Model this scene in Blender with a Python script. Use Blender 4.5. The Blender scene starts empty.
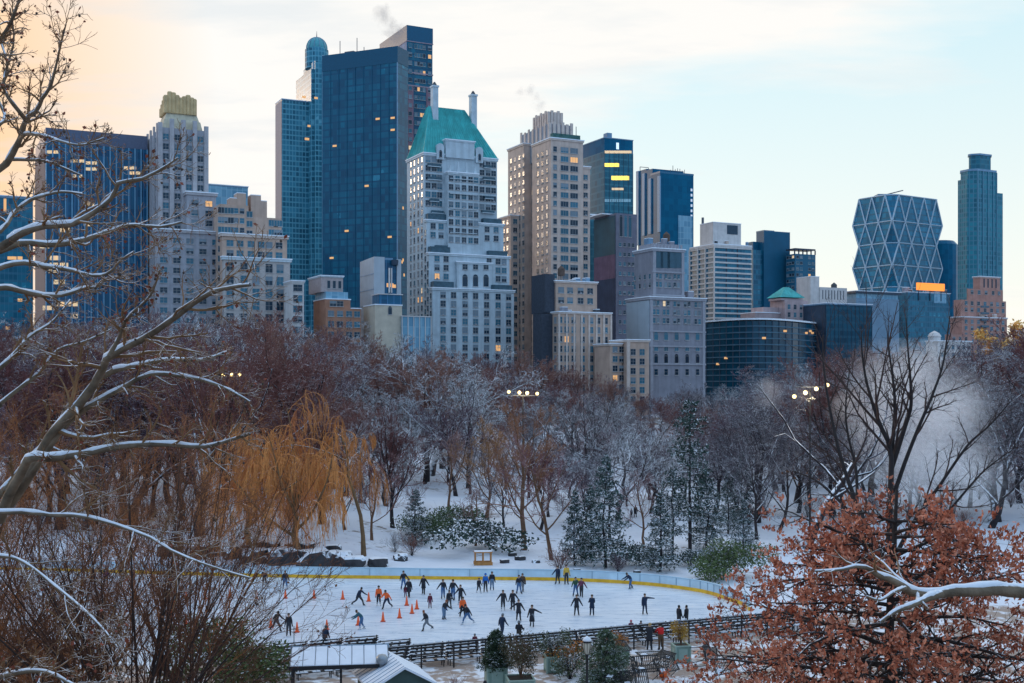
import bpy, bmesh, math, random
import numpy as np
from mathutils import Vector, Matrix
SC = bpy.context.scene
COL = SC.collection
R = math.radians
rnd = random.Random(7)
F, H, YH, XC = 1200.0, 19.5, 385.0, 512.0        # focal length in pixels, eye height, horizon row, centre column

def smooth(a, b, x):
    t = np.clip((x - a) / (b - a), 0, 1)
    return t * t * (3 - 2 * t)

def ground(x, y):
    """terrain height: camera hill, flat rink bowl, park rising to the avenue"""
    x = np.asarray(x, float); y = np.asarray(y, float)
    hill = np.clip(17.3 - 0.28 * np.clip(y, -40, 200), 0, 17.3) * (1 - smooth(50, 66, y) * .9)
    hill = np.where(y > 62, np.maximum(0, hill * (1 - smooth(60, 66, y))), hill)
    park = 5.2 * smooth(128, 330, y) + 3.3 * smooth(250, 400, y)
    lumps = smooth(128, 150, y) * (0.35 * np.sin(x * .11 + 1.3) * np.sin(y * .07) + 0.22 * np.sin(x * .27 + y * .19))
    leftbank = 1.6 * smooth(124, 136, y) * smooth(-8, -20, x) * (1 - smooth(170, 220, y))
    rbank = .9 * smooth(124, 138, y) * smooth(10, 26, x) * (1 - smooth(170, 230, y))
    return hill + park + lumps + leftbank + rbank
def gz(x, y): return float(ground(x, y))

def at(px, py, d):
    return Vector(((px - XC) * d / F, d, H - (py - YH) * d / F))
def on_ground(px, py, dmax=420):
    """world point on the terrain seen at a pixel"""
    d = 66.0
    while d < dmax:
        p = at(px, py, d)
        if p.z <= gz(p.x, p.y): break
        d += .25
    p = at(px, py, d); p.z = gz(p.x, p.y)
    return p

# ------------------------------------------------------------------ materials
MATS = {}
SNOWC = (.80, .83, .88)
def nodes_of(name):
    m = bpy.data.materials.new(name); m.use_nodes = True
    nt = m.node_tree
    return m, nt, nt.nodes['Principled BSDF']
def math_node(nt, op, a, b=None, c=None):
    n = nt.nodes.new('ShaderNodeMath'); n.operation = op
    for i, v in enumerate((a, b, c)):
        if v is None: continue
        if isinstance(v, (int, float)): n.inputs[i].default_value = v
        else: nt.links.new(v, n.inputs[i])
    return n.outputs[0]
def mix_col(nt, fac, a, b):
    n = nt.nodes.new('ShaderNodeMix'); n.data_type = 'RGBA'
    for s, v in ((0, fac), (6, a), (7, b)):
        if isinstance(v, tuple): n.inputs[s].default_value = v if len(v) == 4 else (*v, 1)
        elif isinstance(v, (int, float)): n.inputs[s].default_value = v
        else: nt.links.new(v, n.inputs[s])
    return n.outputs[2]
def noise(nt, vec, scale, detail=3, rough=.55):
    n = nt.nodes.new('ShaderNodeTexNoise'); n.inputs['Scale'].default_value = scale
    n.inputs['Detail'].default_value = detail; n.inputs['Roughness'].default_value = rough
    if vec is not None: nt.links.new(vec, n.inputs['Vector'])
    return n.outputs['Fac']
def ramp(nt, fac, lo, hi):
    n = nt.nodes.new('ShaderNodeMapRange'); n.inputs[1].default_value = lo; n.inputs[2].default_value = hi
    nt.links.new(fac, n.inputs[0]); return n.outputs[0]
def scl(c, k): return tuple(min(1, v * k) for v in c)

def mat(name, col, rough=.8, var=.18, scale=1.2, snow=0.0, snow_scale=2.0, metal=0.0, spec=.3, streak=0.0, bump=0.0, perobj=0.0):
    """plain surface with mottling; snow>0 lets snow lie on what faces up"""
    if name in MATS: return MATS[name]
    m, nt, bs = nodes_of(name)
    tc = nt.nodes.new('ShaderNodeTexCoord'); oc = tc.outputs['Object']
    f = noise(nt, oc, scale, 4)
    c = mix_col(nt, ramp(nt, f, .3, .7), scl(col, 1 - var), scl(col, 1 + var))
    if streak:
        mp = nt.nodes.new('ShaderNodeMapping'); mp.inputs['Scale'].default_value = (1, 1, .06)
        nt.links.new(oc, mp.inputs['Vector'])
        s = noise(nt, mp.outputs[0], .9, 4)
        c = mix_col(nt, math_node(nt, 'MULTIPLY', ramp(nt, s, .45, .75), streak), c, scl(col, .45))
    if perobj:
        oi = nt.nodes.new('ShaderNodeObjectInfo')
        hs = nt.nodes.new('ShaderNodeHueSaturation')
        nt.links.new(c, hs.inputs['Color'])
        nt.links.new(math_node(nt, 'MULTIPLY_ADD', oi.outputs['Random'], perobj * 2, 1 - perobj), hs.inputs['Value'])
        nt.links.new(math_node(nt, 'MULTIPLY_ADD', oi.outputs['Random'], .03, .485), hs.inputs['Hue'])
        c = hs.outputs['Color']
    if snow:
        g = nt.nodes.new('ShaderNodeNewGeometry')
        sx = nt.nodes.new('ShaderNodeSeparateXYZ'); nt.links.new(g.outputs['Normal'], sx.inputs[0])
        n2 = noise(nt, oc, snow_scale, 3)
        a = math_node(nt, 'MULTIPLY_ADD', n2, .9, -.45)
        a = math_node(nt, 'ADD', a, sx.outputs['Z'])
        a = ramp(nt, a, 1.02 - snow, 1.22 - snow)
        c = mix_col(nt, a, c, SNOWC)
        nt.links.new(math_node(nt, 'MULTIPLY_ADD', a, .8 - rough, rough), bs.inputs['Roughness'])
    else:
        bs.inputs['Roughness'].default_value = rough
    nt.links.new(c, bs.inputs['Base Color'])
    bs.inputs['Metallic'].default_value = metal
    bs.inputs['Specular IOR Level'].default_value = spec
    if bump:
        b = nt.nodes.new('ShaderNodeBump'); b.inputs['Strength'].default_value = bump; b.inputs['Distance'].default_value = .1
        nt.links.new(noise(nt, oc, scale * 4, 4), b.inputs['Height']); nt.links.new(b.outputs[0], bs.inputs['Normal'])
    MATS[name] = m
    return m

def glass(name, col, rough=.15, spec=.32, var=.45):
    if name in MATS: return MATS[name]
    m, nt, bs = nodes_of(name)
    oi = nt.nodes.new('ShaderNodeObjectInfo')
    tc = nt.nodes.new('ShaderNodeTexCoord')
    f = noise(nt, tc.outputs['Object'], .35, 2)
    a = math_node(nt, 'MULTIPLY_ADD', oi.outputs['Random'], .6, 0)
    a = math_node(nt, 'MULTIPLY_ADD', f, .5, a)
    nt.links.new(mix_col(nt, a, scl(col, 1 - var), scl(col, 1 + var)), bs.inputs['Base Color'])
    bs.inputs['Roughness'].default_value = rough; bs.inputs['Specular IOR Level'].default_value = spec
    MATS[name] = m; return m

def glow(name, col, strength):
    if name in MATS: return MATS[name]
    m, nt, bs = nodes_of(name)
    bs.inputs['Base Color'].default_value = (*scl(col, .5), 1)
    bs.inputs['Emission Color'].default_value = (*col, 1); bs.inputs['Emission Strength'].default_value = strength
    MATS[name] = m; return m

def curtain(name, dark, mid, light, bay=1.6, floor=3.6, mull=.08, span=.28, spanc=None, mullc=None, spec=.3, bright=.5):
    """curtain wall: floor bands, panes that differ from cell to cell, thin mullions (local metres)"""
    if name in MATS: return MATS[name]
    m, nt, bs = nodes_of(name)
    tc = nt.nodes.new('ShaderNodeTexCoord')
    sp = nt.nodes.new('ShaderNodeSeparateXYZ'); nt.links.new(tc.outputs['Object'], sp.inputs[0])
    sn = nt.nodes.new('ShaderNodeSeparateXYZ'); nt.links.new(tc.outputs['Normal'], sn.inputs[0])
    side = math_node(nt, 'GREATER_THAN', math_node(nt, 'ABSOLUTE', sn.outputs['X']), .7)
    dif = math_node(nt, 'SUBTRACT', sp.outputs['Y'], sp.outputs['X'])
    h = math_node(nt, 'MULTIPLY_ADD', side, dif, sp.outputs['X'])
    u = math_node(nt, 'DIVIDE', h, bay); v = math_node(nt, 'DIVIDE', sp.outputs['Z'], floor)
    fu = math_node(nt, 'FRACT', u); fv = math_node(nt, 'FRACT', v)
    cb = nt.nodes.new('ShaderNodeCombineXYZ')
    nt.links.new(math_node(nt, 'FLOOR', u), cb.inputs[0]); nt.links.new(math_node(nt, 'FLOOR', v), cb.inputs[1]); nt.links.new(side, cb.inputs[2])
    wn = nt.nodes.new('ShaderNodeTexWhiteNoise'); nt.links.new(cb.outputs[0], wn.inputs['Vector'])
    big = noise(nt, tc.outputs['Object'], .045, 3)                      # wide colour patches standing in for uneven reflections
    k = math_node(nt, 'MULTIPLY_ADD', wn.outputs['Value'], .55, math_node(nt, 'MULTIPLY_ADD', big, 1.1, -.45))
    c = mix_col(nt, ramp(nt, k, .05, .75), dark, mid)
    c = mix_col(nt, math_node(nt, 'MULTIPLY', math_node(nt, 'GREATER_THAN', k, .78), bright), c, light)
    c = mix_col(nt, math_node(nt, 'LESS_THAN', fv, span), c, spanc or scl(dark, 1.3))
    c = mix_col(nt, math_node(nt, 'LESS_THAN', fu, mull), c, mullc or scl(mid, 1.5))
    nt.links.new(c, bs.inputs['Base Color'])
    bs.inputs['Roughness'].default_value = .28; bs.inputs['Specular IOR Level'].default_value = spec
    MATS[name] = m; return m

# ------------------------------------------------------------------ mesh building
class MB:
    def __init__(s): s.v = []; s.f = []; s.mi = []; s.mats = []
    def m(s, material):
        if material not in s.mats: s.mats.append(material)
        return s.mats.index(material)
    def add(s, vs, fs, material):
        b = len(s.v); s.v += [tuple(v) for v in vs]; i = s.m(material)
        for f in fs: s.f.append(tuple(b + k for k in f)); s.mi.append(i)
    def box(s, x0, x1, y0, y1, z0, z1, material, M=None, taper=0):
        t = taper
        vs = [(x0, y0, z0), (x1, y0, z0), (x1, y1, z0), (x0, y1, z0), (x0 + t, y0 + t, z1), (x1 - t, y0 + t, z1), (x1 - t, y1 - t, z1), (x0 + t, y1 - t, z1)]
        if M is not None: vs = [M @ Vector(v) for v in vs]
        s.add(vs, [(0, 3, 2, 1), (4, 5, 6, 7), (0, 1, 5, 4), (1, 2, 6, 5), (2, 3, 7, 6), (3, 0, 4, 7)], material)
    def prism(s, poly, z0, z1, material, top=None):
        n = len(poly); top = top or poly
        vs = [(x, y, z0) for x, y in poly] + [(x, y, z1) for x, y in top]
        s.add(vs, [tuple(range(n))[::-1], tuple(range(n, 2 * n))] + [(i, (i + 1) % n, n + (i + 1) % n, n + i) for i in range(n)], material)
    def tube(s, pts, r, material, k=8, caps=True):
        pts = [Vector(p) for p in pts]; n = len(pts)
        if not hasattr(r, '__len__'): r = [r] * n
        vs = []
        for i, p in enumerate(pts):
            t = (pts[min(i + 1, n - 1)] - pts[max(i - 1, 0)]).normalized()
            a = t.cross(Vector((0, 0, 1)) if abs(t.z) < .9 else Vector((1, 0, 0))).normalized(); b = t.cross(a)
            for j in range(k):
                an = 2 * math.pi * j / k
                vs.append(p + (a * math.cos(an) + b * math.sin(an)) * r[i])
        fs = [(i * k + j, i * k + (j + 1) % k, (i + 1) * k + (j + 1) % k, (i + 1) * k + j) for i in range(n - 1) for j in range(k)]
        if caps: fs += [tuple(range(k))[::-1], tuple(range((n - 1) * k, n * k))]
        s.add(vs, fs, material)
    def lathe(s, prof, material, c=(0, 0, 0), k=12, sx=1, sy=1):
        vs = []
        for r, z in prof:
            for j in range(k):
                an = 2 * math.pi * j / k
                vs.append((c[0] + r * math.cos(an) * sx, c[1] + r * math.sin(an) * sy, c[2] + z))
        n = len(prof)
        fs = [(i * k + j, i * k + (j + 1) % k, (i + 1) * k + (j + 1) % k, (i + 1) * k + j) for i in range(n - 1) for j in range(k)]
        fs += [tuple(range(k))[::-1], tuple(range((n - 1) * k, n * k))]
        s.add(vs, fs, material)
    def ball(s, c, r, material, k=10, sz=1.0):
        s.lathe([(max(.001, r * math.sin(math.pi * i / k)), -r * sz * math.cos(math.pi * i / k)) for i in range(k + 1)], material, c, k)
    def mesh(s, name, smooth=False):
        me = bpy.data.meshes.new(name); me.from_pydata(s.v, [], s.f)
        for x in s.mats: me.materials.append(x)
        me.polygons.foreach_set('material_index', s.mi)
        if smooth: me.polygons.foreach_set('use_smooth', [True] * len(s.f))
        me.update(); return me
    def build(s, name, parent=None, smooth=False):
        return link(name, s.mesh(name, smooth), parent)

def link(name, me, parent=None, loc=None, rz=0.0, scale=None):
    o = bpy.data.objects.new(name, me); COL.objects.link(o)
    if parent is not None: o.parent = parent
    if loc is not None: o.location = loc
    if rz: o.rotation_euler.z = rz
    if scale is not None: o.scale = (scale,) * 3 if not hasattr(scale, '__len__') else scale
    return o
def tag(o, label, cat, group=None):
    o['label'] = label; o['category'] = cat
    if group: o['group'] = group
    return o
def thing(name, label, cat, loc=(0, 0, 0), rz=0.0, group=None):
    o = link(name, None, None, loc, rz); o.empty_display_size = .2
    return tag(o, label, cat, group)
def copy_tree(o, label=None, parent=None, loc=None, rz=None, scale=None):
    c = o.copy(); COL.objects.link(c)
    if parent is not None: c.parent = parent
    if label: c['label'] = label
    if loc is not None: c.location = loc
    if rz is not None: c.rotation_euler.z = rz
    if scale is not None: c.scale = (scale,) * 3 if not hasattr(scale, '__len__') else scale
    for ch in [x for x in KIDS.get(o.name, [])]: copy_tree(ch, None, c)
    return c
KIDS = {}
def kids_index():
    KIDS.clear()
    for o in bpy.data.objects:
        if o.parent: KIDS.setdefault(o.parent.name, []).append(o)

# ------------------------------------------------------------------ vectorised branches
def tube_arrays(P, Rr, k):
    P = np.asarray(P, float); N, n, _ = P.shape
    t = np.gradient(P, axis=1); t /= np.linalg.norm(t, axis=2, keepdims=True) + 1e-9
    av = t.mean(1); ref = np.where(np.abs(av[:, 2:3]) < .85, np.array([[0, 0, 1.]]), np.array([[1., 0, 0]]))
    a = np.cross(t, ref[:, None, :]); a /= np.linalg.norm(a, axis=2, keepdims=True) + 1e-9
    b = np.cross(t, a)
    an = np.arange(k) * 2 * math.pi / k
    V = P[:, :, None, :] + Rr[:, :, None, None] * (a[:, :, None, :] * np.cos(an)[None, None, :, None] + b[:, :, None, :] * np.sin(an)[None, None, :, None])
    V = V.reshape(-1, 3)
    base = (np.arange(N) * n * k)[:, None, None]
    i = np.arange(n - 1)[None, :, None] * k; j = np.arange(k)[None, None, :]; j2 = (j + 1) % k
    Q = np.stack([base + i + j, base + i + j2, base + i + k + j2, base + i + k + j], -1).reshape(-1, 4)
    return V, Q
def quads_mesh(name, chunks, mats, smooth=True):
    """chunks: (verts, quads, material index)"""
    vs, qs, ms, off = [], [], [], 0
    for V, Q, mi in chunks:
        if len(V) == 0: continue
        vs.append(V); qs.append(Q + off); ms.append(np.full(len(Q), mi)); off += len(V)
    V = np.concatenate(vs).astype(np.float32); Q = np.concatenate(qs).astype(np.int32); M = np.concatenate(ms).astype(np.int32)
    me = bpy.data.meshes.new(name)
    me.vertices.add(len(V)); me.vertices.foreach_set('co', V.ravel())
    me.loops.add(Q.size); me.loops.foreach_set('vertex_index', Q.ravel())
    me.polygons.add(len(Q)); me.polygons.foreach_set('loop_start', np.arange(len(Q), dtype=np.int32) * 4)
    for m in mats: me.materials.append(m)
    me.polygons.foreach_set('material_index', M)
    if smooth: me.polygons.foreach_set('use_smooth', np.ones(len(Q), bool))
    me.update(calc_edges=True); return me
def arclen(P): return np.linalg.norm(np.diff(P, axis=1), axis=2).sum(1)
def grow(P, Rr, c, t0, t1, ratio, ang, up, curl, n, rg, droop=0.0, taper=.3, rk=.65, end=.55, angv=.25, rmin=.006):
    N, m, _ = P.shape
    t = t0 + (t1 - t0) * (np.arange(c)[None, :] + rg.random((N, c))) / c
    s = t * (m - 1); i = np.minimum(s.astype(int), m - 2); f = (s - i)[..., None]
    ar = np.arange(N)[:, None]
    A, B = P[ar, i], P[ar, i + 1]
    p = A * (1 - f) + B * f
    d0 = B - A; d0 /= np.linalg.norm(d0, axis=2, keepdims=True) + 1e-9
    r = Rr[ar, i] * (1 - f[..., 0]) + Rr[ar, i + 1] * f[..., 0]
    L = arclen(P)[:, None] * ratio * (1 - (1 - end) * (t - t0) / max(1e-6, t1 - t0)) * rg.uniform(.65, 1.3, (N, c))
    az = (np.arange(c)[None, :] * 2.4 + rg.random((N, 1)) * 6.28 + rg.normal(0, .4, (N, c)))
    ref = np.where(np.abs(d0[..., 2:3]) < .9, np.array([0, 0, 1.]), np.array([1., 0, 0]))
    a = np.cross(d0, ref); a /= np.linalg.norm(a, axis=2, keepdims=True) + 1e-9
    b = np.cross(d0, a)
    pr = a * np.cos(az)[..., None] + b * np.sin(az)[..., None]
    an = (ang + rg.normal(0, angv, (N, c)))[..., None]
    d = d0 * np.cos(an) + pr * np.sin(an)
    M = N * c
    p = p.reshape(M, 3); d = d.reshape(M, 3); L = L.reshape(M); r = r.reshape(M)
    out = np.empty((M, n, 3)); out[:, 0] = p
    for q in range(1, n):
        d = d + np.array([0, 0, up / (n - 1)]) + rg.normal(0, curl, (M, 3))
        if droop: d = d - np.array([0, 0, droop * q / (n - 1)])
        d /= np.linalg.norm(d, axis=1, keepdims=True) + 1e-9
        out[:, q] = out[:, q - 1] + d * (L / (n - 1))[:, None]
    r0 = np.maximum(r * rk, rmin)
    rad = r0[:, None] * (1 - (1 - taper) * np.linspace(0, 1, n))[None, :]
    return out, np.maximum(rad, rmin * .7)
def leaf_arrays(C, size, rg, asp=.6, flat=0.0, dirs=None):
    """one four-sided leaf per centre, size per leaf"""
    N = len(C)
    a = rg.normal(0, 1, (N, 3)) if dirs is None else dirs + rg.normal(0, .35, (N, 3))
    a /= np.linalg.norm(a, axis=1, keepdims=True) + 1e-9
    z = rg.normal(0, 1, (N, 3)) + np.array([0, 0, flat])
    b = np.cross(a, z); b /= np.linalg.norm(b, axis=1, keepdims=True) + 1e-9
    s = np.asarray(size)[:, None] if hasattr(size, '__len__') else np.full((N, 1), size)
    V = np.stack([C - a * s * .5, C + b * s * asp * .5 + a * s * .05, C + a * s * .5, C - b * s * asp * .5 + a * s * .05], 1).reshape(-1, 3)
    return V, np.arange(N * 4).reshape(-1, 4)
# ================================================================== setting: ground, rink, terrace
def tagk(o, kind): o['kind'] = kind; return o
def ground_material():
    m, nt, bs = nodes_of('snowy_ground')
    tc = nt.nodes.new('ShaderNodeTexCoord'); oc = tc.outputs['Object']
    a = noise(nt, oc, .09, 5, .6); b = noise(nt, oc, .9, 4, .65)
    k = math_node(nt, 'MULTIPLY_ADD', b, .55, math_node(nt, 'MULTIPLY', a, .8))
    snow = mix_col(nt, noise(nt, oc, .25, 4), (.58, .64, .74), (.80, .83, .89))
    litter = mix_col(nt, noise(nt, oc, 3.0, 4), (.075, .055, .045), (.17, .12, .09))  # leaf litter, its patches also standing in for shadows on the snow
    sp = nt.nodes.new('ShaderNodeSeparateXYZ'); nt.links.new(oc, sp.inputs[0])
    near = ramp(nt, sp.outputs['Y'], 74, 60)                  # the wooded hill under the camera shows more litter
    far = ramp(nt, sp.outputs['Y'], 260, 360)
    lim = math_node(nt, 'MULTIPLY_ADD', math_node(nt, 'MAXIMUM', near, far), -.22, .80)
    f = ramp(nt, math_node(nt, 'SUBTRACT', k, lim), -.02, .09)
    nt.links.new(mix_col(nt, f, snow, litter), bs.inputs['Base Color'])
    bs.inputs['Roughness'].default_value = .75
    bm = nt.nodes.new('ShaderNodeBump'); bm.inputs['Strength'].default_value = .5; bm.inputs['Distance'].default_value = .15
    nt.links.new(noise(nt, oc, 1.4, 5), bm.inputs['Height']); nt.links.new(bm.outputs[0], bs.inputs['Normal'])
    return m
def grid_sheet(name, xs, ys, zf, material):
    X, Y = np.meshgrid(xs, ys); Z = zf(X, Y)
    V = np.stack([X, Y, Z], -1).reshape(-1, 3); nx = len(xs)
    i = (np.arange(len(ys) - 1)[:, None] * nx + np.arange(nx - 1)[None, :]).reshape(-1)
    Q = np.stack([i, i + 1, i + 1 + nx, i + nx], -1)
    return link(name, quads_mesh(name, [(V, Q, 0)], [material]))
xs = np.concatenate([[-645, -520, -400], np.arange(-300, 301, 4.0), [400, 520, 645]])
ys = np.concatenate([[-58, -40], np.arange(-20, 440, 3.0), [460, 520, 700, 1035]])
tagk(grid_sheet('ground', xs, ys, ground, ground_material()), 'structure')

def gp(px, py): d = F * H / (py - YH); return ((px - XC) * d / F, d)
BACK = [gp(-260, 571), gp(-120, 570.3), gp(20, 571), gp(150, 574.2), gp(270, 577.5), gp(420, 579.6), gp(560, 581.2), gp(640, 585.2), gp(690, 591), gp(714, 596), gp(728, 601), (20.3, 106.2), (20.4, 103.5)]
def smooth_line(P, sub=6):
    P = [np.array(p, float) for p in P]; out = []
    for i in range(len(P) - 1):
        p0, p1, p2, p3 = P[max(0, i - 1)], P[i], P[i + 1], P[min(len(P) - 1, i + 2)]
        for q in range(sub):
            t = q / sub
            out.append(.5 * ((2 * p1) + (p2 - p0) * t + (2 * p0 - 5 * p1 + 4 * p2 - p3) * t * t + (3 * p1 - p0 - 3 * p2 + p3) * t ** 3))
    out.append(P[-1]); return np.array(out)
BL = smooth_line(BACK)
NEARL = [(20.2, 101.0), (18.2, 98.6), (8, 94.4), (0, 91.4), (-10, 87.8), (-22, 84.0), (-60, 78)]
def rink_ice():
    m, nt, bs = nodes_of('rink_ice')
    tc = nt.nodes.new('ShaderNodeTexCoord'); oc = tc.outputs['Object']
    mp = nt.nodes.new('ShaderNodeMapping'); mp.inputs['Scale'].default_value = (.35, 1.6, 1); mp.inputs['Rotation'].default_value = (0, 0, .25)
    nt.links.new(oc, mp.inputs['Vector'])
    s = noise(nt, mp.outputs[0], 1.1, 8, .78); big = noise(nt, oc, .12, 4)
    c = mix_col(nt, ramp(nt, s, .40, .62), (.55, .64, .75), (.76, .81, .87))
    c = mix_col(nt, math_node(nt, 'MULTIPLY', ramp(nt, big, .45, .7), .5), c, (.50, .60, .73))
    nt.links.new(c, bs.inputs['Base Color'])
    nt.links.new(math_node(nt, 'MULTIPLY_ADD', s, .45, .08), bs.inputs['Roughness'])
    bs.inputs['Specular IOR Level'].default_value = .35
    mb = MB(); poly = [tuple(p) for p in BL] + NEARL + [(-80, 90)]
    mb.add([(x, y, .03) for x, y in poly], [tuple(range(len(poly)))[::-1]], m)
    o = mb.build('skating_rink_ice'); return tagk(o, 'structure')
rink_ice()
def ribbon(mb, line, off, w, z0, z1, material):
    """wall of thickness w along a polyline, shifted sideways by off"""
    L = np.array(line); t = np.gradient(L, axis=0); t /= np.linalg.norm(t, axis=1, keepdims=True)
    nrm = np.stack([-t[:, 1], t[:, 0]], 1)
    a, b = L + nrm * off, L + nrm * (off + w); n = len(L)
    vs = [(x, y, z) for z in (z0, z1) for arr in (a, b) for x, y in arr]
    fs = []
    for i in range(n - 1):
        fs += [(i, i + 1, 2 * n + i + 1, 2 * n + i), (n + i + 1, n + i, 3 * n + i, 3 * n + i + 1), (2 * n + i, 2 * n + i + 1, 3 * n + i + 1, 3 * n + i)]
    fs += [(0, 2 * n, 3 * n, n), (n - 1, 2 * n - 1, 4 * n - 1, 3 * n - 1)]
    mb.add(vs, fs, material)
brd = thing('rink_boards', 'pale blue curved rink boards with a yellow kick strip round the back of the ice', 'rink boards')
m_board = mat('board_white', (.54, .67, .74), .5, .12, .7, streak=.2); m_kick = mat('board_yellow', (.92, .45, .03), .5, .22, 1.6, streak=.25)
mb = MB(); ribbon(mb, BL, .0, .12, .36, 1.08, m_board)
for i in range(0, len(BL) - 1, 2):
    x, y = BL[i]; tx, ty = BL[i + 1] - BL[i]; tl = math.hypot(tx, ty); M_ = Matrix.Translation((x, y, 0)) @ Matrix.Rotation(math.atan2(ty, tx), 4, 'Z'); mb.box(-.03, .03, -.05, -.003, .37, 1.07, mat('board_seam', (.30, .40, .47), .6, .1), M=M_)
mb.build('board_panel', brd)
mb = MB(); ribbon(mb, BL, -.02, .16, .03, .36, m_kick); mb.build('kick_strip', brd)
mb = MB(); ribbon(mb, BL, -.05, .22, 1.08, 1.15, mat('board_cap', (.42, .58, .68), .5, .05)); mb.build('cap_rail', brd)
mb = MB()
for i in range(0, len(BL), 4):
    x, y = BL[i]; mb = MB(); mb.box(x - .04, x + .04, y + .13, y + .25, 0, 1.07, m_board); mb.build('board_post', brd)
# a white apron behind the boards, flush snow walk
mb = MB()
L = BL; t = np.gradient(L, axis=0); t /= np.linalg.norm(t, axis=1, keepdims=True); nrm = np.stack([-t[:, 1], t[:, 0]], 1)
A, B_ = L + nrm * .3, L + nrm * 2.1
z = lambda p: max(.02, gz(*p) + .03)
mb.add([(x, y, .012) for x, y in A] + [(x, y, max(.012, gz(x, y) + .02)) for x, y in B_], [(i, i + 1, len(A) + i + 1, len(A) + i) for i in range(len(A) - 1)], mat('packed_snow', (.66, .73, .79), .7, .08, .8))
tagk(mb.build('path'), 'structure')
# terrace on the near side
def terrace_mat():
    m, nt, bs = nodes_of('terrace_ground')
    tc = nt.nodes.new('ShaderNodeTexCoord'); oc = tc.outputs['Object']
    k = math_node(nt, 'MULTIPLY_ADD', noise(nt, oc, 1.3, 5, .6), .5, math_node(nt, 'MULTIPLY', noise(nt, oc, .35, 3), .6))
    c = mix_col(nt, noise(nt, oc, 2.2, 5), (.26, .19, .155), (.40, .32, .27))
    c = mix_col(nt, ramp(nt, k, .53, .60), c, (.72, .75, .81))
    nt.links.new(c, bs.inputs['Base Color']); bs.inputs['Roughness'].default_value = .8
    return m
mb = MB(); tp = [(-60, 62), (60, 62), (60, 106), (24, 106), (22.5, 101), (20.4, 101)] + NEARL
mb.add([(x, y, .016) for x, y in tp], [tuple(range(len(tp)))], terrace_mat())
tagk(mb.build('pavement'), 'structure')

# ================================================================== buildings
GB = 7.2
WCACHE = {}
m_frame = mat('window_frame', (.30, .30, .30), .6, .1); m_sill = mat('window_sill', (.42, .40, .39), .8, .1, snow=.35)
m_wd = glass('window_glass_dark', (.010, .030, .052), .1); m_wb = glass('window_glass_sky', (.03, .125, .18), .12)  # blue panes carry the sky reflection in their base colour
m_wc = glass('window_glass_blind', (.15, .20, .24), .3); m_wl = glow('window_lit', (1.0, .52, .20), .62); m_wl2 = glow('window_lit_pale', (1.0, .72, .42), .55)
m_ac = mat('air_conditioner', (.30, .31, .33), .6, .1)
GL = {'h': m_wd, 'q': m_wb, 'd': m_wd, 'b': m_wb, 'c': m_wc, 'l': m_wl, 'p': m_wl2}
def win_mb(w, h, kind, style, M=None, mb=None):
    mb = mb or MB(); g = GL[kind]; hw = w / 2; f = .09
    bx = lambda *a: mb.box(*a, M=M)
    bx(-hw, hw, -.05, .05, 0, h, g)
    if kind in 'hq' and style != 'arch': bx(-hw, hw, -.07, -.051, h * (.55 if kind == 'h' else .3), h, m_wc)
    bx(-hw - f, -hw, -.13, .05, -.0, h, m_frame); bx(hw, hw + f, -.13, .05, 0, h, m_frame)
    bx(-hw - f, hw + f, -.13, .05, h, h + f, m_frame); bx(-hw - .2, hw + .2, -.28, .05, -.2, 0, m_sill)
    if style in ('sash', 'ac'): bx(-hw, hw, -.1, -.05, h * .52, h * .52 + .08, m_frame)
    if style in ('sash', 'ac', 'pair') and w > 1.5:
        for q in ((0,) if w < 2.6 else (-w / 6, w / 6)): bx(q - .05, q + .05, -.11, -.05, 0, h, m_frame)
    if style == 'ac': bx(-.4, .4, -.42, -.1, .02, .42, m_ac)
    if style == 'arch':
        n = 8; pts = [(hw * math.cos(math.pi * i / n), h + hw * math.sin(math.pi * i / n)) for i in range(n + 1)]
        vs = [(x, -.05, z) for x, z in pts] + [(x, .05, z) for x, z in pts]
        if M is not None: vs = [M @ Vector(v) for v in vs]
        mb.add(vs, [tuple(range(n + 1)), tuple(range(2 * n + 1, n, -1))] + [(i, n + 1 + i, n + 2 + i, i + 1) for i in range(n)], g)
    return mb
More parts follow.
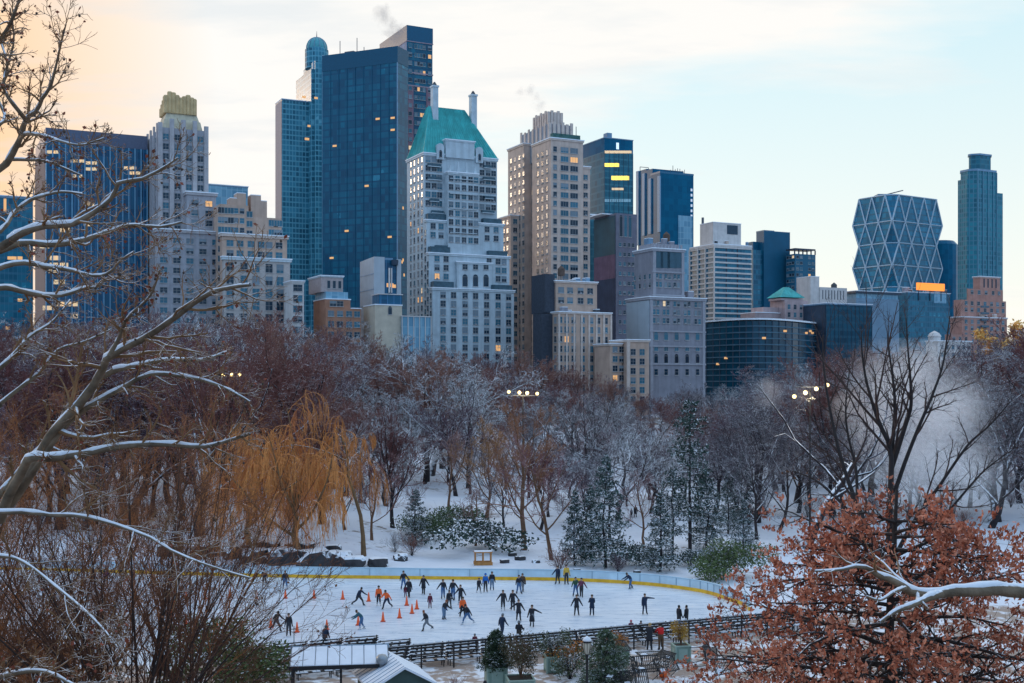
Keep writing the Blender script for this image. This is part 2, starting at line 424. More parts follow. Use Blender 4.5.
class Bld:
    def __init__(s, name, label, xl, xc, xr, d, yaw=26, cat='building', g0=GB):
        s.name, s.d, s.yaw, s.g0 = name, d, R(yaw), g0
        s.C = Vector(((xc - XC) * d / F, d)); s.u = Vector((math.cos(s.yaw), math.sin(s.yaw))); s.v = Vector((-math.sin(s.yaw), math.cos(s.yaw)))
        s.root = thing(name, label, cat, (s.C.x, s.C.y, g0), s.yaw)
        s.w = s.fx(xr); s.l = s.sy(xl) if xl is not None else s.w
        s.parts = {}; s.wins = []
    def fx(s, px, y=0.0):
        t = (px - XC) / F; Cx, Cy = s.C.x + y * s.v.x, s.C.y + y * s.v.y
        return (t * Cy - Cx) / (s.u.x - t * s.u.y)
    def sy(s, px, x=0.0):
        t = (px - XC) / F; Cx, Cy = s.C.x + x * s.u.x, s.C.y + x * s.u.y
        return (t * Cy - Cx) / (s.v.x - t * s.v.y)
    def z(s, py, x=0.0, y=0.0):
        return H + (YH - py) * (s.C.y + x * s.u.y + y * s.v.y) / F - s.g0
    def p(s, part):
        return s.parts.setdefault(part, MB())
    def box(s, part, material, x0, x1, y0, y1, z0, z1, taper=0): s.p(part).box(x0, x1, y0, y1, z0, z1, material, taper=taper)
    def cornice(s, material, x0, x1, y0, y1, z, h=.9, o=.5, part='cornice'):
        part = '%s:%d' % (part, len(s.parts)); s.p(part).box(x0 - o, x1 + o, y0 - o, y1 + o, z - h, z - .003, material)
        s.p(part).box(x0 - o - .2, x1 + o + .2, y0 - o - .2, y1 + o + .2, z, z + .35, m_snowcap)
    def grid(s, face, cols, z1, z0, pitch, w, h, off=0.0, style='sash', lit=.02, mix=(.5, .38, .12), skip=.0, px=True):
        """rows of windows from z1 down to z0; cols are picture columns (px) or local metres"""
        for c in cols:
            a = (s.fx(c, off) if face == 'F' else s.sy(c, off)) if px else c
            zz = z1 - h - .2
            while zz > z0:
                if rnd.random() >= skip:
                    q = rnd.random()
                    kind = rnd.choice('lllp') if q < lit else rnd.choices('dbchq', (*mix, .16, .10))[0]
                    st = 'ac' if style == 'sash' and rnd.random() < .25 else style
                    s.wins.append((a if face == 'F' else off, off if face == 'F' else a, zz, face, w, h, kind, st))
                zz -= pitch
    def finish(s, keep=100):
        for n, mb in s.parts.items(): mb.build(n.split(':')[0], s.root)
        vis = sorted(s.wins, key=lambda q: -q[2])
        for i, (x, y, z, face, w, h, k, st) in enumerate(vis[:keep]):
            key = (round(w, 2), round(h, 2), k, st)
            if key not in WCACHE: WCACHE[key] = win_mb(w, h, k, st).mesh('window')
            link('window', WCACHE[key], s.root, (x, y, z), 0 if face == 'F' else -math.pi / 2)
        rest = vis[keep:]
        if rest:
            mb = MB()
            for x, y, z, face, w, h, k, st in rest:
                win_mb(w, h, k, st, Matrix.Translation((x, y, z)) @ Matrix.Rotation(0 if face == 'F' else -math.pi / 2, 4, 'Z'), mb)
            tagk(mb.build('window', s.root), 'stuff')
    def clutter(s, x0, x1, y0, y1, z, n=5, big=1.0):
        """roof plant: bulkheads, ducts, a water tank"""
        for i in range(n):
            x, y = rnd.uniform(x0, x1), rnd.uniform(y0, y1); a, c, h = rnd.uniform(.6, 2.0) * big, rnd.uniform(.6, 1.8) * big, rnd.uniform(.8, 2.6) * big
            mb = MB(); mb.box(x - a, x + a, y - c, y + c, z, z + h, rnd.choice((m_roofing, m_steel, m_mauve, m_tan))); mb.box(x - a, x + a, y - c, y + c, z + h + .003, z + h + .2, m_snowcap); mb.build('roof_plant', s.root)
        if n > 3:
            x, y = rnd.uniform(x0, x1), rnd.uniform(y0, y1); mb = MB(); r_ = 1.3 * big
            for q in range(4): mb.tube([(x + r_ * .7 * math.cos(q * 1.57 + .8), y + r_ * .7 * math.sin(q * 1.57 + .8), z), (x + r_ * .7 * math.cos(q * 1.57 + .8), y + r_ * .7 * math.sin(q * 1.57 + .8), z + 2 * big)], .12, m_antenna, 4)
            mb.lathe([(r_, 2 * big), (r_ * 1.02, 4.6 * big), (.1, 5.8 * big)], mat('tank_wood', (.11, .075, .06), .9, .2), (x, y, z), 12); mb.build('water_tank', s.root)
    def lit(s, cells, material=None, off=-.06, name='lit_window'):
        """lit panes of a curtain wall: (px, py, w, h) in picture columns/rows of the front"""
        for (px, py, w, h) in cells:
            x = s.fx(px, 0); z = s.z(py, x)
            mb = MB(); mb.box(-w / 2, w / 2, 0, .05, -h / 2, h / 2, material or m_wl)
            link(name, mb.mesh(name), s.root, (x, off, z))
def snow_surface(name):
    return mat(name, SNOWC, .8, .08, .5)
m_snowcap = snow_surface('snow_cap')
m_lime = mat('limestone', (.46, .53, .57), .85, .12, .35, streak=.35)
m_lime2 = mat('limestone_trim', (.50, .565, .60), .85, .1, .6, streak=.2)
m_taupe2 = mat('taupe_trim', (.41, .385, .395), .85, .12, .5, streak=.3)
m_taupe = mat('taupe_stone', (.35, .345, .375), .85, .14, .35, streak=.35)
m_tan = mat('tan_brick', (.55, .425, .36), .9, .15, .3, streak=.35)
m_tan2 = mat('tan_trim', (.58, .47, .41), .9, .12, .6)
m_beige = mat('beige_stone', (.50, .35, .275), .9, .12, .3, streak=.3)
m_mauve = mat('grey_stone', (.255, .25, .285), .9, .14, .3, streak=.3)
m_mauve2 = mat('grey_stone_trim', (.33, .325, .36), .9, .1, .6)
m_pink = mat('pink_brick', (.45, .24, .195), .9, .14, .4, streak=.3)
m_white = mat('white_concrete', (.60, .56, .54), .85, .1, .4, streak=.25)
m_dark = mat('dark_cladding', (.035, .055, .085), .5, .2, .2)
m_copper = mat('copper_green', (.045, .36, .35), .6, .22, .25, streak=.5)
m_steel = mat('steel_blue', (.16, .27, .38), .45, .15, .4)
m_gold = mat('gold_stone', (.56, .385, .19), .6, .2, .4, streak=.4)
m_roofing = mat('roof_tar', (.08, .085, .095), .9, .2, .4)
m_antenna = mat('antenna_metal', (.10, .11, .13), .5, .1)
c_navy = curtain('glazing_navy', (.002, .06, .115), (.003, .135, .21), (.05, .29, .40), 2.6, 3.9, .06, .22, (.002, .065, .13), (.003, .08, .15), bright=.55)
c_blue = curtain('glazing_blue', (.005, .075, .13), (.02, .19, .28), (.10, .37, .46), 1.9, 3.6, .09, .30, (.03, .13, .20), (.05, .17, .25))
c_teal = curtain('glazing_teal', (.005, .08, .12), (.012, .16, .23), (.06, .30, .38), 2.0, 3.5, .08, .26, (.03, .16, .21), (.04, .17, .22))
c_slab = curtain('glazing_slab', (.004, .06, .13), (.008, .115, .215), (.09, .27, .38), 2.4, 3.5, .10, .30, (.006, .10, .19), (.05, .17, .32))
c_dome = curtain('glazing_dome_tower', (.02, .10, .15), (.06, .25, .34), (.22, .50, .58), 2.2, 3.4, .16, .26, (.10, .31, .39), (.14, .36, .45), spec=.12)
c_plain = curtain('glazing_plain', (.002, .085, .165), (.003, .125, .225), (.01, .18, .29), 3.2, 3.9, .03, .1, (.003, .10, .19), (.005, .13, .23), bright=.3, spec=.08)
c_low = curtain('glazing_low_dark', (.006, .045, .08), (.012, .085, .135), (.06, .19, .26), 2.2, 3.6, .06, .34, (.02, .085, .13), (.02, .10, .15), spec=.12)
c_lite = curtain('glazing_pale', (.10, .25, .36), (.22, .42, .54), (.40, .60, .70), 2.4, 3.6, .08, .12, (.2, .36, .46), (.3, .48, .58))

# ---- far left glass block
b = Bld('office_building', 'blue glass office block at the left edge behind snowy boughs', -70, -40, 33, 560)
zt = b.z(195); b.box('curtain_wall', c_blue, 0, b.w, 0, b.l, 0, zt); b.cornice(m_steel, 0, b.w, 0, b.l, zt + .9, .9, .2)
b.lit([(10, 258, 2.2, 1.5), (14, 258, 2.2, 1.5), (20, 258, 2.2, 1.5), (5, 205, 1.2, 6), (8, 328, 2, 1.4), (20, 300, 2, 1.4)]); b.finish()
# ---- dark slab with fins
b = Bld('office_tower', 'broad dark blue slab tower with pale vertical fins and rows of lit windows', 36, 46, 147, 428)
zt = b.z(127.5); b.box('curtain_wall', c_slab, 0, b.w, 0, b.l, 0, zt - 5)
b.box('parapet', mat('slab_parapet', (.10, .12, .18), .6, .1), -.15, b.w + .15, -.15, b.l + .15, zt - 5, zt)
mb = b.p('fin')
for i in range(17):
    x = b.w * i / 16; mb.box(x - .22, x + .22, -.75, -.003, 0, zt - 5, mat('fin_metal', (.13, .29, .42), .5, .1))
b.box('side_wall', mat('slab_end_wall', (.075, .07, .10), .8, .1, streak=.3), -.35, -.05, .2, b.l - .2, 0, zt - 5.1)
cells = []
for (py, xa, xb, n) in ((152, 48, 56, 4), (156, 78, 96, 6), (161, 73, 82, 4), (163, 88, 96, 4), (165, 99, 108, 4), (168, 126, 134, 4), (169, 88, 96, 3), (173, 130, 138, 4), (176, 74, 80, 2), (204, 86, 92, 3), (205, 96, 100, 2), (224, 86, 90, 2), (230, 62, 68, 3), (246, 42, 47, 2), (258, 52, 58, 3), (265, 52, 66, 5), (266, 74, 82, 4), (271, 51, 58, 3), (282, 55, 64, 3), (284, 68, 76, 3), (304, 58, 76, 7), (308, 45, 52, 3), (314, 46, 53, 3), (316, 73, 76, 2), (333, 46, 52, 2)):
    if py in (156, 165, 205, 266, 284, 314): continue
    for i in range(n): cells.append((xa + (xb - xa) * i / max(1, n - 1), py, 1.5, 1.1 if py < 200 else 1.6))
b.lit(cells, m_wl2, -.1); b.finish()
# ---- art deco tower with gilded crown
b = Bld('art_deco_tower', 'pale art deco tower with a gold fluted crown and fanned setbacks', 147, 160, 206, 426)
zt = b.z(127); W, L_ = b.w, b.l
b.box('wall', m_taupe, 0, W, 0, L_, 0, zt)
mb = b.p('pier')
for i in range(5):
    x = W * i / 4; mb.box(x - .75, x + .75, -.8, -.003, 0, zt + (1.6 if i in (0, 4) else 3.2), m_taupe2)
for i in range(4):
    y = L_ * (i + .5) / 4; mb.box(-.7, -.003, y - .7, y + .7, 0, zt + 2, m_taupe2)
mb = b.p('setback'); m_flare = mat('flared_stone', (.56, .49, .36), .85, .15, .6, streak=.4)
zc = b.z(110, W / 2, 2.5); L_ = min(L_, 16)
mb.box(1.0, W - 1.0, 1.0, L_ - 1.0, zt, zt + (zc - zt) * .45, m_flare, taper=.7)
mb.box(2.0, W - 2.0, 2.0, L_ - 2.0, zt + (zc - zt) * .45, zc, m_flare, taper=1.2)
mb = b.p('crown'); cx0, cx1, cy0, cy1 = 2.6, W - 3.6, 2.5, 13.0
zk = b.z(93.5, W / 2, cy0); L_ = 16
mb.box(cx0 + .5, cx1 - .5, cy0 + .5, cy1 - .5, zc, zk - 3.0, mat('crown_core', (.36, .30, .22), .7, .2, .5))
for i, (fx_, dz) in enumerate(((0, -1.4), (.13, 0), (.26, -.2), (.39, -1.0), (.52, -1.8), (.65, -1.2), (.78, -.6), (.91, -1.4), (1, -1.8))):
    x = cx0 + (cx1 - cx0) * fx_
    mb.lathe([(.92, zc - 1.5), (.92, zk + dz), (.7, zk + dz + .3)], m_gold, (x, cy0 + .4, 0), 10)
for i in range(4):
    y = cy0 + (cy1 - cy0) * (i + .7) / 4.4; mb.lathe([(.95, zc - 1.5), (.95, zk - 1.5 - i), (.7, zk - 1.2 - i)], m_gold, (cx0, y, 0), 10); mb.lathe([(.95, zc - 1.5), (.95, zk - 1.5), (.7, zk - 1.2)], m_gold, (cx1, y, 0), 10)
b.grid('F', [W * (i + .5) / 4 for i in range(4)], zt - 2, 12, 3.5, 1.9, 2.1, 0, lit=.0, px=False)
b.grid('L', [L_ * (i + .05) / 4 for i in range(1, 4)], zt - 2, 12, 3.5, 1.5, 2.0, 0, lit=.0, px=False)
y0 = -5; x0, x1 = b.fx(187, y0), b.fx(216, y0); z1 = b.z(192, x0, y0)
b.box('wall', m_taupe, x0, x1, y0, -.9, 0, z1); b.cornice(m_taupe2, x0, x1, y0, -1.5, z1)
b.grid('F', [x0 + (x1 - x0) * q for q in (.27, .75)], z1 - 2.5, 40, 3.5, 2.4, 2.0, y0, lit=.12, px=False)
y0 = -9; x0, x1 = b.fx(157, y0), b.fx(222, y0); z1 = b.z(229, x0, y0)
b.box('wall', m_taupe, x0, x1, y0, -5.01, 0, z1); b.cornice(m_taupe2, x0, x1, y0, -5.6, z1)
b.grid('F', [x0 + (x1 - x0) * (i + .5) / 5 for i in range(5)], z1 - 2.5, 8, 3.5, 2.4, 1.9, y0, lit=.03, px=False)
b.finish()
# ---- tan stepped block
b = Bld('apartment_building', 'tan stepped apartment block with small roof towers and teal bay windows', 216, 221, 283, 418)
W, L_ = b.w, max(b.l, 16)
zt = b.z(203); z2 = b.z(214)
b.box('wall', m_beige, 0, W * .46, 2, L_, 0, zt); b.box('wall', m_beige, W * .46 + .01, W, 2.0, L_, 0, z2)
for (xa, xb, py) in ((237, 246, 193), (251, 261, 195), (261, 267, 201), (230, 237, 198)):
    x0, x1 = b.fx(xa, 3), b.fx(xb, 3); b.box('roof_tower', m_beige, x0, x1, 3, 8, zt - 4, b.z(py, x0, 3)); b.box('roof_tower', m_snowcap, x0, x1, 3, 8, b.z(py, x0, 3), b.z(py, x0, 3) + .25)
b.grid('F', [223, 229], zt - 1, 30, 3.4, 3.4, 2.0, 2, style='pair', lit=.01, mix=(.3, .7, 0)); b.grid('F', [236, 242], zt - 1, 30, 3.4, 1.5, 1.8, 2, lit=0, mix=(.3, .7, 0))
b.grid('F', [249.5], z2 + 2, 30, 3.4, 2.0, 2.0, 2, style='pair', lit=0, mix=(.3, .7, 0)); b.grid('F', [273, 278], z2 - .6, 30, 3.4, 3.0, 2.1, 2, style='pair', lit=0, mix=(.3, .7, 0))
z3 = b.z(234); x1 = b.fx(287, -2)
b.box('wall', m_beige, 0, x1, -2, 1.99, 0, z3); b.cornice(m_tan2, 0, x1, -2, 1, z3)
b.grid('F', [230, 240, 251, 261, 269, 279], z3 - 2, 8, 3.5, 2.3, 2.1, -2, lit=.02, mix=(.4, .55, .05))
z4 = b.z(258); x1 = b.fx(290, -4); b.box('wall', mat('pale_base_stone', (.46, .41, .385), .85, .12), -.01, x1, -4, -2.01, 0, z4); b.cornice(m_lime2, 0, x1, -4, -2.5, z4)
b.grid('F', [230, 244, 256, 269, 280], z4 - 1.6, 8, 4.4, 2.4, 3.0, -4, lit=.02, mix=(.4, .55, .05)); b.finish()
b = Bld('white_building', 'small white stone block beside the tan stepped apartment block', 289, 292, 304, 410)
zt = b.z(281); b.box('wall', m_white, 0, b.w, 0, b.l + 6, 0, zt); b.cornice(m_white, 0, b.w, 0, b.l + 6, zt, .6, .2); b.grid('F', [295.5, 300], zt - 1, 3, 3.6, 1.5, 2.2, 0, lit=0); b.finish()
# ---- pale glass block behind
b = Bld('glass_building', 'low pale blue glass block showing above the tan stepped block', 196, 205, 248, 540)
zt = b.z(184); b.box('curtain_wall', c_lite, 0, b.w, 0, b.l, 0, zt); b.cornice(m_steel, 0, b.w, 0, b.l, zt, .5, .1); b.finish()
# ---- domed tower
b = Bld('domed_tower', 'slim blue tower with a rounded teal dome beside the big dark slab', 296, 312, 334, 790)
W, L_ = b.w, b.l; zt = b.z(60); cx, cy = W * .52, L_ * .4
b.box('wall', c_dome, 2.2, W, 0, L_ * .72, 0, zt); b.box('wall', c_dome, 0, W * .6, 2.0, L_, 0, b.z(68))
b.p('pier').box(W * .46, W * .54, -.9, -.003, 0, zt + 4, mat('tower_pier', (.26, .40, .50), .6, .1)); b.p('pier').box(-.6 + 2.2, 2.19, 3, 4.5, 0, zt, mat('tower_pier', (.26, .40, .50)))
rr = W * .47; zd = b.z(50.5, cx, cy)
b.p('drum').lathe([(rr + .8, zt - 2), (rr + .8, zd), (rr, zd + .6)], c_dome, (cx, cy, 0), 20)
zk = b.z(38.5, cx, cy); hd = zk - zd
b.p('dome').lathe([(rr * math.cos(math.pi / 2 * i / 9) + .02, zd + .6 + hd * math.sin(math.pi / 2 * i / 9)) for i in range(10)], mat('dome_copper', (.07, .30, .34), .5, .15, .2, streak=.3), (cx, cy, 0), 24)
for i in range(12):
    a = i * math.pi / 6; b.p('dome_rib').tube([(cx + (rr + .15) * math.cos(math.pi / 2 * q / 8) * math.cos(a), cy + (rr + .15) * math.cos(math.pi / 2 * q / 8) * math.sin(a), zd + .6 + (hd + .1) * math.sin(math.pi / 2 * q / 8)) for q in range(9)], .22, m_steel, 4)
b.p('spire').tube([(cx, cy, zk), (cx, cy, zk + 5)], [.4, .08], m_antenna, 5)
x0, y0 = b.fx(279, L_ * .4), L_ * .4
z1 = b.z(103.5, -8, y0); lx0 = b.fx(282, 8)
b.box('wing', c_dome, lx0, -.02, 8, 24, 0, z1); b.cornice(m_steel, lx0, -.1, 8, 24, z1 + .5, .5, .15)
mb = b.p('wing_end_wall'); mb.box(lx0 - .25, lx0 - .02, 8.2, 23.8, 0, z1 - .6, mat('pinkish_end_wall', (.36, .30, .30), .8, .1, streak=.2))
b.lit([(304, 97, 2.6, 1.6), (307, 139, 3, 1.6), (316, 98, 2.4, 1.4), (309, 126, 2, 1.4)]); b.finish()
# ---- the big dark slab
b = Bld('dark_glass_slab', 'huge dark navy glass slab with a sloping roof edge and masts', 322.5, 397.5, 408, 660, 66)
W, L_ = b.w, b.l; zt = b.z(46)
b.box('curtain_wall', c_navy, 0, W, 0, L_, 0, zt - 9)
b.box('parapet', mat('slab_top_band', (.002, .07, .13), .4, .1), -.2, W + .2, -.2, L_ + .2, zt - 9, zt)
b.p('mullion').box(-.35, -.003, -.3, .3, 0, zt - 9, m_steel)
for i in range(1, 9): b.p('mullion').box(-.3, -.003, L_ * i / 9 - .12, L_ * i / 9 + .12, 0, zt - 9, mat('slab_mullion', (.003, .09, .165), .4, .1))
for (px, top) in ((340, 41), (357, 38), (364, 47)):
    y = b.sy(px, 4); b.p('mast').tube([(4, y, zt), (4, y, b.z(top, 4, y))], .22, m_antenna, 5)
y = b.sy(350, 4); b.p('mast').box(3, 6, y - 3, y + 3, zt, zt + 1.6, m_antenna)
mb = b.p('lit')
del b.parts['lit']
for (px, py) in ((378, 119), (393, 118), (393, 130), (335, 146), (367, 186), (390, 237), (332, 258), (347, 231)):
    y = b.sy(px); z = b.z(py, 0, y); mb = MB(); mb.box(0, .05, -1.3, 1.3, -.55, .55, m_wl); link('lit_window', mb.mesh('lit_window'), b.root, (-.42, y, z))
for (px, py) in ((403, 208), (403, 260), (404, 275), (402, 262)):
    x = b.fx(px); z = b.z(py, x, 0); mb = MB(); mb.box(-.7, .7, 0, .05, -.8, .8, m_wl); link('lit_window', mb.mesh('lit_window'), b.root, (x, -.1, z))
b.finish()
# ---- tall tower behind
b = Bld('tall_brick_tower', 'tallest dark tower with pinkish brick edges and lit windows under a blue cap', 380, 407, 432.5, 705, 27)
W, L_ = b.w, b.l; zt = b.z(25)
zc = b.z(40.5)
b.box('curtain_wall', c_navy, 0, W, 0, L_, 0, zc - .5); b.box('cap', mat('tower_cap', (.006, .085, .16), .4, .1), -.2, W + .2, -.2, L_ + .2, zc, zt)
b.box('cap_band', mat('pink_band', (.34, .25, .29), .8, .1), -.4, W + .4, -.4, L_ + .4, zc - .5, zc - .01)
for py in (72, 85): b.box('cap_band', mat('pink_band', (.34, .25, .29)), -.3, W + .3, -.3, L_ + .3, b.z(py) - .35, b.z(py) + .35)
mp_ = mat('pink_brick_pier', (.25, .155, .19), .9, .15, .3)
for (a, c) in ((0, .24), (.76, 1)): b.box('brick_edge', mp_, W * a - .15, W * c + .15, -.25, -.003, 0, b.z(85) - .4)
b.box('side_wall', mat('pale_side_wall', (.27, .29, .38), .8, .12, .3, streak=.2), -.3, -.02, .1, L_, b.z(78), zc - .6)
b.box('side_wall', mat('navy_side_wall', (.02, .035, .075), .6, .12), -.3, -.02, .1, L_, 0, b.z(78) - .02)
for r_ in range(34):
    pass
b.grid('F', [W * .12, W * .88], zc - 1.5, 40, 5.0, 2.0, 2.3, -.27, style='plain', lit=.20, mix=(.3, .4, .3), px=False)
b.grid('F', [W * q for q in (.34, .45, .56, .67)], zc - 1.5, 40, 5.0, 1.5, 2.3, -.02, style='plain', lit=.07, mix=(.3, .45, .25), px=False); b.finish()
# ---- green roofed hotel
b = Bld('green_roof_tower', 'pale limestone setback tower with a steep green copper hipped roof and two tall chimneys', 407, 424, 497, 452)
W, L_ = b.w, b.l
tiers = [(0, 153, 497, 0), (-2.6, 220, 503.5, 0), (-5.0, 253, 509.5, 0), (-8.4, 288, 514, 0)]
ze = b.z(153)
for i, (y0, py, xr, _) in enumerate(tiers):
    x1 = b.fx(xr, y0); z1 = b.z(py, 0, y0); yb = L_ if i == 0 else tiers[i - 1][0] - .01
    b.box('wall', m_lime, 0, x1, y0, yb, 0, z1)
    if i: b.cornice(m_lime2, 0, x1, y0, yb - .8, z1, .7, .3); b.box('terrace_wall', mat('terrace_dark', (.05, .10, .13), .6, .3, .8), .6, x1 * .26, y0 + .3, yb - .05, z1 + .36, z1 + 2.6); b.box('terrace_wall', mat('terrace_dark', (.05, .10, .13)), x1 * .74, x1 - .6, y0 + .3, yb - .05, z1 + .36, z1 + 2.2)
b.cornice(m_lime2, 0, W, 0, L_, ze, .8, .35)
zr = b.z(108.5, W * .35, L_ / 2)
xa, xb = W * .17, W * .66; ya, yb = L_ * .42, L_ * .58
b.p('roof').add([(-.3, -.3, ze + .36), (W + .3, -.3, ze + .36), (W + .3, L_ + .3, ze + .36), (-.3, L_ + .3, ze + .36), (xa, ya, zr), (xb, ya, zr), (xb, yb, zr), (xa, yb, zr)],
    [(0, 1, 5, 4), (1, 2, 6, 5), (2, 3, 7, 6), (3, 0, 4, 7), (4, 5, 6, 7)], m_copper)
for i in range(1, 26):                                          # standing seams of the copper
    t = i / 26; p0 = (-.3 + (W + .6) * t, -.36, ze + .4); p1 = (xa + (xb - xa) * t, ya - .06, zr)
    b.p('roof').tube([p0, p1], .13, m_copper, 4)
for i in range(1, 14):
    t = i / 14; b.p('roof').tube([(-.36, -.3 + (L_ + .6) * t, ze + .4), (xa - .06, ya + (yb - ya) * t, zr)], .13, m_copper, 4)
for (px, py0, ww) in ((433.5, 85.5, 2.2), (472, 94.5, 2.3)):
    x = b.fx(px, ya); z1 = b.z(py0 + 1.5, x, ya - 2.2); mb = b.p('chimney:%d' % px); mb.box(x - ww / 2, x + ww / 2, ya - 2.2, ya + .3, zr - 9, z1, m_lime); mb.box(x - ww / 2 - .25, x + ww / 2 + .25, ya - 2.5, ya + .5, z1, z1 + .7, m_lime2)
    mb.lathe([(.7, z1 + .7), (.9, z1 + 1.2), (.25, z1 + 2.2)], m_roofing, (x, ya - 1, 0), 8)
yg = -1.2; x0, x1 = b.fx(446, yg), b.fx(474.5, yg); zg = b.z(139.5, x0, yg)
b.box('gable', m_lime, x0, x1, yg, 7, ze - 1, zg); b.cornice(m_lime2, x0, x1, yg, 7, zg, .5, .2, 'gable_coping')
for (px) in (440.5, 479.5):
    x = b.fx(px, -.8); mb = b.p('dormer:%d' % px); mb.box(x - 1.5, x + 1.5, -.9, 5, ze - 2, ze + 2.6, m_lime)
    n = 8; pts = [(x + 1.5 * math.cos(math.pi * i / n), ze + 2.6 + 1.5 * math.sin(math.pi * i / n)) for i in range(n + 1)]
    mb.add([(a, -.9, c) for a, c in pts] + [(a, 5, c) for a, c in pts], [tuple(range(n + 1))[::-1], tuple(range(n + 1, 2 * n + 2))] + [(i, i + 1, n + 2 + i, n + 1 + i) for i in range(n)], m_lime)
    b.wins.append((x, -.93, ze - 1.2, 'F', 1.0, 2.2, 'd', 'arch'))
yc = -4.0; x0, x1 = b.fx(448, yc), b.fx(478, yc); z1 = b.z(172, x0, yc)
b.box('central_bay', m_lime, x0, x1, yc, -.02, 0, z1); b.cornice(m_lime2, x0, x1, yc, -1.5, z1, .6, .25)
for (q, hh) in ((.08, 2.5), (.36, 4.0), (.64, 4.0), (.92, 2.5)):
    x = x0 + (x1 - x0) * q; b.p('finial').box(x - .5, x + .5, yc + .1, yc + 1.1, z1 + .36, z1 + .36 + hh, m_lime, taper=.3)
z_b = [b.z(py) for py in (153, 220, 253, 288)]
b.grid('F', [428, 434, 439.5], z_b[0] - 1, z_b[1] + 3, 3.3, 1.9, 2.1, 0, lit=.0); b.grid('F', [482, 488, 493.5], z_b[0] - 1, z_b[1] + 3, 3.3, 1.9, 2.1, 0, lit=.0)
b.grid('F', [451, 457.5, 464, 470.5, 476], z1 - 1, b.z(250), 3.3, 1.7, 2.1, yc, lit=.01)
for px in (455, 465, 475): b.wins.append((b.fx(px, yc), yc, b.z(162 + 0), 'F', 1.5, 2.2, 'd', 'arch')) if False else None
for i, cols in ((1, (433, 441, 487, 496)), (2, (437, 446, 489, 498, 504))):
    b.grid('F', cols, z_b[i] - 1.2, z_b[i + 1] + 3, 3.3, 1.9, 2.1, tiers[i][0], lit=.01)
x0, x1 = b.fx(457, -6.2), b.fx(492, -6.2); zp = b.z(262, x0, -6.2); b.box('central_bay', m_lime, x0, x1, -6.2, -5.02, 0, zp); b.cornice(m_lime2, x0, x1, -6.2, -5.3, zp, .6, .2)
for px in (465, 475.5, 486):
    x = b.fx(px, -6.22); b.wins.append((x, -6.22, b.z(286.5, x, -6.2), 'F', 2.0, 3.6, 'd', 'arch')); b.wins.append((x, -6.22, b.z(269.5, x, -6.2), 'F', 1.9, 1.9, 'd', 'sash'))
b.grid('F', (443, 453.5, 465, 475.5, 486.5, 498, 508.5), b.z(291, 0, -8.4), 6, 3.25, 2.0, 2.2, -8.4, lit=.05)
b.grid('L', (411, 414.5, 418.5, 422), ze - 1, 6, 3.3, 1.3, 2.0, 0, lit=.07, mix=(.4, .25, .35))
for q in (-1.5, -4, -7): b.grid('L', [q], b.z(230 if q > -3 else 262 if q > -5 else 294), 6, 3.3, 1.3, 2.0, 0, lit=.03, px=False)
for py in (166, 181, 200, 212, 236, 247):          # planted balconies and dark terrace rails
    for (xa, xb, yy) in ((427, 443, -.2), (480, 496, -.2)) if py < 215 else ((431, 447, -2.8), (484, 502, -2.8)):
        if rnd.random() < .75:
            x0, x1 = sorted((b.fx(xa + rnd.uniform(0, 5), yy), b.fx(xb - rnd.uniform(0, 5), yy))); z = b.z(py + rnd.uniform(-2, 2), x0, yy)
            mb = MB(); mb.box(x0, x1, yy - 1.0, yy - .03, z, z + .9, MATS['terrace_dark']); mb.box(x0, x1, yy - 1.1, yy - .03, z - .25, z - .003, m_lime2); mb.build('balcony', b.root)
for py in (178, 193, 208, 232):
    x0, x1 = b.fx(450, -4.2), b.fx(477, -4.2); z = b.z(py, x0, -4.2); mb = MB(); mb.box(x0, x1, -4.6, -4.03, z - .25, z, m_lime2); mb.build('string_course', b.root)
b.finish(); HAMP = b
# ---- tan stepped skyscraper
b = Bld('tan_skyscraper', 'tall tan brick setback hotel tower with a crenellated crown', 508, 551, 583, 470)
W, L_ = b.w, b.l; zt = b.z(138)
b.box('wall', m_tan, 0, W, 0, L_ * .42, 0, zt); b.box('wall', m_tan, .0, W, L_ * .62, L_, 0, b.z(150, 0, L_)); b.box('wall', m_tan, 3.5, W, L_ * .42 + .01, L_ * .62 - .01, 0, zt - 2)
x1 = b.fx(590, 1.5); b.box('wall', m_tan, W + .01, x1, 1.5, L_ * .4, 0, b.z(163)); b.cornice(m_tan2, W + .3, x1, 1.5, L_ * .4, b.z(163), .7, .2)
b.cornice(m_tan2, 0, W, 0, L_ * .42, zt, .7, .3); b.cornice(m_tan2, 0, W * .9, L_ * .62, L_, b.z(150, 0, L_), .7, .3)
y0, y1 = L_ * .18, L_ * .82
def crown_box(x0, x1, ya, yb, z0, z1, n):
    b.box('crown', m_mauve2, x0, x1, ya, yb, z0, z1)
    for i in range(n):
        x = x0 + (x1 - x0) * i / (n - 1); b.box('crown', m_tan2, x - .6, x + .6, ya - .5, ya - .003, z0, z1 + .3 + (i % 2) * .6)
    for i in range(n + 2):
        y = ya + (yb - ya) * i / (n + 1); b.box('crown', m_tan2, x0 - .5, x0 - .003, y - .6, y + .6, z0, z1 + .3 + (i % 2) * .6)
crown_box(3, W - 1.5, y0, y1, zt - 6, b.z(124.5, W / 2, y0), 6); crown_box(5.0, W - 3.6, L_ * .30, L_ * .62, b.z(127, W / 2, y0), b.z(113, W / 2, L_ * .3), 5)
b.box('roof_garden', mat('roof_planting', (.05, .12, .11), .9, .4, 1.5), 1, W - 1, .4, 2.5, zt + .36, zt + 2.2)
b.p('flagpole').tube([(W - 2, 2, zt), (W - 2, 2, zt + 6)], .15, m_antenna, 5)
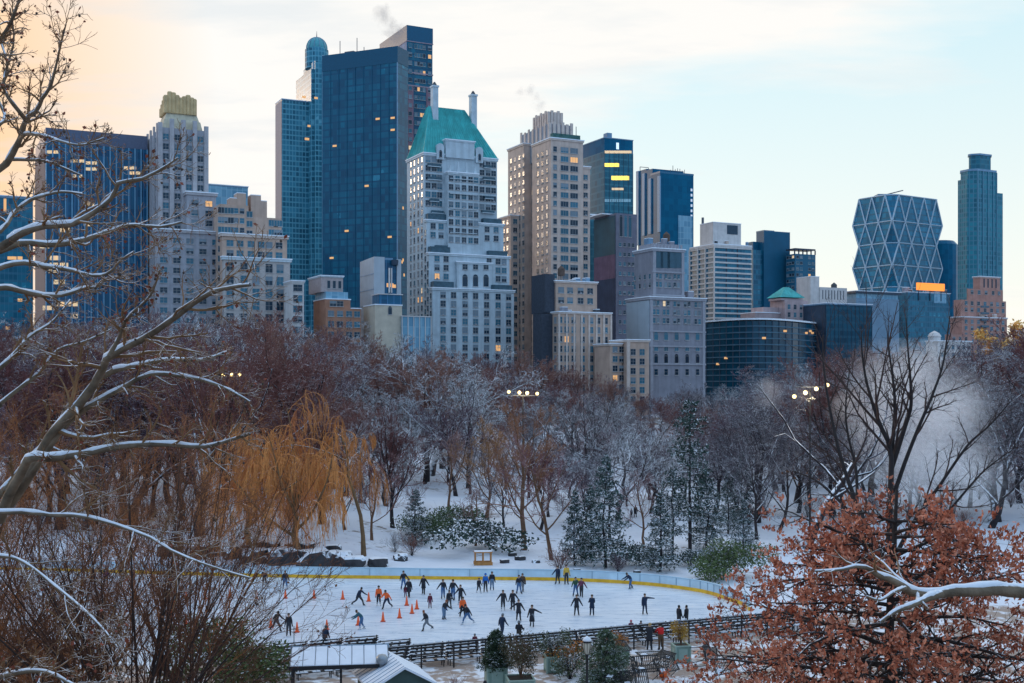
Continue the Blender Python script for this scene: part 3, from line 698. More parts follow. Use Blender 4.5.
b.grid('F', [555], zt - 3, 12, 3.55, 1.5, 2.0, 0, lit=.02); b.grid('F', [564.5, 574], zt - 3, 12, 3.55, 3.3, 2.1, 0, style='pair', lit=.03, mix=(.4, .5, .1)); b.grid('F', [585.5], b.z(163) - 3, 12, 3.55, 1.8, 2.0, 1.5, lit=.03)
b.grid('L', [511, 515, 519.5, 523.5], b.z(150, 0, L_) - 4, 12, 3.55, 1.6, 1.9, 0, lit=.01, mix=(.4, .2, .4)); b.grid('L', [538, 542.5, 547], zt - 4, 12, 3.55, 1.7, 2.0, 0, lit=.01)
b.grid('L', [529.5, 533], zt - 6, 12, 3.55, 1.7, 2.0, 3.5, lit=.02)
ya = L_ * .72; b.box('wall', m_tan, -4, -.01, ya, L_ + 3, 0, b.z(216, 0, ya)); b.cornice(m_tan2, -4, -.5, ya, L_ + 3, b.z(216, 0, ya), .6, .2); b.grid('L', [ya + 3 + 3.6 * i for i in range(int((L_ - ya) / 3.6))], b.z(219, 0, ya), 12, 3.55, 1.7, 2.0, -4, lit=.03, px=False); b.grid('F', [-2], b.z(219, 0, ya), 12, 3.55, 1.7, 2.0, ya, lit=.03, px=False)
b.finish()
# ---- lower beige building in front
b = Bld('beige_apartment_building', 'beige apartment block of two setbacks in front of the tan hotel tower', 536, 559, 611, 434)
W, L_ = b.w, b.l; zt = b.z(312)
b.box('wall', m_beige, 0, W, 0, L_, 0, zt); b.cornice(m_tan2, 0, W, 0, L_, zt, .6, .3)
for i in range(8): x = W * i / 7; b.box('pier', m_tan2, x - .35, x + .35, -.3, -.003, 0, zt - .7)
yb = 5; x0, x1 = b.fx(556, yb), b.fx(597, yb); z1 = b.z(281, x0, yb)
b.box('wall', m_beige, x0, x1, yb, yb + 14, zt, z1); b.cornice(m_tan2, x0, x1, yb, yb + 14, z1, .6, .3)
b.box('wall', mat('dark_party_wall', (.05, .06, .08), .9, .2), x0 - 4, x0 - .01, yb + 1, yb + 12, zt, b.z(274, x0, yb))  # party wall in a plain dark colour
b.box('wall', mat('dark_party_wall', (.05, .06, .08)), -4.5, -.01, 5, 12, 0, b.z(313))
b.grid('F', [560, 566.5, 573.5, 582.5, 591, 598, 605.5], zt - 1.5, 3, 3.5, 1.7, 2.2, 0, lit=.03, mix=(.5, .45, .05)); b.grid('F', [561, 570, 580.5, 590], z1 - 2, zt + 1, 3.7, 2.3, 2.1, yb, lit=.01)
b.clutter(2, W - 2, 1, 4, zt + .35, 3, .7); b.clutter(x0 + 2, x1 - 2, yb + 3, yb + 12, z1 + .35, 5); b.grid('L', [541, 546, 551, 555.5], zt - 1.5, 3, 3.5, 1.6, 2.2, 0, lit=.04); b.finish()
# ---- glass office tower with lit floors
b = Bld('glass_office_tower', 'dark teal glass box tower with bright yellow lit floors', 583, 604.5, 633, 640)
W, L_ = b.w, b.l; zt = b.z(138)
b.box('curtain_wall', c_teal, 0, W, 0, L_, 0, zt - 7); b.box('parapet', c_plain, 0, W, 0, L_, zt - 7 + .01, zt)
b.p('parapet_rail').box(-.2, W + .2, -.2, L_ + .2, zt + .01, zt + .5, m_steel)
b.box('roof_hut', m_steel, 4, 7, 4, 8, zt, zt + 4)
for i in range(7): b.p('mullion').box(W * i / 6 - .06, W * i / 6 + .06, -.15, -.003, 0, zt - 7, m_dark)
mY = glow('office_floor_light', (1, .72, .12), 1.4)
cells = [(606 + i * 2.3, 165, 2.0, 1.9) for i in range(6)] + [(613 + i * 2.4, 178, 2.0, 2.2) for i in range(7)]
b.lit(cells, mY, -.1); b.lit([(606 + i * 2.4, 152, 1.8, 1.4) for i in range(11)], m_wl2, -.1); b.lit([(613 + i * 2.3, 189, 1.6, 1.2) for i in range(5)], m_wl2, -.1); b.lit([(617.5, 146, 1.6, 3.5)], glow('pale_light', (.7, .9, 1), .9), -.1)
b.lit([(606 + i * 2.3, 200.5, 2, 1.5) for i in range(11)], mat('bright_pane', (.35, .55, .6), .2, .2), -.1); b.finish()
# ---- brown tower below it
b = Bld('brown_tower', 'dull mauve brown tower with a dark blank flank below the glass box tower', 594.5, 616, 637, 545)
W, L_ = b.w, b.l; zt = b.z(213)
b.box('wall', mat('mauve_brick', (.17, .17, .215), .9, .15, .3, streak=.3), 0, W, 0, L_, 0, zt)
b.box('side_panel', mat('dark_teal_flank', (.02, .075, .105), .7, .2, .2, streak=.3), -.3, -.01, .5, L_, b.z(254), zt - 1)
b.box('side_panel', mat('maroon_flank', (.13, .085, .13), .9, .2, .2, streak=.3), -.3, -.01, .5, L_, b.z(278), b.z(254) - .02)
b.box('side_panel', mat('navy_flank', (.035, .05, .09), .9, .2, .2, streak=.3), -.3, -.01, .5, L_, 0, b.z(278) - .02)
b.box('snow_ledge', m_snowcap, -4, W, L_ * .3, L_ + 4, zt + .02, zt + .5)
b.grid('F', [621, 625.5, 630], b.z(216), b.z(240), 12, 1.5, 9, 0, style='arch', lit=0, mix=(.4, .6, 0)); b.grid('F', [620, 624.5, 629, 633], b.z(242), 30, 4.4, 1.3, 1.7, 0, lit=.0); b.finish()
b = Bld('teal_wall_building', 'plain dark teal building wedged behind the tan hotel tower', 586, 589, 612, 575)
zt = b.z(215); b.box('curtain_wall', c_teal, 0, b.w, 0, 20, 0, zt); b.p('snow_ledge').box(-.3, b.w + .3, -.3, 20.3, zt, zt + .6, m_snowcap); b.finish()
# ---- stepped blue tower
b = Bld('stepped_blue_tower', 'smooth blue glass tower with saw-tooth steps and pale vertical fins on its left', 634, 660, 693.5, 720)
W, L_ = b.w, b.l; mfin = mat('pale_fin', (.20, .33, .45), .5, .08)
b.box('curtain_wall', c_plain, 0, W, 0, L_ * .36, 0, b.z(173)); b.box('parapet', mat('tower_parapet', (.03, .14, .24), .4, .1), -.1, W + .1, -.1, L_ * .36, b.z(173) + .01, b.z(171))
b.box('curtain_wall', c_plain, 1.5, W, L_ * .36 + .01, L_ * .68, 0, b.z(165.5)); b.box('curtain_wall', c_plain, 3, W, L_ * .68 + .01, L_, 0, b.z(163))
for (x, y, py, pb) in ((0, .02, 176, 232), (0, .36, 176, 232), (1.5, .68, 168, 232), (3, 1, 163, 240)):
    b.box('fin', mfin, x - .8, x - .01, L_ * y - 1.5, L_ * y + 1.2, b.z(pb), b.z(py))
b.p('roof_rail').tube([(3.5, L_ * .95, b.z(163) + 2.5), (W * .4, L_ * .95, b.z(163) + 2.5)], .2, m_antenna, 5); b.p('roof_rail').tube([(3.5, L_ * .95, b.z(163)), (3.5, L_ * .95, b.z(163) + 2.5)], .2, m_antenna, 5); b.p('roof_rail').tube([(W * .4, L_ * .95, b.z(163)), (W * .4, L_ * .95, b.z(163) + 2.5)], .2, m_antenna, 5)
for i in range(7): x = W * (.45 + .07 * i); b.p('antenna').tube([(x, 5, b.z(172)), (x, 5, b.z(172) + 2 + 4 * rnd.random())], .18, m_antenna, 5)
b.lit([(691.5, 190 + 5.2 * i, 1.3, 1.6) for i in range(9)], glow('corner_lights', (.75, .85, 1), .45), -.1)
x0 = b.fx(678); b.p('mirrored_bay').box(x0, W - 1, -.35, -.01, 0, b.z(214), c_lite); b.finish()
# ---- club building
b = Bld('stone_club_building', 'wide grey mauve stone club building with arched windows and a set back top', 627, 650, 705, 446)
W, L_ = b.w, b.l; zt = b.z(297)
b.box('wall', m_mauve, 0, W, 0, L_, 0, zt); b.cornice(m_mauve2, 0, W, 0, L_, zt, .9, .45)
b.box('side_wall', mat('blank_grey_wall', (.36, .42, .47), .9, .08, .2, streak=.2), -.25, -.01, .3, L_, 0, zt - 1.2)
yb = 3; x1 = b.fx(684, yb); xo = b.fx(653, yb); ze = b.z(248, 0, yb)
b.box('wall', m_mauve, xo, x1, yb, L_, zt, ze); b.cornice(m_mauve2, xo, x1, yb, L_, ze, .9, .4)
b.box('penthouse', m_mauve2, xo + 1, x1 - 1, yb + 2, L_ - 2, ze + .4, ze + 2.2)
for i in range(9): x = xo + 1 + (x1 - xo - 2) * i / 8; b.box('parapet_post', m_mauve2, x - .3, x + .3, yb, yb + .6, ze + .36, ze + 1.9)
for i in range(4):
    x = xo + (x1 - xo) * (.17 + .22 * i); b.p('great_window').box(x - 2.1, x + 2.1, yb - .1, yb - .003, b.z(268, x, yb), b.z(251.5, x, yb), glass('great_window_glass', (.04, .10, .14)))
for py in (270.5, 294): b.p('string_course').box(xo - .3, x1 + .3, yb - .4, yb - .01, b.z(py) - .3, b.z(py) + .3, m_mauve2)
for py in (331, 346, 364): b.p('string_course').box(-.3, W + .3, -.35, -.01, b.z(py) - .3, b.z(py) + .3, m_mauve2)
for q in (xo + .6, x1 - .6): b.p('quoin').box(q - .6, q + .6, yb - .25, yb - .002, zt, ze - 1, m_mauve2)
for q in (.6, W - .6): b.p('quoin').box(q - .6, q + .6, -.25, -.002, 0, zt - 1, m_mauve2)
for px in (658.5, 667.5, 676.5):
    b.grid('F', [px - 1.9, px + 1.9], b.z(272.5, 0, yb), b.z(293), 3.1, 1.15, 1.9, yb, lit=.0, mix=(.2, .5, .3))
for px in (656, 666, 676.5, 687, 697.5):
    b.grid('F', [px - 1.9, px + 1.9], b.z(300), b.z(329), 3.2, 1.15, 1.9, 0, lit=.03, mix=(.2, .5, .3))
    x = b.fx(px); b.wins.append((x, 0, b.z(340, x), 'F', 1.7, 2.2, 'b', 'arch')); b.wins.append((x, 0, b.z(351, x), 'F', 1.6, 1.6, 'b', 'pair')); b.wins.append((x, 0, b.z(363, x), 'F', 1.6, 2.6, 'd', 'arch'))
    b.wins.append((x, 0, b.z(375, x), 'F', 1.5, 2.2, 'd', 'sash'))
b.clutter(xo + 2, x1 - 2, yb + 3, L_ - 3, ze + 2.2, 4); b.clutter(x1 + 3, W - 2, 2, 10, zt + .35, 3); b.grid('L', [635, 640, 645, 650], b.z(272), b.z(294), 3.2, 1.2, 1.8, xo, lit=.0); b.finish()
b = Bld('low_tan_building', 'low tan stone block with two bays below the grey club building', 611, 628, 649, 428)
zt = b.z(340); b.box('wall', m_beige, 0, b.w, 0, 12, 0, zt); b.cornice(m_tan2, 0, b.w, 0, 12, zt, .7, .3); b.box('pier', m_tan2, -.6, .6, -.5, -.003, 0, zt); b.grid('F', [633, 642], zt - 3, 2, 3.4, 2.0, 2.1, 0, lit=.02)
xw = b.fx(610, 3); b.box('wall', m_beige, xw, -.61, 3, 14, 0, b.z(344)); b.cornice(m_tan2, xw, -.9, 3, 14, b.z(344), .6, .3); b.grid('F', [615, 621.5], b.z(346), 2, 3.4, 1.9, 2.0, 3, lit=.02); b.finish()
# ---- white banded slab
b = Bld('white_balcony_tower', 'white banded apartment slab with a blank penthouse and a square dark vent', 689.5, 714, 752, 650)
W, L_ = b.w, b.l; zt = b.z(244); pitch = 2.75
b.box('glazed_wall', c_blue, .4, W - .4, .4, L_ - .4, 0, zt - 2)
for i in range(26):
    z = zt - 1.5 - i * pitch
    if z < 2: break
    b.box('floor_band', m_white, 0, W, 0, L_, z - .45, z + .45)
b.box('floor_band', m_white, -.1, W + .1, -.1, L_ + .1, zt - 1, zt); b.p('roof_snow').box(0, W, 0, L_, zt + .003, zt + .4, m_snowcap)
for q in (.0, .35, .66, 1): b.p('column').box(-.25, .38, L_ * q - .4, L_ * q + .4, 0, zt - 1.05, m_white)
for q in (.33, .62): b.p('column').box(W * q - .3, W * q + .3, .1, .39, 0, zt - 1.05, m_dark)
x0, x1 = b.fx(716, 3), b.fx(741, 3); zp = b.z(222.5, x0, 3); ylen = b.sy(703, x0)
b.box('penthouse', m_white, x0 - 2, x1, 3, max(ylen, 12), zt + .4, zp); b.p('penthouse').box(x0 - 2.2, x1 + .2, 2.8, max(ylen, 12), zp, zp + .35, m_snowcap)
xa, xb = b.fx(727, 3), b.fx(737.5, 3); b.p('vent').box(xa, xb, 2.8, 2.99, b.z(234, xa, 3), b.z(225, xa, 3), mat('vent_louvre', (.03, .06, .09), .5, .1))
b.clutter(1, W - 1, 1, 2.5, zt + .4, 3, .8); b.p('flue').tube([(x0 - 1, 14, zp), (x0 - 1, 14, zp + 4)], .7, m_antenna, 8); b.finish()
# ---- curved banded building
br = thing('curved_building', 'long dark curved building with pale floor bands and snow on its roof', 'building', (0, 0, GB))
def curve_pts(off=0.0):
    P = []
    for i in range(21):
        t = i / 20; px = 700 + 132 * t; d = 600 - 46 * math.sin(math.pi * min(1, t * .95 + .02)) + 30 * t
        a = at(px, 0, d + off); P.append((a.x, a.y))
    return P
F0, F1 = curve_pts(), curve_pts(22)
zt = H + (YH - 320.5) * 575 / F - GB
def curve_wall(name, off, z0, z1, m):
    a, c = curve_pts(off), curve_pts(22); mb = MB(); mb.prism(a + c[::-1], z0, z1, m); return mb.build(name, br)
curve_wall('glazed_wall', 0, 0, zt - .5, mat('curved_glazing', (.006, .06, .10), .2, .4, .12))
for nm, mm, dz0, dz1 in (('floor_band', mat('grey_band', (.07, .15, .21), .7, .15, .3), -.28, .28),):
    mb = MB()
    for i in range(14):
        z = zt - 3.0 - 2.9 * i; a, c = curve_pts(-.6), curve_pts(0.2); mb.prism(a + c[::-1], z + dz0, z + dz1, mm)
    mb.build(nm, br)
mb = MB(); mb.prism(curve_pts(-1.0) + curve_pts(22)[::-1], zt, zt + .8, m_snowcap); mb.build('roof_snow', br)
mb = MB()
for i, (x, y) in enumerate(curve_pts(-.3)):
    mb.box(x - .2, x + .2, y - .1, y + .3, 0, zt, m_dark)
mb.build('mullion', br)
for (px, py) in ((718, 364), (726, 358), (764, 338), (810, 331), (812, 333), (806, 333), (785, 331)):
    t = (px - 700) / 132; d = 600 - 46 * math.sin(math.pi * min(1, t * .95 + .02)) + 30 * t - .9
    p = at(px, py, d); mb = MB(); mb.box(-.9, .9, 0, .1, -.5, .5, m_wl); link('lit_window', mb.mesh('lit_window'), br, (p.x, p.y, p.z - GB))
# ---- navy twins
b = Bld('navy_tower', 'plain dark navy tower with a lower stepped shoulder on its left', 750, 764, 790, 850)
W, L_ = b.w, b.l; zt = b.z(231); md = mat('navy_cladding', (.003, .09, .165), .5, .12, .1)
b.box('wall', md, 0, W, 0, L_ * .55, 0, zt); b.box('shoulder', c_blue, -.01 - 8, -.02, 2, L_ * .9, 0, b.z(250)); b.box('shoulder', md, -5, -.02, 6, L_ * .9, b.z(250) + .01, b.z(241)); b.box('roof_hut', md, W * .1, W * .5, 3, 12, zt, zt + 1.2); b.box('roof_snow', m_steel, -.1, W + .1, -.1, L_ * .55, zt + .003, zt + .3); b.finish()
b = Bld('navy_office_tower', 'dark blue office tower with small bright windows right of the plain navy tower', 786, 795, 815.5, 845)
W, L_ = b.w, b.l; zt = b.z(248); b.box('wall', mat('navy_cladding_light', (.015, .115, .19), .5, .12, .1), 0, W, 0, L_, 0, zt - 4); b.box('roof_frame', m_dark, 0, W, 0, L_, zt - 1, zt)
for i in range(6): b.box('roof_frame', m_dark, W * i / 5 - .3, W * i / 5 + .3, 0, .8, zt - 4, zt - 1.01)
b.grid('F', [W * q for q in (.12, .3, .7, .88)], zt - 5, 40, 4.2, 2.1, 1.8, 0, style='plain', lit=.05, mix=(.2, .5, .3), px=False); b.grid('L', [L_ * q for q in (.2, .5, .8)], zt - 5, 40, 4.2, 2.2, 1.8, 0, style='plain', lit=.02, mix=(.2, .5, .3), px=False); b.finish()
# ---- small copper pyramid
b = Bld('pyramid_roof_building', 'stepped pinkish stone house with a small green copper pyramid roof', 775, 785, 808, 610)
W, L_ = b.w, b.l + 4; zt = b.z(300); m_ps = mat('pinkish_stone', (.40, .30, .30), .9, .15, .3, streak=.3)
b.box('wall', m_ps, 0, W, 0, L_, 0, zt); x0, x1 = b.fx(781, 1), b.fx(803, 1); b.box('belfry', m_ps, x0, x1, 1, L_ - 1, zt, b.z(298))
zz = b.z(297); zk = b.z(287.5, W / 2, L_ / 2); mx, my = (x0 + x1) / 2, L_ / 2
b.p('roof').add([(x0 - .8, .2, zz), (x1 + .8, .2, zz), (x1 + .8, L_ - .2, zz), (x0 - .8, L_ - .2, zz), (mx - 1.2, my - 1, zk), (mx + 1.2, my - 1, zk), (mx + 1.2, my + 1, zk), (mx - 1.2, my + 1, zk)], [(3, 2, 1, 0), (0, 1, 5, 4), (1, 2, 6, 5), (2, 3, 7, 6), (3, 0, 4, 7), (4, 5, 6, 7)], m_copper)
xw = b.fx(755, 4); b.box('wing', m_ps, xw, -.01, 4, L_ + 4, 0, b.z(313)); b.p('wing').box(xw, -.02, 3.7, L_ + 4, b.z(313) + .01, b.z(313) + .4, m_snowcap); b.box('wing', m_ps, xw + 6, -.02, 5, L_ + 3, b.z(313) + .41, b.z(307))
b.grid('F', [789, 795, 801], zt - 2, 4, 4, 1.6, 2.4, 0, lit=.05); b.finish()
# ---- beige blank block
b = Bld('beige_blank_building', 'blank beige rooftop block with narrow vertical slots', 810, 820, 847, 650)
W, L_ = b.w, b.l + 4; zt = b.z(287); b.box('wall', m_white, 0, W, 0, L_, 0, zt); b.box('wall', m_white, -6, -.01, 0.6, L_, 0, b.z(277)); b.p('roof_snow').box(-6.1, .1, .5, L_, b.z(277) + .003, b.z(277) + .35, m_snowcap)
for i in range(8): x = W * (.1 + .11 * i); b.p('slot').box(x - .28, x + .28, -.1, -.003, b.z(299), zt - 1.5, mat('slot_dark_glass', (.12, .13, .15), .5, .1))  # dark strips for the slots
b.p('roof_tank').lathe([(1.6, zt), (1.6, zt + 2), (.2, zt + 3.2)], m_roofing, (W * .7, 4, 0), 10); b.finish()
# ---- low dark glass blocks
b = Bld('low_glass_block', 'low dark blue glass block under the beige blank building', 800, 826, 872, 600)
W, L_ = b.w, b.l; zt = b.z(304); b.box('curtain_wall', c_low, 0, W, 0, L_, 0, zt); b.cornice(m_steel, 0, W, 0, L_, zt + .4, .6, .25); b.box('side_wall', m_dark, -.3, -.01, .2, L_, 0, zt - .5)
for q in range(12): b.p('mullion').box(W * q / 11 - .07, W * q / 11 + .07, -.15, -.003, 0, zt - .7, m_dark)
b.finish()
b = Bld('corniced_block', 'blue grey block with a dark projecting cornice below the faceted tower', 846, 856, 899, 700)
W, L_ = b.w, b.l + 6; zt = b.z(291); b.box('wall', mat('blue_grey_panel', (.17, .27, .36), .7, .12, .2), 0, W, 0, L_, 0, zt - 4); b.box('cornice', m_dark, -1, W + 1, -1, L_ + 1, zt - 1.2, zt); b.box('glazed_band', c_lite, .5, W - .5, .3, L_, zt - 4 + .01, zt - 1.21); b.p('roof_snow').box(-1, W + 1, -1, L_ + 1, zt + .003, zt + .35, m_snowcap); b.finish()
# ---- faceted diagrid tower
hr = thing('diagrid_tower', 'faceted blue glass tower wrapped in a pale triangular steel grid', 'building', (0, 0, GB))
d0 = 900; cpt = at(892, 0, d0); C2 = Vector((cpt.x, cpt.y)); yaw = R(33); u2 = Vector((math.cos(yaw), math.sin(yaw))); v2 = Vector((-math.sin(yaw), math.cos(yaw)))
def solve(px, w): t = (px - XC) / F; return (t * C2.y - C2.x) / (w.x - t * w.y)
W2, L2 = solve(942, u2), solve(853, v2)
lev = [H + (YH - py) * (d0 + 5) / F - GB for py in (332, 309, 287, 265.5, 243, 221.5, 195)]
ch = 6.5
def plan(odd):
    if odd: return [(0, 0), (0, 0), (W2, 0), (W2, 0), (W2, L2), (W2, L2), (0, L2), (0, L2)]
    return [(0, ch), (ch, 0), (W2 - ch, 0), (W2, ch), (W2, L2 - ch), (W2 - ch, L2), (ch, L2), (0, L2 - ch)]
def w3(p, z): q = C2 + u2 * p[0] + v2 * p[1]; return Vector((q.x, q.y, z))
mb = MB(); grid_mb = MB(); m_dg = mat('diagrid_steel', (.42, .52, .60), .45, .08)
c_h = curtain('glazing_diagrid', (.005, .11, .19), (.025, .25, .39), (.18, .52, .68), 2.6, 4.3, .05, .22, (.03, .13, .2), (.05, .18, .26))
nlev = len(lev)
for k in range(nlev - 1):
    oa, ob = (k % 2 == 1), ((k + 1) % 2 == 1); A, Bp = plan(oa), plan(ob)
    for i in range(8):
        j = (i + 1) % 8; q = [w3(A[i], lev[k]), w3(A[j], lev[k]), w3(Bp[j], lev[k + 1]), w3(Bp[i], lev[k + 1])]
        vs = []
        for x in q:
            if not any((x - y).length < .01 for y in vs): vs.append(x)
        mb.add(vs, [tuple(range(len(vs)))], c_h)
mb.add([w3(p, lev[-1]) for p in plan((nlev - 1) % 2 == 1)], [tuple(range(8))], m_roofing)
mb.build('curtain_wall', hr)
def face_nodes(face, k):
    odd = k % 2 == 1; n = 4 if face in 'FB' else 3
    Lf = W2 if face in 'FB' else L2
    s_ = [Lf * i / n for i in range(n + 1)] if odd else [Lf * (i + .5) / n for i in range(n)]
    if not odd: s_[0] = max(ch, s_[0]) if False else s_[0]
    y = {'F': lambda q: (q, 0), 'L': lambda q: (0, q), 'R': lambda q: (W2, q), 'B': lambda q: (q, L2)}[face]
    out = {'F': (0, -.25), 'L': (-.25, 0), 'R': (.25, 0), 'B': (0, .25)}[face]
    return [(y(q)[0] + out[0], y(q)[1] + out[1]) for q in s_]
for face in 'FLRB':
    for k in range(nlev - 1):
        a, c = face_nodes(face, k), face_nodes(face, k + 1)
        for i in range(len(a)):
            js = (i, i + 1) if len(c) > len(a) else (i - 1, i)
            for j in js:
                if 0 <= j < len(c): grid_mb.tube([w3(a[i], lev[k]), w3(c[j], lev[k + 1])], .62, m_dg, 4)
for k in range(nlev):
    P = plan(k % 2 == 1)
    for i in range(8):
        a, c = w3(P[i], lev[k]), w3(P[(i + 1) % 8], lev[k])
        if (a - c).length > .1:
            mid = (a + c) / 2; cen = w3((W2 / 2, L2 / 2), lev[k]); o = (mid - cen).normalized() * .25
            grid_mb.tube([a + o, c + o], .5, m_dg, 4)
grid_mb.build('steel_grid', hr)
mb = MB(); p = w3((W2 * .25, L2 * .5), lev[-1]); mb.box(p.x - 7, p.x + 7, p.y - 5, p.y + 5, p.z, p.z + 3, m_steel); mb.tube([p + Vector((-4, 0, 2)), p + Vector((14, 0, 6.5))], .4, m_antenna, 5); mb.build('roof_crane', hr)
# ---- building with the orange sign
b = Bld('signboard_building', 'low blue glass building carrying a long glowing orange sign', 893, 908, 950, 800)
W, L_ = b.w, b.l; zt = b.z(292); b.box('curtain_wall', c_blue, 0, W, 0, L_, 0, zt); b.cornice(m_steel, 0, W, 0, L_, zt, .6, .2)
x0, x1 = b.fx(916.5, -1), b.fx(944.5, -1)
b.p('orange_sign').box(x0, x1, -1.2, -.7, b.z(290, x0, -1), b.z(282.5, x0, -1), glow('sign_orange', (1.0, .30, .035), 1.05))
b.clutter(1, W - 1, 3, 14, zt + .4, 5, 1.2)
for q in (.1, .5, .9): b.p('sign_post').box(x0 + (x1 - x0) * q - .2, x0 + (x1 - x0) * q + .2, -.65, -.1, b.z(300), b.z(283), m_dark)
xa, xb = b.fx(934, 0), b.fx(946, 0); b.p('pale_pane').box(xa, xb, -.2, -.01, b.z(303, xa), b.z(293, xa), c_lite); b.finish()
b = Bld('dark_round_tower', 'dark blue tower tucked between the faceted tower and the tall right tower', 934, 940, 962, 960)
mb = b.p('wall'); mb.lathe([(b.w * .62, 0), (b.w * .62, b.z(243)), (b.w * .5, b.z(239)), (b.w * .2, b.z(238.5))], c_plain, (b.w * .55, b.w * .6, 0), 20); b.p('antenna').tube([(b.w * .5, b.w * .6, b.z(240)), (b.w * .5, b.w * .6, b.z(234))], .3, m_antenna, 5); b.finish()
# ---- right tower
b = Bld('tall_right_tower', 'tall teal glass tower with stepped shoulders and an octagonal cap', 956, 973, 1005, 860)
W, L_ = b.w, b.l; c_rt = curtain('glazing_right_tower', (.004, .10, .145), (.02, .25, .31), (.18, .52, .57), 1.8, 3.4, .2, .3, (.05, .18, .24), (.07, .22, .29))
zt = b.z(168.5); c = W * .14
octo = lambda x0, x1, y0, y1, c: [(x0 + c, y0), (x1 - c, y0), (x1, y0 + c), (x1, y1 - c), (x1 - c, y1), (x0 + c, y1), (x0, y1 - c), (x0, y0 + c)]
b.p('curtain_wall').prism(octo(0, W * .86, 0, L_, c), 0, zt, c_rt); b.p('curtain_wall').box(W * .5, W, 2, L_ * .8, 0, b.z(190), c_rt); b.p('curtain_wall').box(-1.5, W * .4, 4, L_ * .8, 0, b.z(178), c_rt)
b.p('cap').prism(octo(W * .15, W * .76, 2, L_ * .8, c), zt, b.z(153.5), c_teal); b.p('cap_rim').prism(octo(W * .13, W * .78, 1.6, L_ * .82, c), b.z(153.5) + .01, b.z(151.8), m_steel)
b.p('cap_rim').prism(octo(-.3, W * .86 + .3, -.3, L_ + .3, c), zt - 1.2, zt + .3, m_steel)
for q in (.14, .3, .46, .62, .73): b.p('pier').box(W * q - .35, W * q + .35, -.5, -.003, 0, zt - 1.3, mat('tower_rib', (.08, .22, .30), .5, .1))
b.finish()
# ---- pink brick building
b = Bld('pink_brick_building', 'stepped pink brick apartment house at the right with balconies and a small roof tower', 950, 962, 1007, 600)
W, L_ = b.w, b.l
b.box('wall', m_pink, 0, W, 0, L_, 0, b.z(317)); x0, x1 = b.fx(961, 3), b.fx(1006, 3); b.box('wall', m_pink, x0, x1, 3, L_, b.z(317), b.z(299)); x0, x1 = b.fx(968, 6), b.fx(1003, 6); b.box('wall', m_pink, x0, x1, 6, L_ - 1, b.z(299), b.z(287))
x0, x1 = b.fx(980, 6.5), b.fx(1000, 6.5); b.box('roof_tower', m_pink, x0, x1, 6.5, 11, b.z(287), b.z(274)); b.cornice(mat('pink_trim', (.50, .36, .32), .9, .1), x0, x1, 6.5, 11, b.z(274), .6, .2)
for i in range(4): x = x0 + (x1 - x0) * (.2 + .2 * i); b.p('roof_tower').box(x - .4, x + .4, 6.4, 6.49, b.z(285), b.z(276), m_wd)
x0, x1 = b.fx(951, -4), b.fx(972, -4); b.box('wall', m_pink, x0, x1, -4, -.01, 0, b.z(335)); b.cornice(mat('pink_trim', (.5, .36, .32)), 0, W, 0, L_, b.z(317), .5, .2)
b.clutter(2, W - 2, .8, 2.5, b.z(317) + .35, 3, .6); b.grid('F', [966, 972, 978.5, 985, 991.5, 997.5, 1003], b.z(319), 3, 3.3, 1.7, 1.9, 0, lit=.02); b.grid('F', [966, 972, 978.5, 985, 991.5, 997.5, 1003], b.z(300), b.z(316), 3.3, 1.7, 1.9, 3, lit=.02); b.grid('F', [972, 979, 986, 993, 999], b.z(288), b.z(298), 3.3, 1.7, 1.9, 6, lit=.04)
b.grid('F', [954, 960, 966], b.z(337), 3, 3.3, 1.6, 1.8, -4, lit=.02)
for i in range(6): xx = b.fx(981.5, -1); b.p('balcony').box(xx, xx + 5, -1.4, -.3, b.z(306) - 3.3 * i - .5, b.z(306) - 3.3 * i + .5, mat('balcony_grey', (.10, .15, .19), .7, .2))
b.finish()
b = Bld('white_stone_building', 'low white stone building with a little roof pavilion in front of the pink brick house', 926, 938, 971, 520)
W, L_ = b.w, b.l; zt = b.z(341); b.box('wall', m_white, 0, W, 0, L_, 0, zt); b.cornice(m_white, 0, W, 0, L_, zt, .5, .25); b.grid('F', [942, 947.5, 953, 958.5, 964, 969], zt - 1.5, 2, 3.3, 1.4, 1.7, 0, lit=.02)
b.p('pavilion').lathe([(2.6, zt + .4), (2.6, zt + 2), (3, zt + 2.1), (2, zt + 3.6), (.2, zt + 4.6)], m_white, (2, 4, 0), 10); b.finish()
# ---- cluster under the dark slab
b = Bld('angular_white_building', 'angular pale panelled building with a slanted top below the dark slab', 360, 374, 400, 426)
W, L_ = b.w, b.l; mpan = mat('pale_panel', (.40, .44, .48), .7, .1, .2, streak=.2)
y0 = b.sy(360); zt, zt2 = b.z(256.5), b.z(262, 0, y0)
b.p('wall').add([(0, 0, 0), (4, 0, 0), (4, y0, 0), (0, y0, 0), (0, 0, zt), (4, 0, zt), (4, y0, zt2), (0, y0, zt2)], [(0, 3, 2, 1), (4, 5, 6, 7), (0, 1, 5, 4), (1, 2, 6, 5), (2, 3, 7, 6), (3, 0, 4, 7)], mpan)
for i in range(5): z = zt2 - 5.5 * (i + 1); b.p('panel_joint').box(-.12, -.003, .1, y0 - .1, z - .15, z + .15, m_steel)
b.box('glass_wing', c_slab, 4.01, W, 1, y0, 0, b.z(259)); b.p('pipe').box(W * .58, W * .64, .5, .98, b.z(292), b.z(267), m_white); b.p('pipe').box(W * .68, W * .72, .5, .98, b.z(292), b.z(267), m_white)
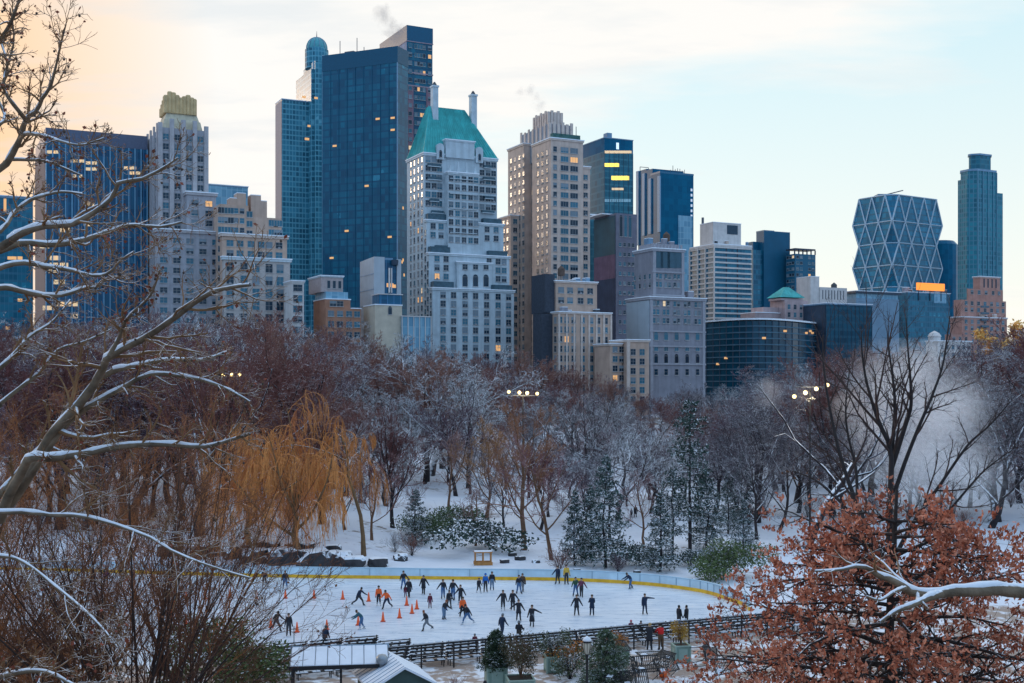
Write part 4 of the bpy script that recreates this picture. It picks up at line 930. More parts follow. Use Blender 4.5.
b.p('roof_gear').box(W * .45, W * .8, 2, 6, b.z(259), b.z(256.5), m_steel); b.p('roof_gear').lathe([(1.2, b.z(264)), (1.3, b.z(259))], m_dark, (W * .8, 0, 0), 10); b.box('glass_wing', mpan, W * .9, W + .6, .4, .99, 0, b.z(258))
b.lit([(391, 285, 2.6, 1.4), (395, 286, 1.4, 1.2)], None, .94); b.finish()
b = Bld('cream_terrace_building', 'low cream house with an arched door and a glass rooftop pavilion', 372, 375, 402, 414)
W, L_ = b.w, 12; zt = b.z(305); b.box('wall', mat('cream_stucco', (.55, .47, .37), .9, .1, .4), 0, W, 0, L_, 0, zt); b.p('roof_snow').box(-.2, W + .2, -.2, L_, zt + .003, zt + .4, m_snowcap); b.wins.append((b.fx(390), 0, b.z(314), 'F', 1.3, 2.2, 'd', 'arch'))
x0, x1 = b.fx(379, 1), b.fx(402, 1); b.box('sun_room', c_slab, x0, x1, 1, 8, zt + .4, b.z(294)); b.p('sun_room').box(x0 - .3, x1 + .3, .7, 8.2, b.z(294), b.z(293), m_white)
x0, x1 = b.fx(402, -1), b.fx(431, -1); b.box('glass_pavilion', c_lite, x0, x1, -1, 6, 0, b.z(316)); b.p('glass_pavilion').box(x0 - .2, x1 + .2, -1.3, 6.2, b.z(316) + .01, b.z(315), m_white)
for i in range(6): x = x0 + (x1 - x0) * i / 5; b.p('glass_pavilion').box(x - .14, x + .14, -1.2, -1.01, 0, b.z(316), m_white)
b.finish()
b = Bld('brick_rooftop_building', 'small orange brick building with a glazed penthouse and stone attic', 316, 326, 361, 412)
W, L_ = b.w, b.l + 3; m_ob = mat('orange_brick', (.40, .20, .13), .9, .15, .4)
b.box('wall', m_ob, 0, W, 0, L_, 0, b.z(308)); b.box('wall', m_ob, 0, W * .72, 1, L_, b.z(308), b.z(299)); b.p('roof_snow').box(W * .72, W + .2, -.2, L_, b.z(308) + .003, b.z(308) + .35, m_snowcap); b.p('roof_snow').box(-.2, W * .72 + .2, .8, L_, b.z(299) + .003, b.z(299) + .35, m_snowcap)
x0, x1 = b.fx(326, 2), b.fx(348, 2); b.box('penthouse', c_lite, x0, x1, 2, L_, b.z(299) + .36, b.z(291)); x0, x1 = b.fx(321, 4), b.fx(343, 4); m_att = mat('attic_stone', (.42, .34, .33), .9, .12); b.box('attic', m_att, x0, x1, 4, L_ + 4, b.z(291), b.z(276)); b.cornice(m_lime2, x0, x1, 4, L_ + 4, b.z(275), .4, .2)
b.grid('F', [x0 + (x1 - x0) * q for q in (.35, .6, .85)], b.z(279), b.z(287.5), 20, 1.0, 2.6, 4, style='plain', lit=0, px=False, mix=(1, 0, 0)); b.grid('F', [333, 340], b.z(300), b.z(306), 9, 2.2, 1.8, 1, lit=0); b.grid('F', [331, 340, 349, 357], b.z(310), 2, 3.6, 2, 1.9, 0, lit=.0); b.finish()
# ================================================================== trees
def bark(name, col, snow, perobj=.0): return mat(name, col, .9, .25, 2.5, snow=snow, snow_scale=3.0, perobj=perobj)
bk_dark = bark('bark_dark', (.036, .028, .030), .72); bk_tw_mauve = bark('twigs_mauve', (.135, .078, .098), .30, .3); bk_tw_red = bark('twigs_red_brown', (.20, .082, .068), .18, .3)
bk_tw_grey = bark('twigs_grey', (.085, .07, .085), .36, .25); bk_tw_snow = bark('twigs_snowy', (.10, .085, .085), .78, .1); bk_snowy = bark('bark_snowy', (.06, .05, .05), .85)
bk_brown = bark('bark_warm_brown', (.16, .085, .05), .45); bk_tw_brown = bark('twigs_warm_brown', (.30, .135, .07), .12, .15)
bk_willow = bark('bark_willow', (.17, .10, .05), .4); bk_tw_willow = bark('twigs_golden', (.64, .255, .075), .08, .08)
bk_tw_pink = bark('twigs_pinkish', (.26, .13, .12), .25, .1)
lf_pine = mat('needles_dark', (.035, .065, .052), .8, .45, 1.5, snow=.40, snow_scale=1.6, perobj=.15); lf_pine_far = mat('needles_far', (.02, .05, .045), .85, .4, .6, snow=.2, snow_scale=.8, perobj=.2)
lf_green = mat('leaves_green', (.075, .11, .045), .7, .45, 1.5, snow=.22, snow_scale=2.0, perobj=.15)
lf_oak = mat('leaves_copper', (.44, .13, .068), .8, .5, 2.2, snow=.02); lf_oak2 = mat('leaves_copper_pale', (.57, .22, .13), .8, .35, 2.2)
lf_gold = mat('leaves_gold', (.46, .27, .05), .7, .4, 2.0, snow=.1); lf_rust = mat('leaves_rust', (.19, .075, .035), .8, .4, 2.0)

def bare_levels(seed, Ht=18, trunk=.55, lean=.03, spec=None):
    rg = np.random.default_rng(seed); s = dict(c=(9, 6, 6, 5, 3), ratio=(.85, .5, .5, .5, .6), ang=(.75, .7, .7, .7, .6), up=(.55, .3, .2, .1, .0), curl=(.10, .13, .15, .16, .15), droop=(0, 0, 0, 0, 0), t0=.22, r=.0115, end=.6, rmin=.016)
    s.update(spec or {})
    n = 7; z = np.linspace(0, 1, n)
    P = np.stack([np.cumsum(rg.normal(0, .012, n)) * Ht + lean * Ht * z, np.cumsum(rg.normal(0, .012, n)) * Ht, z * Ht * trunk], 1)[None]
    P[:, 0, :2] = 0; P[:, 0, 2] = -.6
    Rr = (Ht * s['r'] * (1.25 - .8 * z))[None]; Rr[:, 0] *= 1.35
    lv = [(P, Rr)]
    for i, c in enumerate(s['c']):
        Q, q = lv[-1]
        lv.append(grow(Q, q, c, s['t0'] if i == 0 else .2, 1.0, s['ratio'][i], s['ang'][i], s['up'][i], s['curl'][i], (7, 6, 4, 3, 3)[i], rg, s['droop'][i], .3, (.55, .6, .6, .6, .7)[i], s['end'] if i == 0 else .55, .22, s['rmin']))
    return lv, rg
def levels_mesh(lv, ks, mi=0):
    return [(*tube_arrays(P, q, k), mi) for (P, q), k in zip(lv, ks)]
def tree_meshes(lv, m1, m2, split=2, ks=(7, 5, 4, 3, 3, 3), extra=None, mats=()):
    a = quads_mesh('trunk', levels_mesh(lv[:split], ks[:split]), [m1])
    b = quads_mesh('crown', levels_mesh(lv[split:], ks[split:]) + (extra or []), [m2, *mats])
    return a, b
LIB = {}
for i in range(4):
    lv, rg = bare_levels(100 + i, 18, .5, .03, dict(c=(12, 7, 6, 5, 4), ang=(.8, .7, .7, .7, .6))); LIB['mauve', i] = tree_meshes(lv, bk_dark, bk_tw_mauve)
    lv, rg = bare_levels(120 + i, 18, .45, .02, dict(c=(12, 7, 6, 5, 4), ang=(.65, .6, .6, .6, .6), up=(.7, .5, .3, .2, .1), ratio=(.95, .5, .5, .5, .6))); LIB['red', i] = tree_meshes(lv, bk_dark, bk_tw_red)
    lv, rg = bare_levels(140 + i, 18, .42, .05, dict(c=(9, 7, 6, 5, 3), ang=(.85, .7, .7, .7, .6), up=(.35, .2, .1, .0, .0), curl=(.14, .17, .18, .18, .18), ratio=(1.05, .52, .5, .5, .6))); LIB['snowy', i] = tree_meshes(lv, bk_snowy, bk_tw_snow)
    lv, rg = bare_levels(160 + i, 18, .55, .02, dict(c=(11, 7, 6, 5, 3))); LIB['grey', i] = tree_meshes(lv, bk_dark, bk_tw_grey)
for i in range(2):
    lv, rg = bare_levels(180 + i, 18, .6, .03, dict(c=(12, 7, 6, 5, 3), ang=(.85, .7, .65, .6, .6), up=(.5, .35, .25, .1, 0), ratio=(.62, .5, .5, .5, .6), t0=.22)); LIB['brown', i] = tree_meshes(lv, bk_brown, bk_tw_brown)
    lv, rg = bare_levels(190 + i, 16, .34, .04, dict(c=(10, 7, 9, 7), ratio=(1.3, .55, .85, .6), ang=(.62, .75, .7, .5), up=(.75, .1, 0, 0), curl=(.1, .13, .10, .10), droop=(.1, .5, 2.6, 1.6), r=.015, rmin=.015))
    Q, q = lv[-1]; LIB['willow', i] = tree_meshes(lv, bk_willow, bk_tw_willow, 2)
    lv, rg = bare_levels(200 + i, 12, .6, .12, dict(c=(9, 6, 5, 4), ratio=(.6, .5, .5, .5), r=.011)); LIB['pink', i] = tree_meshes(lv, bk_brown, bk_tw_pink)
lv, rg = bare_levels(211, 13, .62, .16, dict(c=(4, 5, 7, 7), ratio=(.55, .5, 1.1, .7), ang=(.9, .8, .8, .5), up=(.3, .0, 0, 0), droop=(.3, .9, 3, 1.6), t0=.7, r=.010, rmin=.013)); LIB['weeping', 0] = tree_meshes(lv, bk_willow, bk_tw_willow, 2)
lv, rg = bare_levels(221, 15, .42, .32, dict(c=(5, 5, 6, 5), ratio=(1.1, .6, .5, .5), ang=(.95, .8, .7, .7), up=(.2, .2, .1, 0), curl=(.28, .25, .2, .2), t0=.45, r=.021)); LIB['twisted', 0] = tree_meshes(lv, bk_dark, bk_tw_grey)

def conifer_meshes(seed, Ht, width, dens=1.0, loose=0.0, m=None, gap=.06):
    rg = np.random.default_rng(seed); n = 6; z = np.linspace(0, 1, n)
    P = np.stack([rg.normal(0, .01, n) * Ht, rg.normal(0, .01, n) * Ht, z * Ht], 1)[None]; P[:, 0] = (0, 0, -.5)
    q = (Ht * .014 * (1.15 - z))[None]
    N = int(95 * dens); t = np.sort(gap + (1 - gap) * rg.random(N) ** 1.15); az = np.arange(N) * 2.4 + rg.normal(0, .3, N)
    L = width * .5 * (1 - t) ** (.8 - .3 * loose) * rg.uniform(.7 - .3 * loose, 1.15 + .2 * loose, N) + .15
    s = np.linspace(0, 1, 5); B = np.empty((N, 5, 3))
    sag = rg.uniform(.12, .34, N)
    B[..., 0] = (np.cos(az) * L)[:, None] * s; B[..., 1] = (np.sin(az) * L)[:, None] * s
    B[..., 2] = (t * Ht)[:, None] + L[:, None] * (.12 * s - sag[:, None] * s ** 1.6 + .18 * s ** 4)
    br = (.03 + .012 * L)[:, None] * (1 - .75 * s)[None]
    S, sr = grow(B, br, 10, .15, 1, .42, .85, -.05, .06, 3, rg, .15, .3, .5, .5)
    f = rg.random((len(S), 13, 1)) * 1.0; C = S[:, 0][:, None] * (1 - f) + S[:, 2][:, None] * f + rg.normal(0, .06, (len(S), 13, 3))
    D = np.repeat((S[:, 2] - S[:, 0])[:, None], 13, 1); D /= np.linalg.norm(D, axis=2, keepdims=True) + 1e-6
    C = C.reshape(-1, 3); D = D.reshape(-1, 3)
    V, Q = leaf_arrays(C, rg.uniform(.15, .32, len(C)) * (Ht / 11) ** .4, rg, .42, 1.2, D)
    a = quads_mesh('trunk', levels_mesh([(P, q), (B, br)], (7, 4)), [bk_dark]); b = quads_mesh('crown', [(V, Q, 0)], [m or lf_pine], False)
    return a, b
LIB['spruce', 0] = conifer_meshes(301, 11, 5.2); LIB['spruce', 1] = conifer_meshes(302, 11, 6.0, .9, .4); LIB['pine', 0] = conifer_meshes(303, 14, 7.5, .6, 1.0, None, .25); LIB['fir', 0] = conifer_meshes(305, 13, 6.5, .8, .3, lf_pine_far); LIB['fir', 1] = conifer_meshes(306, 13, 5.5, .7, .5, lf_pine_far)

def bush_meshes(seed, r, h, n, size, m, stem=bk_dark, lump=5):
    rg = np.random.default_rng(seed); c = 14
    st = np.zeros((c, 4, 3)); a = rg.random(c) * 6.28; rr = rg.uniform(.2, .85, c) * r
    s = np.linspace(0, 1, 4); st[..., 0] = (np.cos(a) * rr)[:, None] * s; st[..., 1] = (np.sin(a) * rr)[:, None] * s; st[..., 2] = (rg.uniform(.6, .95, c) * h)[:, None] * s ** .8 - .1
    sr = np.full((c, 4), .025) * (1 - .6 * s)
    T, tr = grow(st, sr, 8, .3, 1, .45, .8, .2, .15, 3, rg)
    lc = np.stack([rg.normal(0, .5, lump) * r, rg.normal(0, .5, lump) * r, rg.uniform(.3, .75, lump) * h], 1)
    k = rg.integers(0, lump, n); d = rg.normal(0, 1, (n, 3)); d /= np.linalg.norm(d, axis=1, keepdims=True); rad = rg.random(n) ** .45
    C = lc[k] + d * rad[:, None] * np.array([r * .62, r * .62, h * .36])
    C[:, 2] = np.abs(C[:, 2])
    V, Q = leaf_arrays(C, rg.uniform(.7, 1.3, n) * size, rg, .55, .8)
    return quads_mesh('stem', levels_mesh([(st, sr), (T, tr)], (4, 3)), [stem]), quads_mesh('foliage', [(V, Q, 0)], [m], False)
LIB['rhodo', 0] = bush_meshes(401, 2.4, 2.6, 2600, .24, lf_green); LIB['rhodo', 1] = bush_meshes(402, 2.8, 2.4, 2600, .24, lf_green); LIB['yew', 0] = bush_meshes(403, 2.6, 3.4, 5200, .22, mat('leaves_yew', (.085, .12, .04), .7, .5, 1.6, snow=.12), lump=8)
LIB['darkbush', 0] = bush_meshes(404, 2.5, 1.9, 2200, .2, lf_pine); LIB['rust', 0] = bush_meshes(405, 1.6, 1.9, 1500, .16, lf_rust, bk_brown)
def twig_bush(seed, h, c, m):
    rg = np.random.default_rng(seed); st = np.zeros((c, 5, 3)); a = rg.random(c) * 6.28; rr = rg.uniform(.1, .8, c) * h; s = np.linspace(0, 1, 5)
    st[..., 0] = (np.cos(a) * rr)[:, None] * s ** 1.2; st[..., 1] = (np.sin(a) * rr)[:, None] * s ** 1.2; st[..., 2] = (rg.uniform(.6, 1, c) * h)[:, None] * s - .1
    sr = np.full((c, 5), .03) * (1 - .7 * s); T = grow(st, sr, 7, .2, 1, .5, .6, .3, .15, 4, rg, rmin=.012); U = grow(*T, 5, .2, 1, .5, .6, .1, .15, 3, rg, rmin=.011)
    return quads_mesh('stem', levels_mesh([(st, sr)], (4,)), [bk_dark]), quads_mesh('twigs', levels_mesh([T, U], (3, 3)), [m])
LIB['brush', 0] = twig_bush(411, 3, 16, bk_tw_mauve); LIB['brush', 1] = twig_bush(412, 3, 16, bk_tw_red); LIB['brush', 2] = twig_bush(413, 3, 14, bk_tw_snow)
REFH = dict(mauve=15.5, red=16, snowy=13.5, grey=16, brown=15, willow=12.5, pink=10.5, weeping=10.5, twisted=12, spruce=11, pine=14, fir=13)
def real_h(me_pair):
    hs = []
    for m in me_pair:
        a = np.empty(len(m.vertices) * 3, np.float32); m.vertices.foreach_get('co', a); hs.append(np.percentile(a[2::3], 99.3))
    return float(max(hs))
for k_ in LIB: LIB[k_] = (*LIB[k_], real_h(LIB[k_]))
def plant(kind, i, loc, h, label, cat, group=None, name=None, rz=None, wide=1.0):
    a, b, hh = LIB[kind, i]; s = h / hh
    t = thing(name or 'bare_tree', label, cat, loc, rnd.random() * 6.28 if rz is None else rz, group); t.scale = (s * wide, s * wide, s)
    link(a.name.split('.')[0], a, t); link(b.name.split('.')[0], b, t); return t
def plant_px(kind, i, px, pyb, pyt, label, cat, group=None, name=None, rz=None, wide=1.0):
    p = on_ground(px, pyb); h = (pyb - pyt) * p.y / F
    return plant(kind, i, p, h, label, cat, group, name, rz, wide)
T_ = 'tree'
plant_px('willow', 0, 296, 562, 408, 'larger orange willow with drooping golden twigs behind the rink rocks', T_, None, 'willow_tree', 1.1, 1.0)
plant_px('willow', 1, 250, 556, 424, 'orange willow partly hidden behind the multi-stemmed bare shrub tree', T_, None, 'willow_tree', 2.2, .95)
plant_px('weeping', 0, 364, 556, 434, 'slender yellow weeping tree with a leaning trunk and hanging strands', T_, None, 'weeping_tree', 2.9)
plant_px('red', 0, 393, 528, 408, 'fan-shaped bare reddish tree between the willow and the snowy path', T_, None, 'bare_tree')
plant_px('snowy', 0, 430, 476, 336, 'big spreading bare tree with snow on every limb below the green roofed tower', T_, None, 'snowy_tree', 2.0, 1.15)
plant_px('snowy', 1, 468, 488, 366, 'bare snow-lined tree just right of the big spreading snowy one', T_, None, 'snowy_tree')
plant_px('brown', 0, 524, 550, 402, 'warm brown bare tree on the bank directly above the wooden booth', T_, None, 'bare_tree', .4, 1.05)
plant_px('pink', 0, 553, 560, 436, 'slim leaning pinkish bare tree right of the warm brown tree', T_, None, 'bare_tree', 3.5)
plant_px('grey', 0, 590, 512, 388, 'dark bare tree with snowy limbs standing behind the two dense spruces', T_, None, 'bare_tree', 1.0)
plant_px('twisted', 0, 664, 502, 408, 'crooked dark bare tree with a bent trunk on the snowy slope', T_, None, 'bare_tree', 2.9)
plant_px('grey', 1, 700, 486, 384, 'bare dark tree rising behind the tall loose pine', T_, None, 'bare_tree')
plant_px('brown', 1, 486, 520, 420, 'smaller bare brown tree beside the dark bushes left of the warm brown tree', T_, None, 'bare_tree')
plant_px('spruce', 0, 575, 566, 492, 'broad snow-dusted spruce, the left of the two standing by the rink boards', T_, None, 'spruce_tree')
plant_px('spruce', 1, 606, 568, 456, 'tall snow-dusted spruce, the right of the two standing by the rink boards', T_, None, 'spruce_tree', .6, .9)
plant_px('pine', 0, 690, 552, 402, 'tall loose dark pine with a bare lower trunk behind the green bush', T_, None, 'pine_tree', .3, .8)
plant_px('spruce', 1, 728, 534, 474, 'snow-dusted spruce on the slope right of the tall loose pine', T_, None, 'spruce_tree', 2.6)
plant_px('pine', 0, 672, 556, 470, 'shorter loose pine leaning beside the tall loose pine', T_, None, 'pine_tree', 1.9, .9)
plant_px('spruce', 1, 706, 548, 470, 'snow-dusted spruce between the tall loose pine and the slope spruce', T_, None, 'spruce_tree', 4.0, 1.1)
plant_px('spruce', 0, 590, 560, 486, 'dim spruce squeezed between the two standing by the rink boards', T_, None, 'spruce_tree', 3.3, 1.1)
plant_px('fir', 0, 742, 524, 452, 'dark fir at the right of the slope evergreens', T_, None, 'fir_tree', 2.2)
plant_px('spruce', 0, 744, 556, 500, 'small spruce behind the left edge of the copper oak', T_, None, 'spruce_tree', 5.0, 1.2)
plant_px('darkbush', 0, 690, 566, 548, 'low snowy bush left of the dense green bush', B_, None, 'dark_bush', 4)
plant_px('spruce', 0, 660, 572, 494, 'ragged spruce with drooping snow-specked boughs left of the green bush', T_, None, 'spruce_tree', 2.0, 1.15)
plant_px('fir', 1, 720, 478, 416, 'narrow dark fir far up the snowy slope', T_, None, 'fir_tree')
plant_px('fir', 0, 322, 440, 374, 'dark fir rising above the orange willow', T_, None, 'fir_tree')
plant_px('fir', 1, 346, 440, 386, 'smaller dark fir right of the one above the orange willow', T_, None, 'fir_tree')
plant_px('fir', 0, 684, 470, 404, 'dark fir in the trees left of the narrow slope fir', T_, None, 'fir_tree')
plant_px('spruce', 1, 416, 546, 490, 'small snow-dusted evergreen by the path left of the laurel bush', T_, None, 'small_evergreen', 1.2, 1.15)
B_ = 'bush'
plant_px('rhodo', 0, 452, 532, 503, 'round green laurel bush beside the snowy path', B_, None, 'evergreen_bush')
plant_px('rhodo', 1, 432, 538, 512, 'low green bush in front of the round laurel', B_, None, 'evergreen_bush')
plant_px('darkbush', 0, 492, 550, 518, 'dark snow-dusted bush right of the path and above the wooden booth', B_, None, 'dark_bush', None, 1.25)
plant_px('yew', 0, 722, 580, 540, 'dense dark green bush at the right end of the rink boards', B_, None, 'green_bush', 1, 1.05)
plant_px('darkbush', 0, 640, 566, 542, 'low snowy bush between the tall spruce and the ragged spruce', B_, None, 'dark_bush', 2)
plant_px('brush', 1, 412, 556, 530, 'reddish twiggy bush on the bank left of the snowy path', B_, None, 'twiggy_bush')
plant_px('brush', 2, 395, 552, 532, 'snow-covered twiggy bush beside the reddish one', B_, None, 'twiggy_bush')
plant_px('brush', 1, 560, 572, 545, 'reddish twiggy bush at the foot of the broad spruce', B_, None, 'twiggy_bush')
plant_px('brush', 0, 618, 574, 552, 'mauve twiggy bush at the foot of the tall spruce', B_, None, 'twiggy_bush')
for i, (px, pyb, pyt, kd, lab) in enumerate([(372, 540, 452, 'pink', 'slim bare tree between the slender weeping tree and the fan-shaped reddish one'), (448, 512, 430, 'pink', 'slim pinkish bare tree above the round laurel bush'), (505, 534, 448, 'grey', 'dark bare tree left of the warm brown tree and right of the dark bushes'), (540, 530, 440, 'red', 'red-brown bare tree directly behind the slim leaning pinkish one'), (610, 540, 446, 'grey', 'dark bare tree between the tall spruce and the walkers on the slope'), (645, 548, 470, 'pink', 'slim pinkish bare tree left of the ragged spruce'), (757, 540, 440, 'grey', 'dark bare tree right of the slope evergreens'), (778, 530, 420, 'grey', 'dark bare tree above the left end of the copper oak'), (475, 546, 478, 'pink', 'short pinkish bare tree above the wooden booth roof'), (345, 530, 448, 'red', 'red-brown bare tree between the orange willow and the weeping tree')]):
    plant_px(kd, i % 2, px, pyb, pyt, lab, T_, None, 'bare_tree')
# trees on the park slope and the dense belt in front of the avenue: name the landmark each clump stands below
MARKS = [(-100, 40, 'blue block at the left edge'), (40, 150, 'finned dark slab'), (150, 215, 'art deco tower'), (215, 300, 'tan stepped block'), (300, 405, 'huge navy slab'), (405, 515, 'green roofed tower'),
         (515, 615, 'beige two-setback block'), (615, 700, 'grey stone club building'), (700, 830, 'curved banded building'), (830, 950, 'diagrid tower'), (950, 1200, 'pink brick house')]
def mark(px):
    for a, c, n in MARKS:
        if a <= px < c: return n
    return MARKS[-1][2]
TOPS = [(-100, 300), (60, 304), (150, 296), (230, 288), (300, 298), (370, 328), (440, 336), (520, 346), (600, 372), (690, 386), (740, 378), (800, 352), (850, 338), (920, 348), (980, 342), (1030, 316), (1130, 310)]
def top_at(px): return float(np.interp(px, [a for a, _ in TOPS], [c for _, c in TOPS]))
KDESC = {'mauve': 'mauve-twigged bare tree', 'red': 'red-brown twigged bare tree', 'grey': 'dark grey bare tree', 'snowy': 'snow-covered bare tree'}
def belt(d0, d1, n, lo, hi, xl, xr, where, keep=lambda px, d: True, mix=('mauve', 'mauve', 'red', 'red', 'grey', 'snowy'), hmax=31):
    k = 0; tries = 0
    while k < n and tries < n * 6:
        tries += 1
        px = xl + (xr - xl) * ((k + rnd.random()) / n); d = d0 + (d1 - d0) * rnd.random()
        if not keep(px, d): k += rnd.random() < .4; continue
        p = at(px, 0, d); p.z = gz(p.x, p.y); yb = YH + (H - p.z) * F / d
        h = min(hmax, max(9, (yb - top_at(px) - rnd.uniform(lo, hi)) * d / F)) * rnd.uniform(.9, 1.04)
        kind = rnd.choice(mix); m_ = mark(px)
        plant(kind, rnd.randrange(4), p, h, '%s in the %s below the %s' % (KDESC[kind], where, m_), T_, '%s trees in the %s below the %s' % (kind, where, m_), 'bare_tree', None, rnd.uniform(1.05, 1.4)); k += 1
belt(345, 400, 100, 0, 22, -110, 1130, 'far belt')
belt(285, 340, 74, 4, 34, -110, 1130, 'middle belt', lambda px, d: not (640 < px < 660))
belt(205, 285, 76, 10, 55, -120, 1140, 'near belt', lambda px, d: not (455 < px < 520 and rnd.random() < .55 or 600 < px < 720 and rnd.random() < .35), ('mauve', 'red', 'snowy', 'grey'))
belt(136, 212, 40, 20, 90, -120, 330, 'park slope', lambda px, d: True, ('red', 'red', 'mauve', 'red'))
belt(150, 215, 12, 40, 95, 330, 480, 'park slope', lambda px, d: not (405 < px < 455 and d < 190), ('mauve', 'red', 'snowy'))
belt(165, 250, 20, 30, 80, 590, 790, 'park slope', lambda px, d: True, ('mauve', 'grey', 'snowy'))
belt(160, 212, 9, 50, 95, 500, 660, 'park slope', lambda px, d: not (600 < px < 655), ('mauve', 'grey', 'red'))
belt(150, 225, 30, 0, 70, 735, 1000, 'park slope', lambda px, d: True, ('grey', 'mauve', 'red', 'grey'))
belt(140, 215, 8, -20, 60, 985, 1150, 'park slope', lambda px, d: True, ('grey', 'mauve', 'red', 'snowy'))
for i in range(225):
    px = rnd.choice([rnd.uniform(-60, 330), rnd.uniform(740, 1080), rnd.uniform(330, 740)]); d = rnd.uniform(142, 260) if i < 119 else rnd.uniform(250, 395)
    if d < 250 and (420 < px < 520 or 595 < px < 735): continue
    p = at(px, 0, d); p.z = gz(p.x, p.y); m_ = mark(px); k = rnd.randrange(3)
    plant('brush', k, p, rnd.uniform(1.6, 3.6) * (1 if d < 250 else 1.7), '%s twiggy undergrowth bush on the slope below the %s' % (('mauve', 'reddish', 'snowy')[k], m_), B_, '%s undergrowth below the %s' % (('mauve', 'reddish', 'snowy')[k], m_), 'twiggy_bush')
p = at(1026, 0, 395); p.z = gz(p.x, p.y)
lv, rg = bare_levels(230, 18, .45); Q, q = lv[-1]; V, QQ = leaf_arrays(np.repeat(Q[:, 2], 2, 0) + rg.normal(0, .3, (len(Q) * 2, 3)), .5, rg)
LIB['gold', 0] = (*tree_meshes(lv, bk_brown, bk_tw_brown, 2, extra=[(V, QQ, 1)], mats=(mat('leaves_bright_gold', (.75, .42, .12), .7, .3, 1.0),)), 16)  # bright gold leaf colour of the far tree
plant('gold', 0, p, 37, 'tall tree with golden foliage at the far right beyond the pink brick house', T_, None, 'golden_tree')

# ---- traced trees close to the camera
def trace(pts, d0, d1, rpx0, rpx1, n=14, wob=.0, seed=0):
    rg = np.random.default_rng(seed); L = smooth_line(pts, 6); L = L[np.linspace(0, len(L) - 1, n).round().astype(int)]
    t = np.linspace(0, 1, n); d = d0 + (d1 - d0) * t + wob * np.sin(t * 5 + seed)
    P = np.array([tuple(at(x, y, dd)) for (x, y), dd in zip(L, d)]); r = (rpx0 + (rpx1 - rpx0) * t) * d / F
    return P, r
def stack(traces): return np.array([a for a, _ in traces]), np.array([c for _, c in traces])
def snow_on(P, r, lift=.62, k=.72):
    Q = P.copy(); Q[..., 2] += r * lift; return Q, r * k
bk_plane = mat('bark_plane_tree', (.17, .125, .085), .85, .45, 3.0, snow=.34, snow_scale=4, bump=.3); bk_plane_tw = bark('twigs_plane_tree', (.23, .125, .06), .28)
m_snowb = mat('bough_snow', (.74, .77, .83), .8, .06, 6)
T0 = -130
LIMBS = [([(T0, 690), (-60, 575), (0, 515), (30, 474), (50, 436), (75, 410), (100, 376), (109, 356), (140, 341), (172, 320), (204, 296), (227, 288), (250, 285)], 25, 21, 10.4, 1.6),
 ([(30, 476), (44, 455), (66, 424), (95, 403), (123, 388), (151, 374), (193, 378), (225, 388), (250, 402)], 24, 22.5, 5, 1.0),
 ([(95, 382), (113, 371), (131, 367), (166, 360), (201, 360), (226, 352)], 23.5, 25, 4.5, 1.0),
 ([(0, 520), (8, 497), (22, 472), (30, 458), (52, 458), (88, 453), (123, 446), (166, 444), (201, 447), (224, 442), (250, 434)], 24.5, 22, 7, 1.3),
 ([(T0, 590), (-60, 545), (0, 494), (28, 462), (48, 440), (70, 405)], 26, 25, 6, 2.5),
 ([(T0, 560), (-50, 520), (15, 512), (50, 515), (80, 516), (110, 523), (151, 538), (176, 553), (216, 568), (250, 578)], 24, 20, 3.6, .9),
 ([(T0, 610), (-40, 560), (0, 556), (25, 563), (55, 586), (83, 609), (105, 631), (118, 648)], 22, 19, 3.0, .8),
 ([(T0, 720), (-30, 690), (0, 677), (40, 671), (70, 683), (100, 700)], 20, 18, 4.5, 1.2),
 ([(T0, 330), (-50, 275), (0, 248), (15, 237), (30, 230), (45, 226), (70, 225), (85, 218), (102, 207), (114, 195), (119, 182), (139, 180), (160, 170), (178, 158)], 23, 21, 6, 1.0),
 ([(T0, 320), (-50, 268), (0, 251), (22, 243), (52, 245), (80, 241), (99, 235), (119, 228), (132, 225), (160, 227), (182, 222)], 24, 25, 5.5, 1.0),
 ([(T0, 340), (-50, 290), (0, 268), (25, 263), (47, 267), (70, 270), (92, 276), (109, 273), (120, 261), (134, 252)], 22, 20, 4, .9),
 ([(T0, 360), (-50, 300), (0, 288), (20, 291), (47, 296), (67, 294), (85, 288), (97, 287), (110, 277), (130, 280)], 25, 27, 4.5, .9),
 ([(T0, 300), (-50, 262), (0, 231), (12, 215), (27, 202), (42, 196), (62, 192), (82, 194)], 26, 28, 4, .9),
 ([(T0, 300), (-60, 215), (0, 169), (9, 160), (16, 147), (22, 134), (26, 119), (37, 111), (42, 99), (50, 88), (55, 70), (60, 48), (66, 24)], 24, 22, 5.2, .7),
 ([(18, 142), (24, 135), (32, 134), (48, 137), (63, 142), (82, 145), (104, 138)], 23.3, 21, 2.8, .7),
 ([(3, 166), (8, 160), (29, 160), (45, 161), (59, 166), (80, 175)], 24, 25, 2.6, .8),
 ([(26, 120), (18, 110), (10, 100), (4, 88), (6, 70), (14, 40), (10, 8)], 23, 22, 3, .7),
 ([(T0, 180), (-60, 110), (-15, 60), (0, 40), (12, 20), (22, -10)], 22, 21, 4.5, 1.2),
 ([(-40, 150), (-10, 130), (5, 118), (-2, 96), (8, 70), (0, 40)], 23, 24, 3, .8),
 ([(109, 356), (118, 340), (128, 318), (150, 296), (160, 270)], 22, 21, 3, .8),
 ([(0, 405), (-20, 420), (20, 388), (40, 372), (58, 350), (84, 342), (110, 330)], 27, 29, 3.4, .8),
 ([(T0, 450), (-50, 400), (0, 368), (18, 350), (30, 336), (52, 322), (70, 300)], 27, 28, 4.0, .8)]
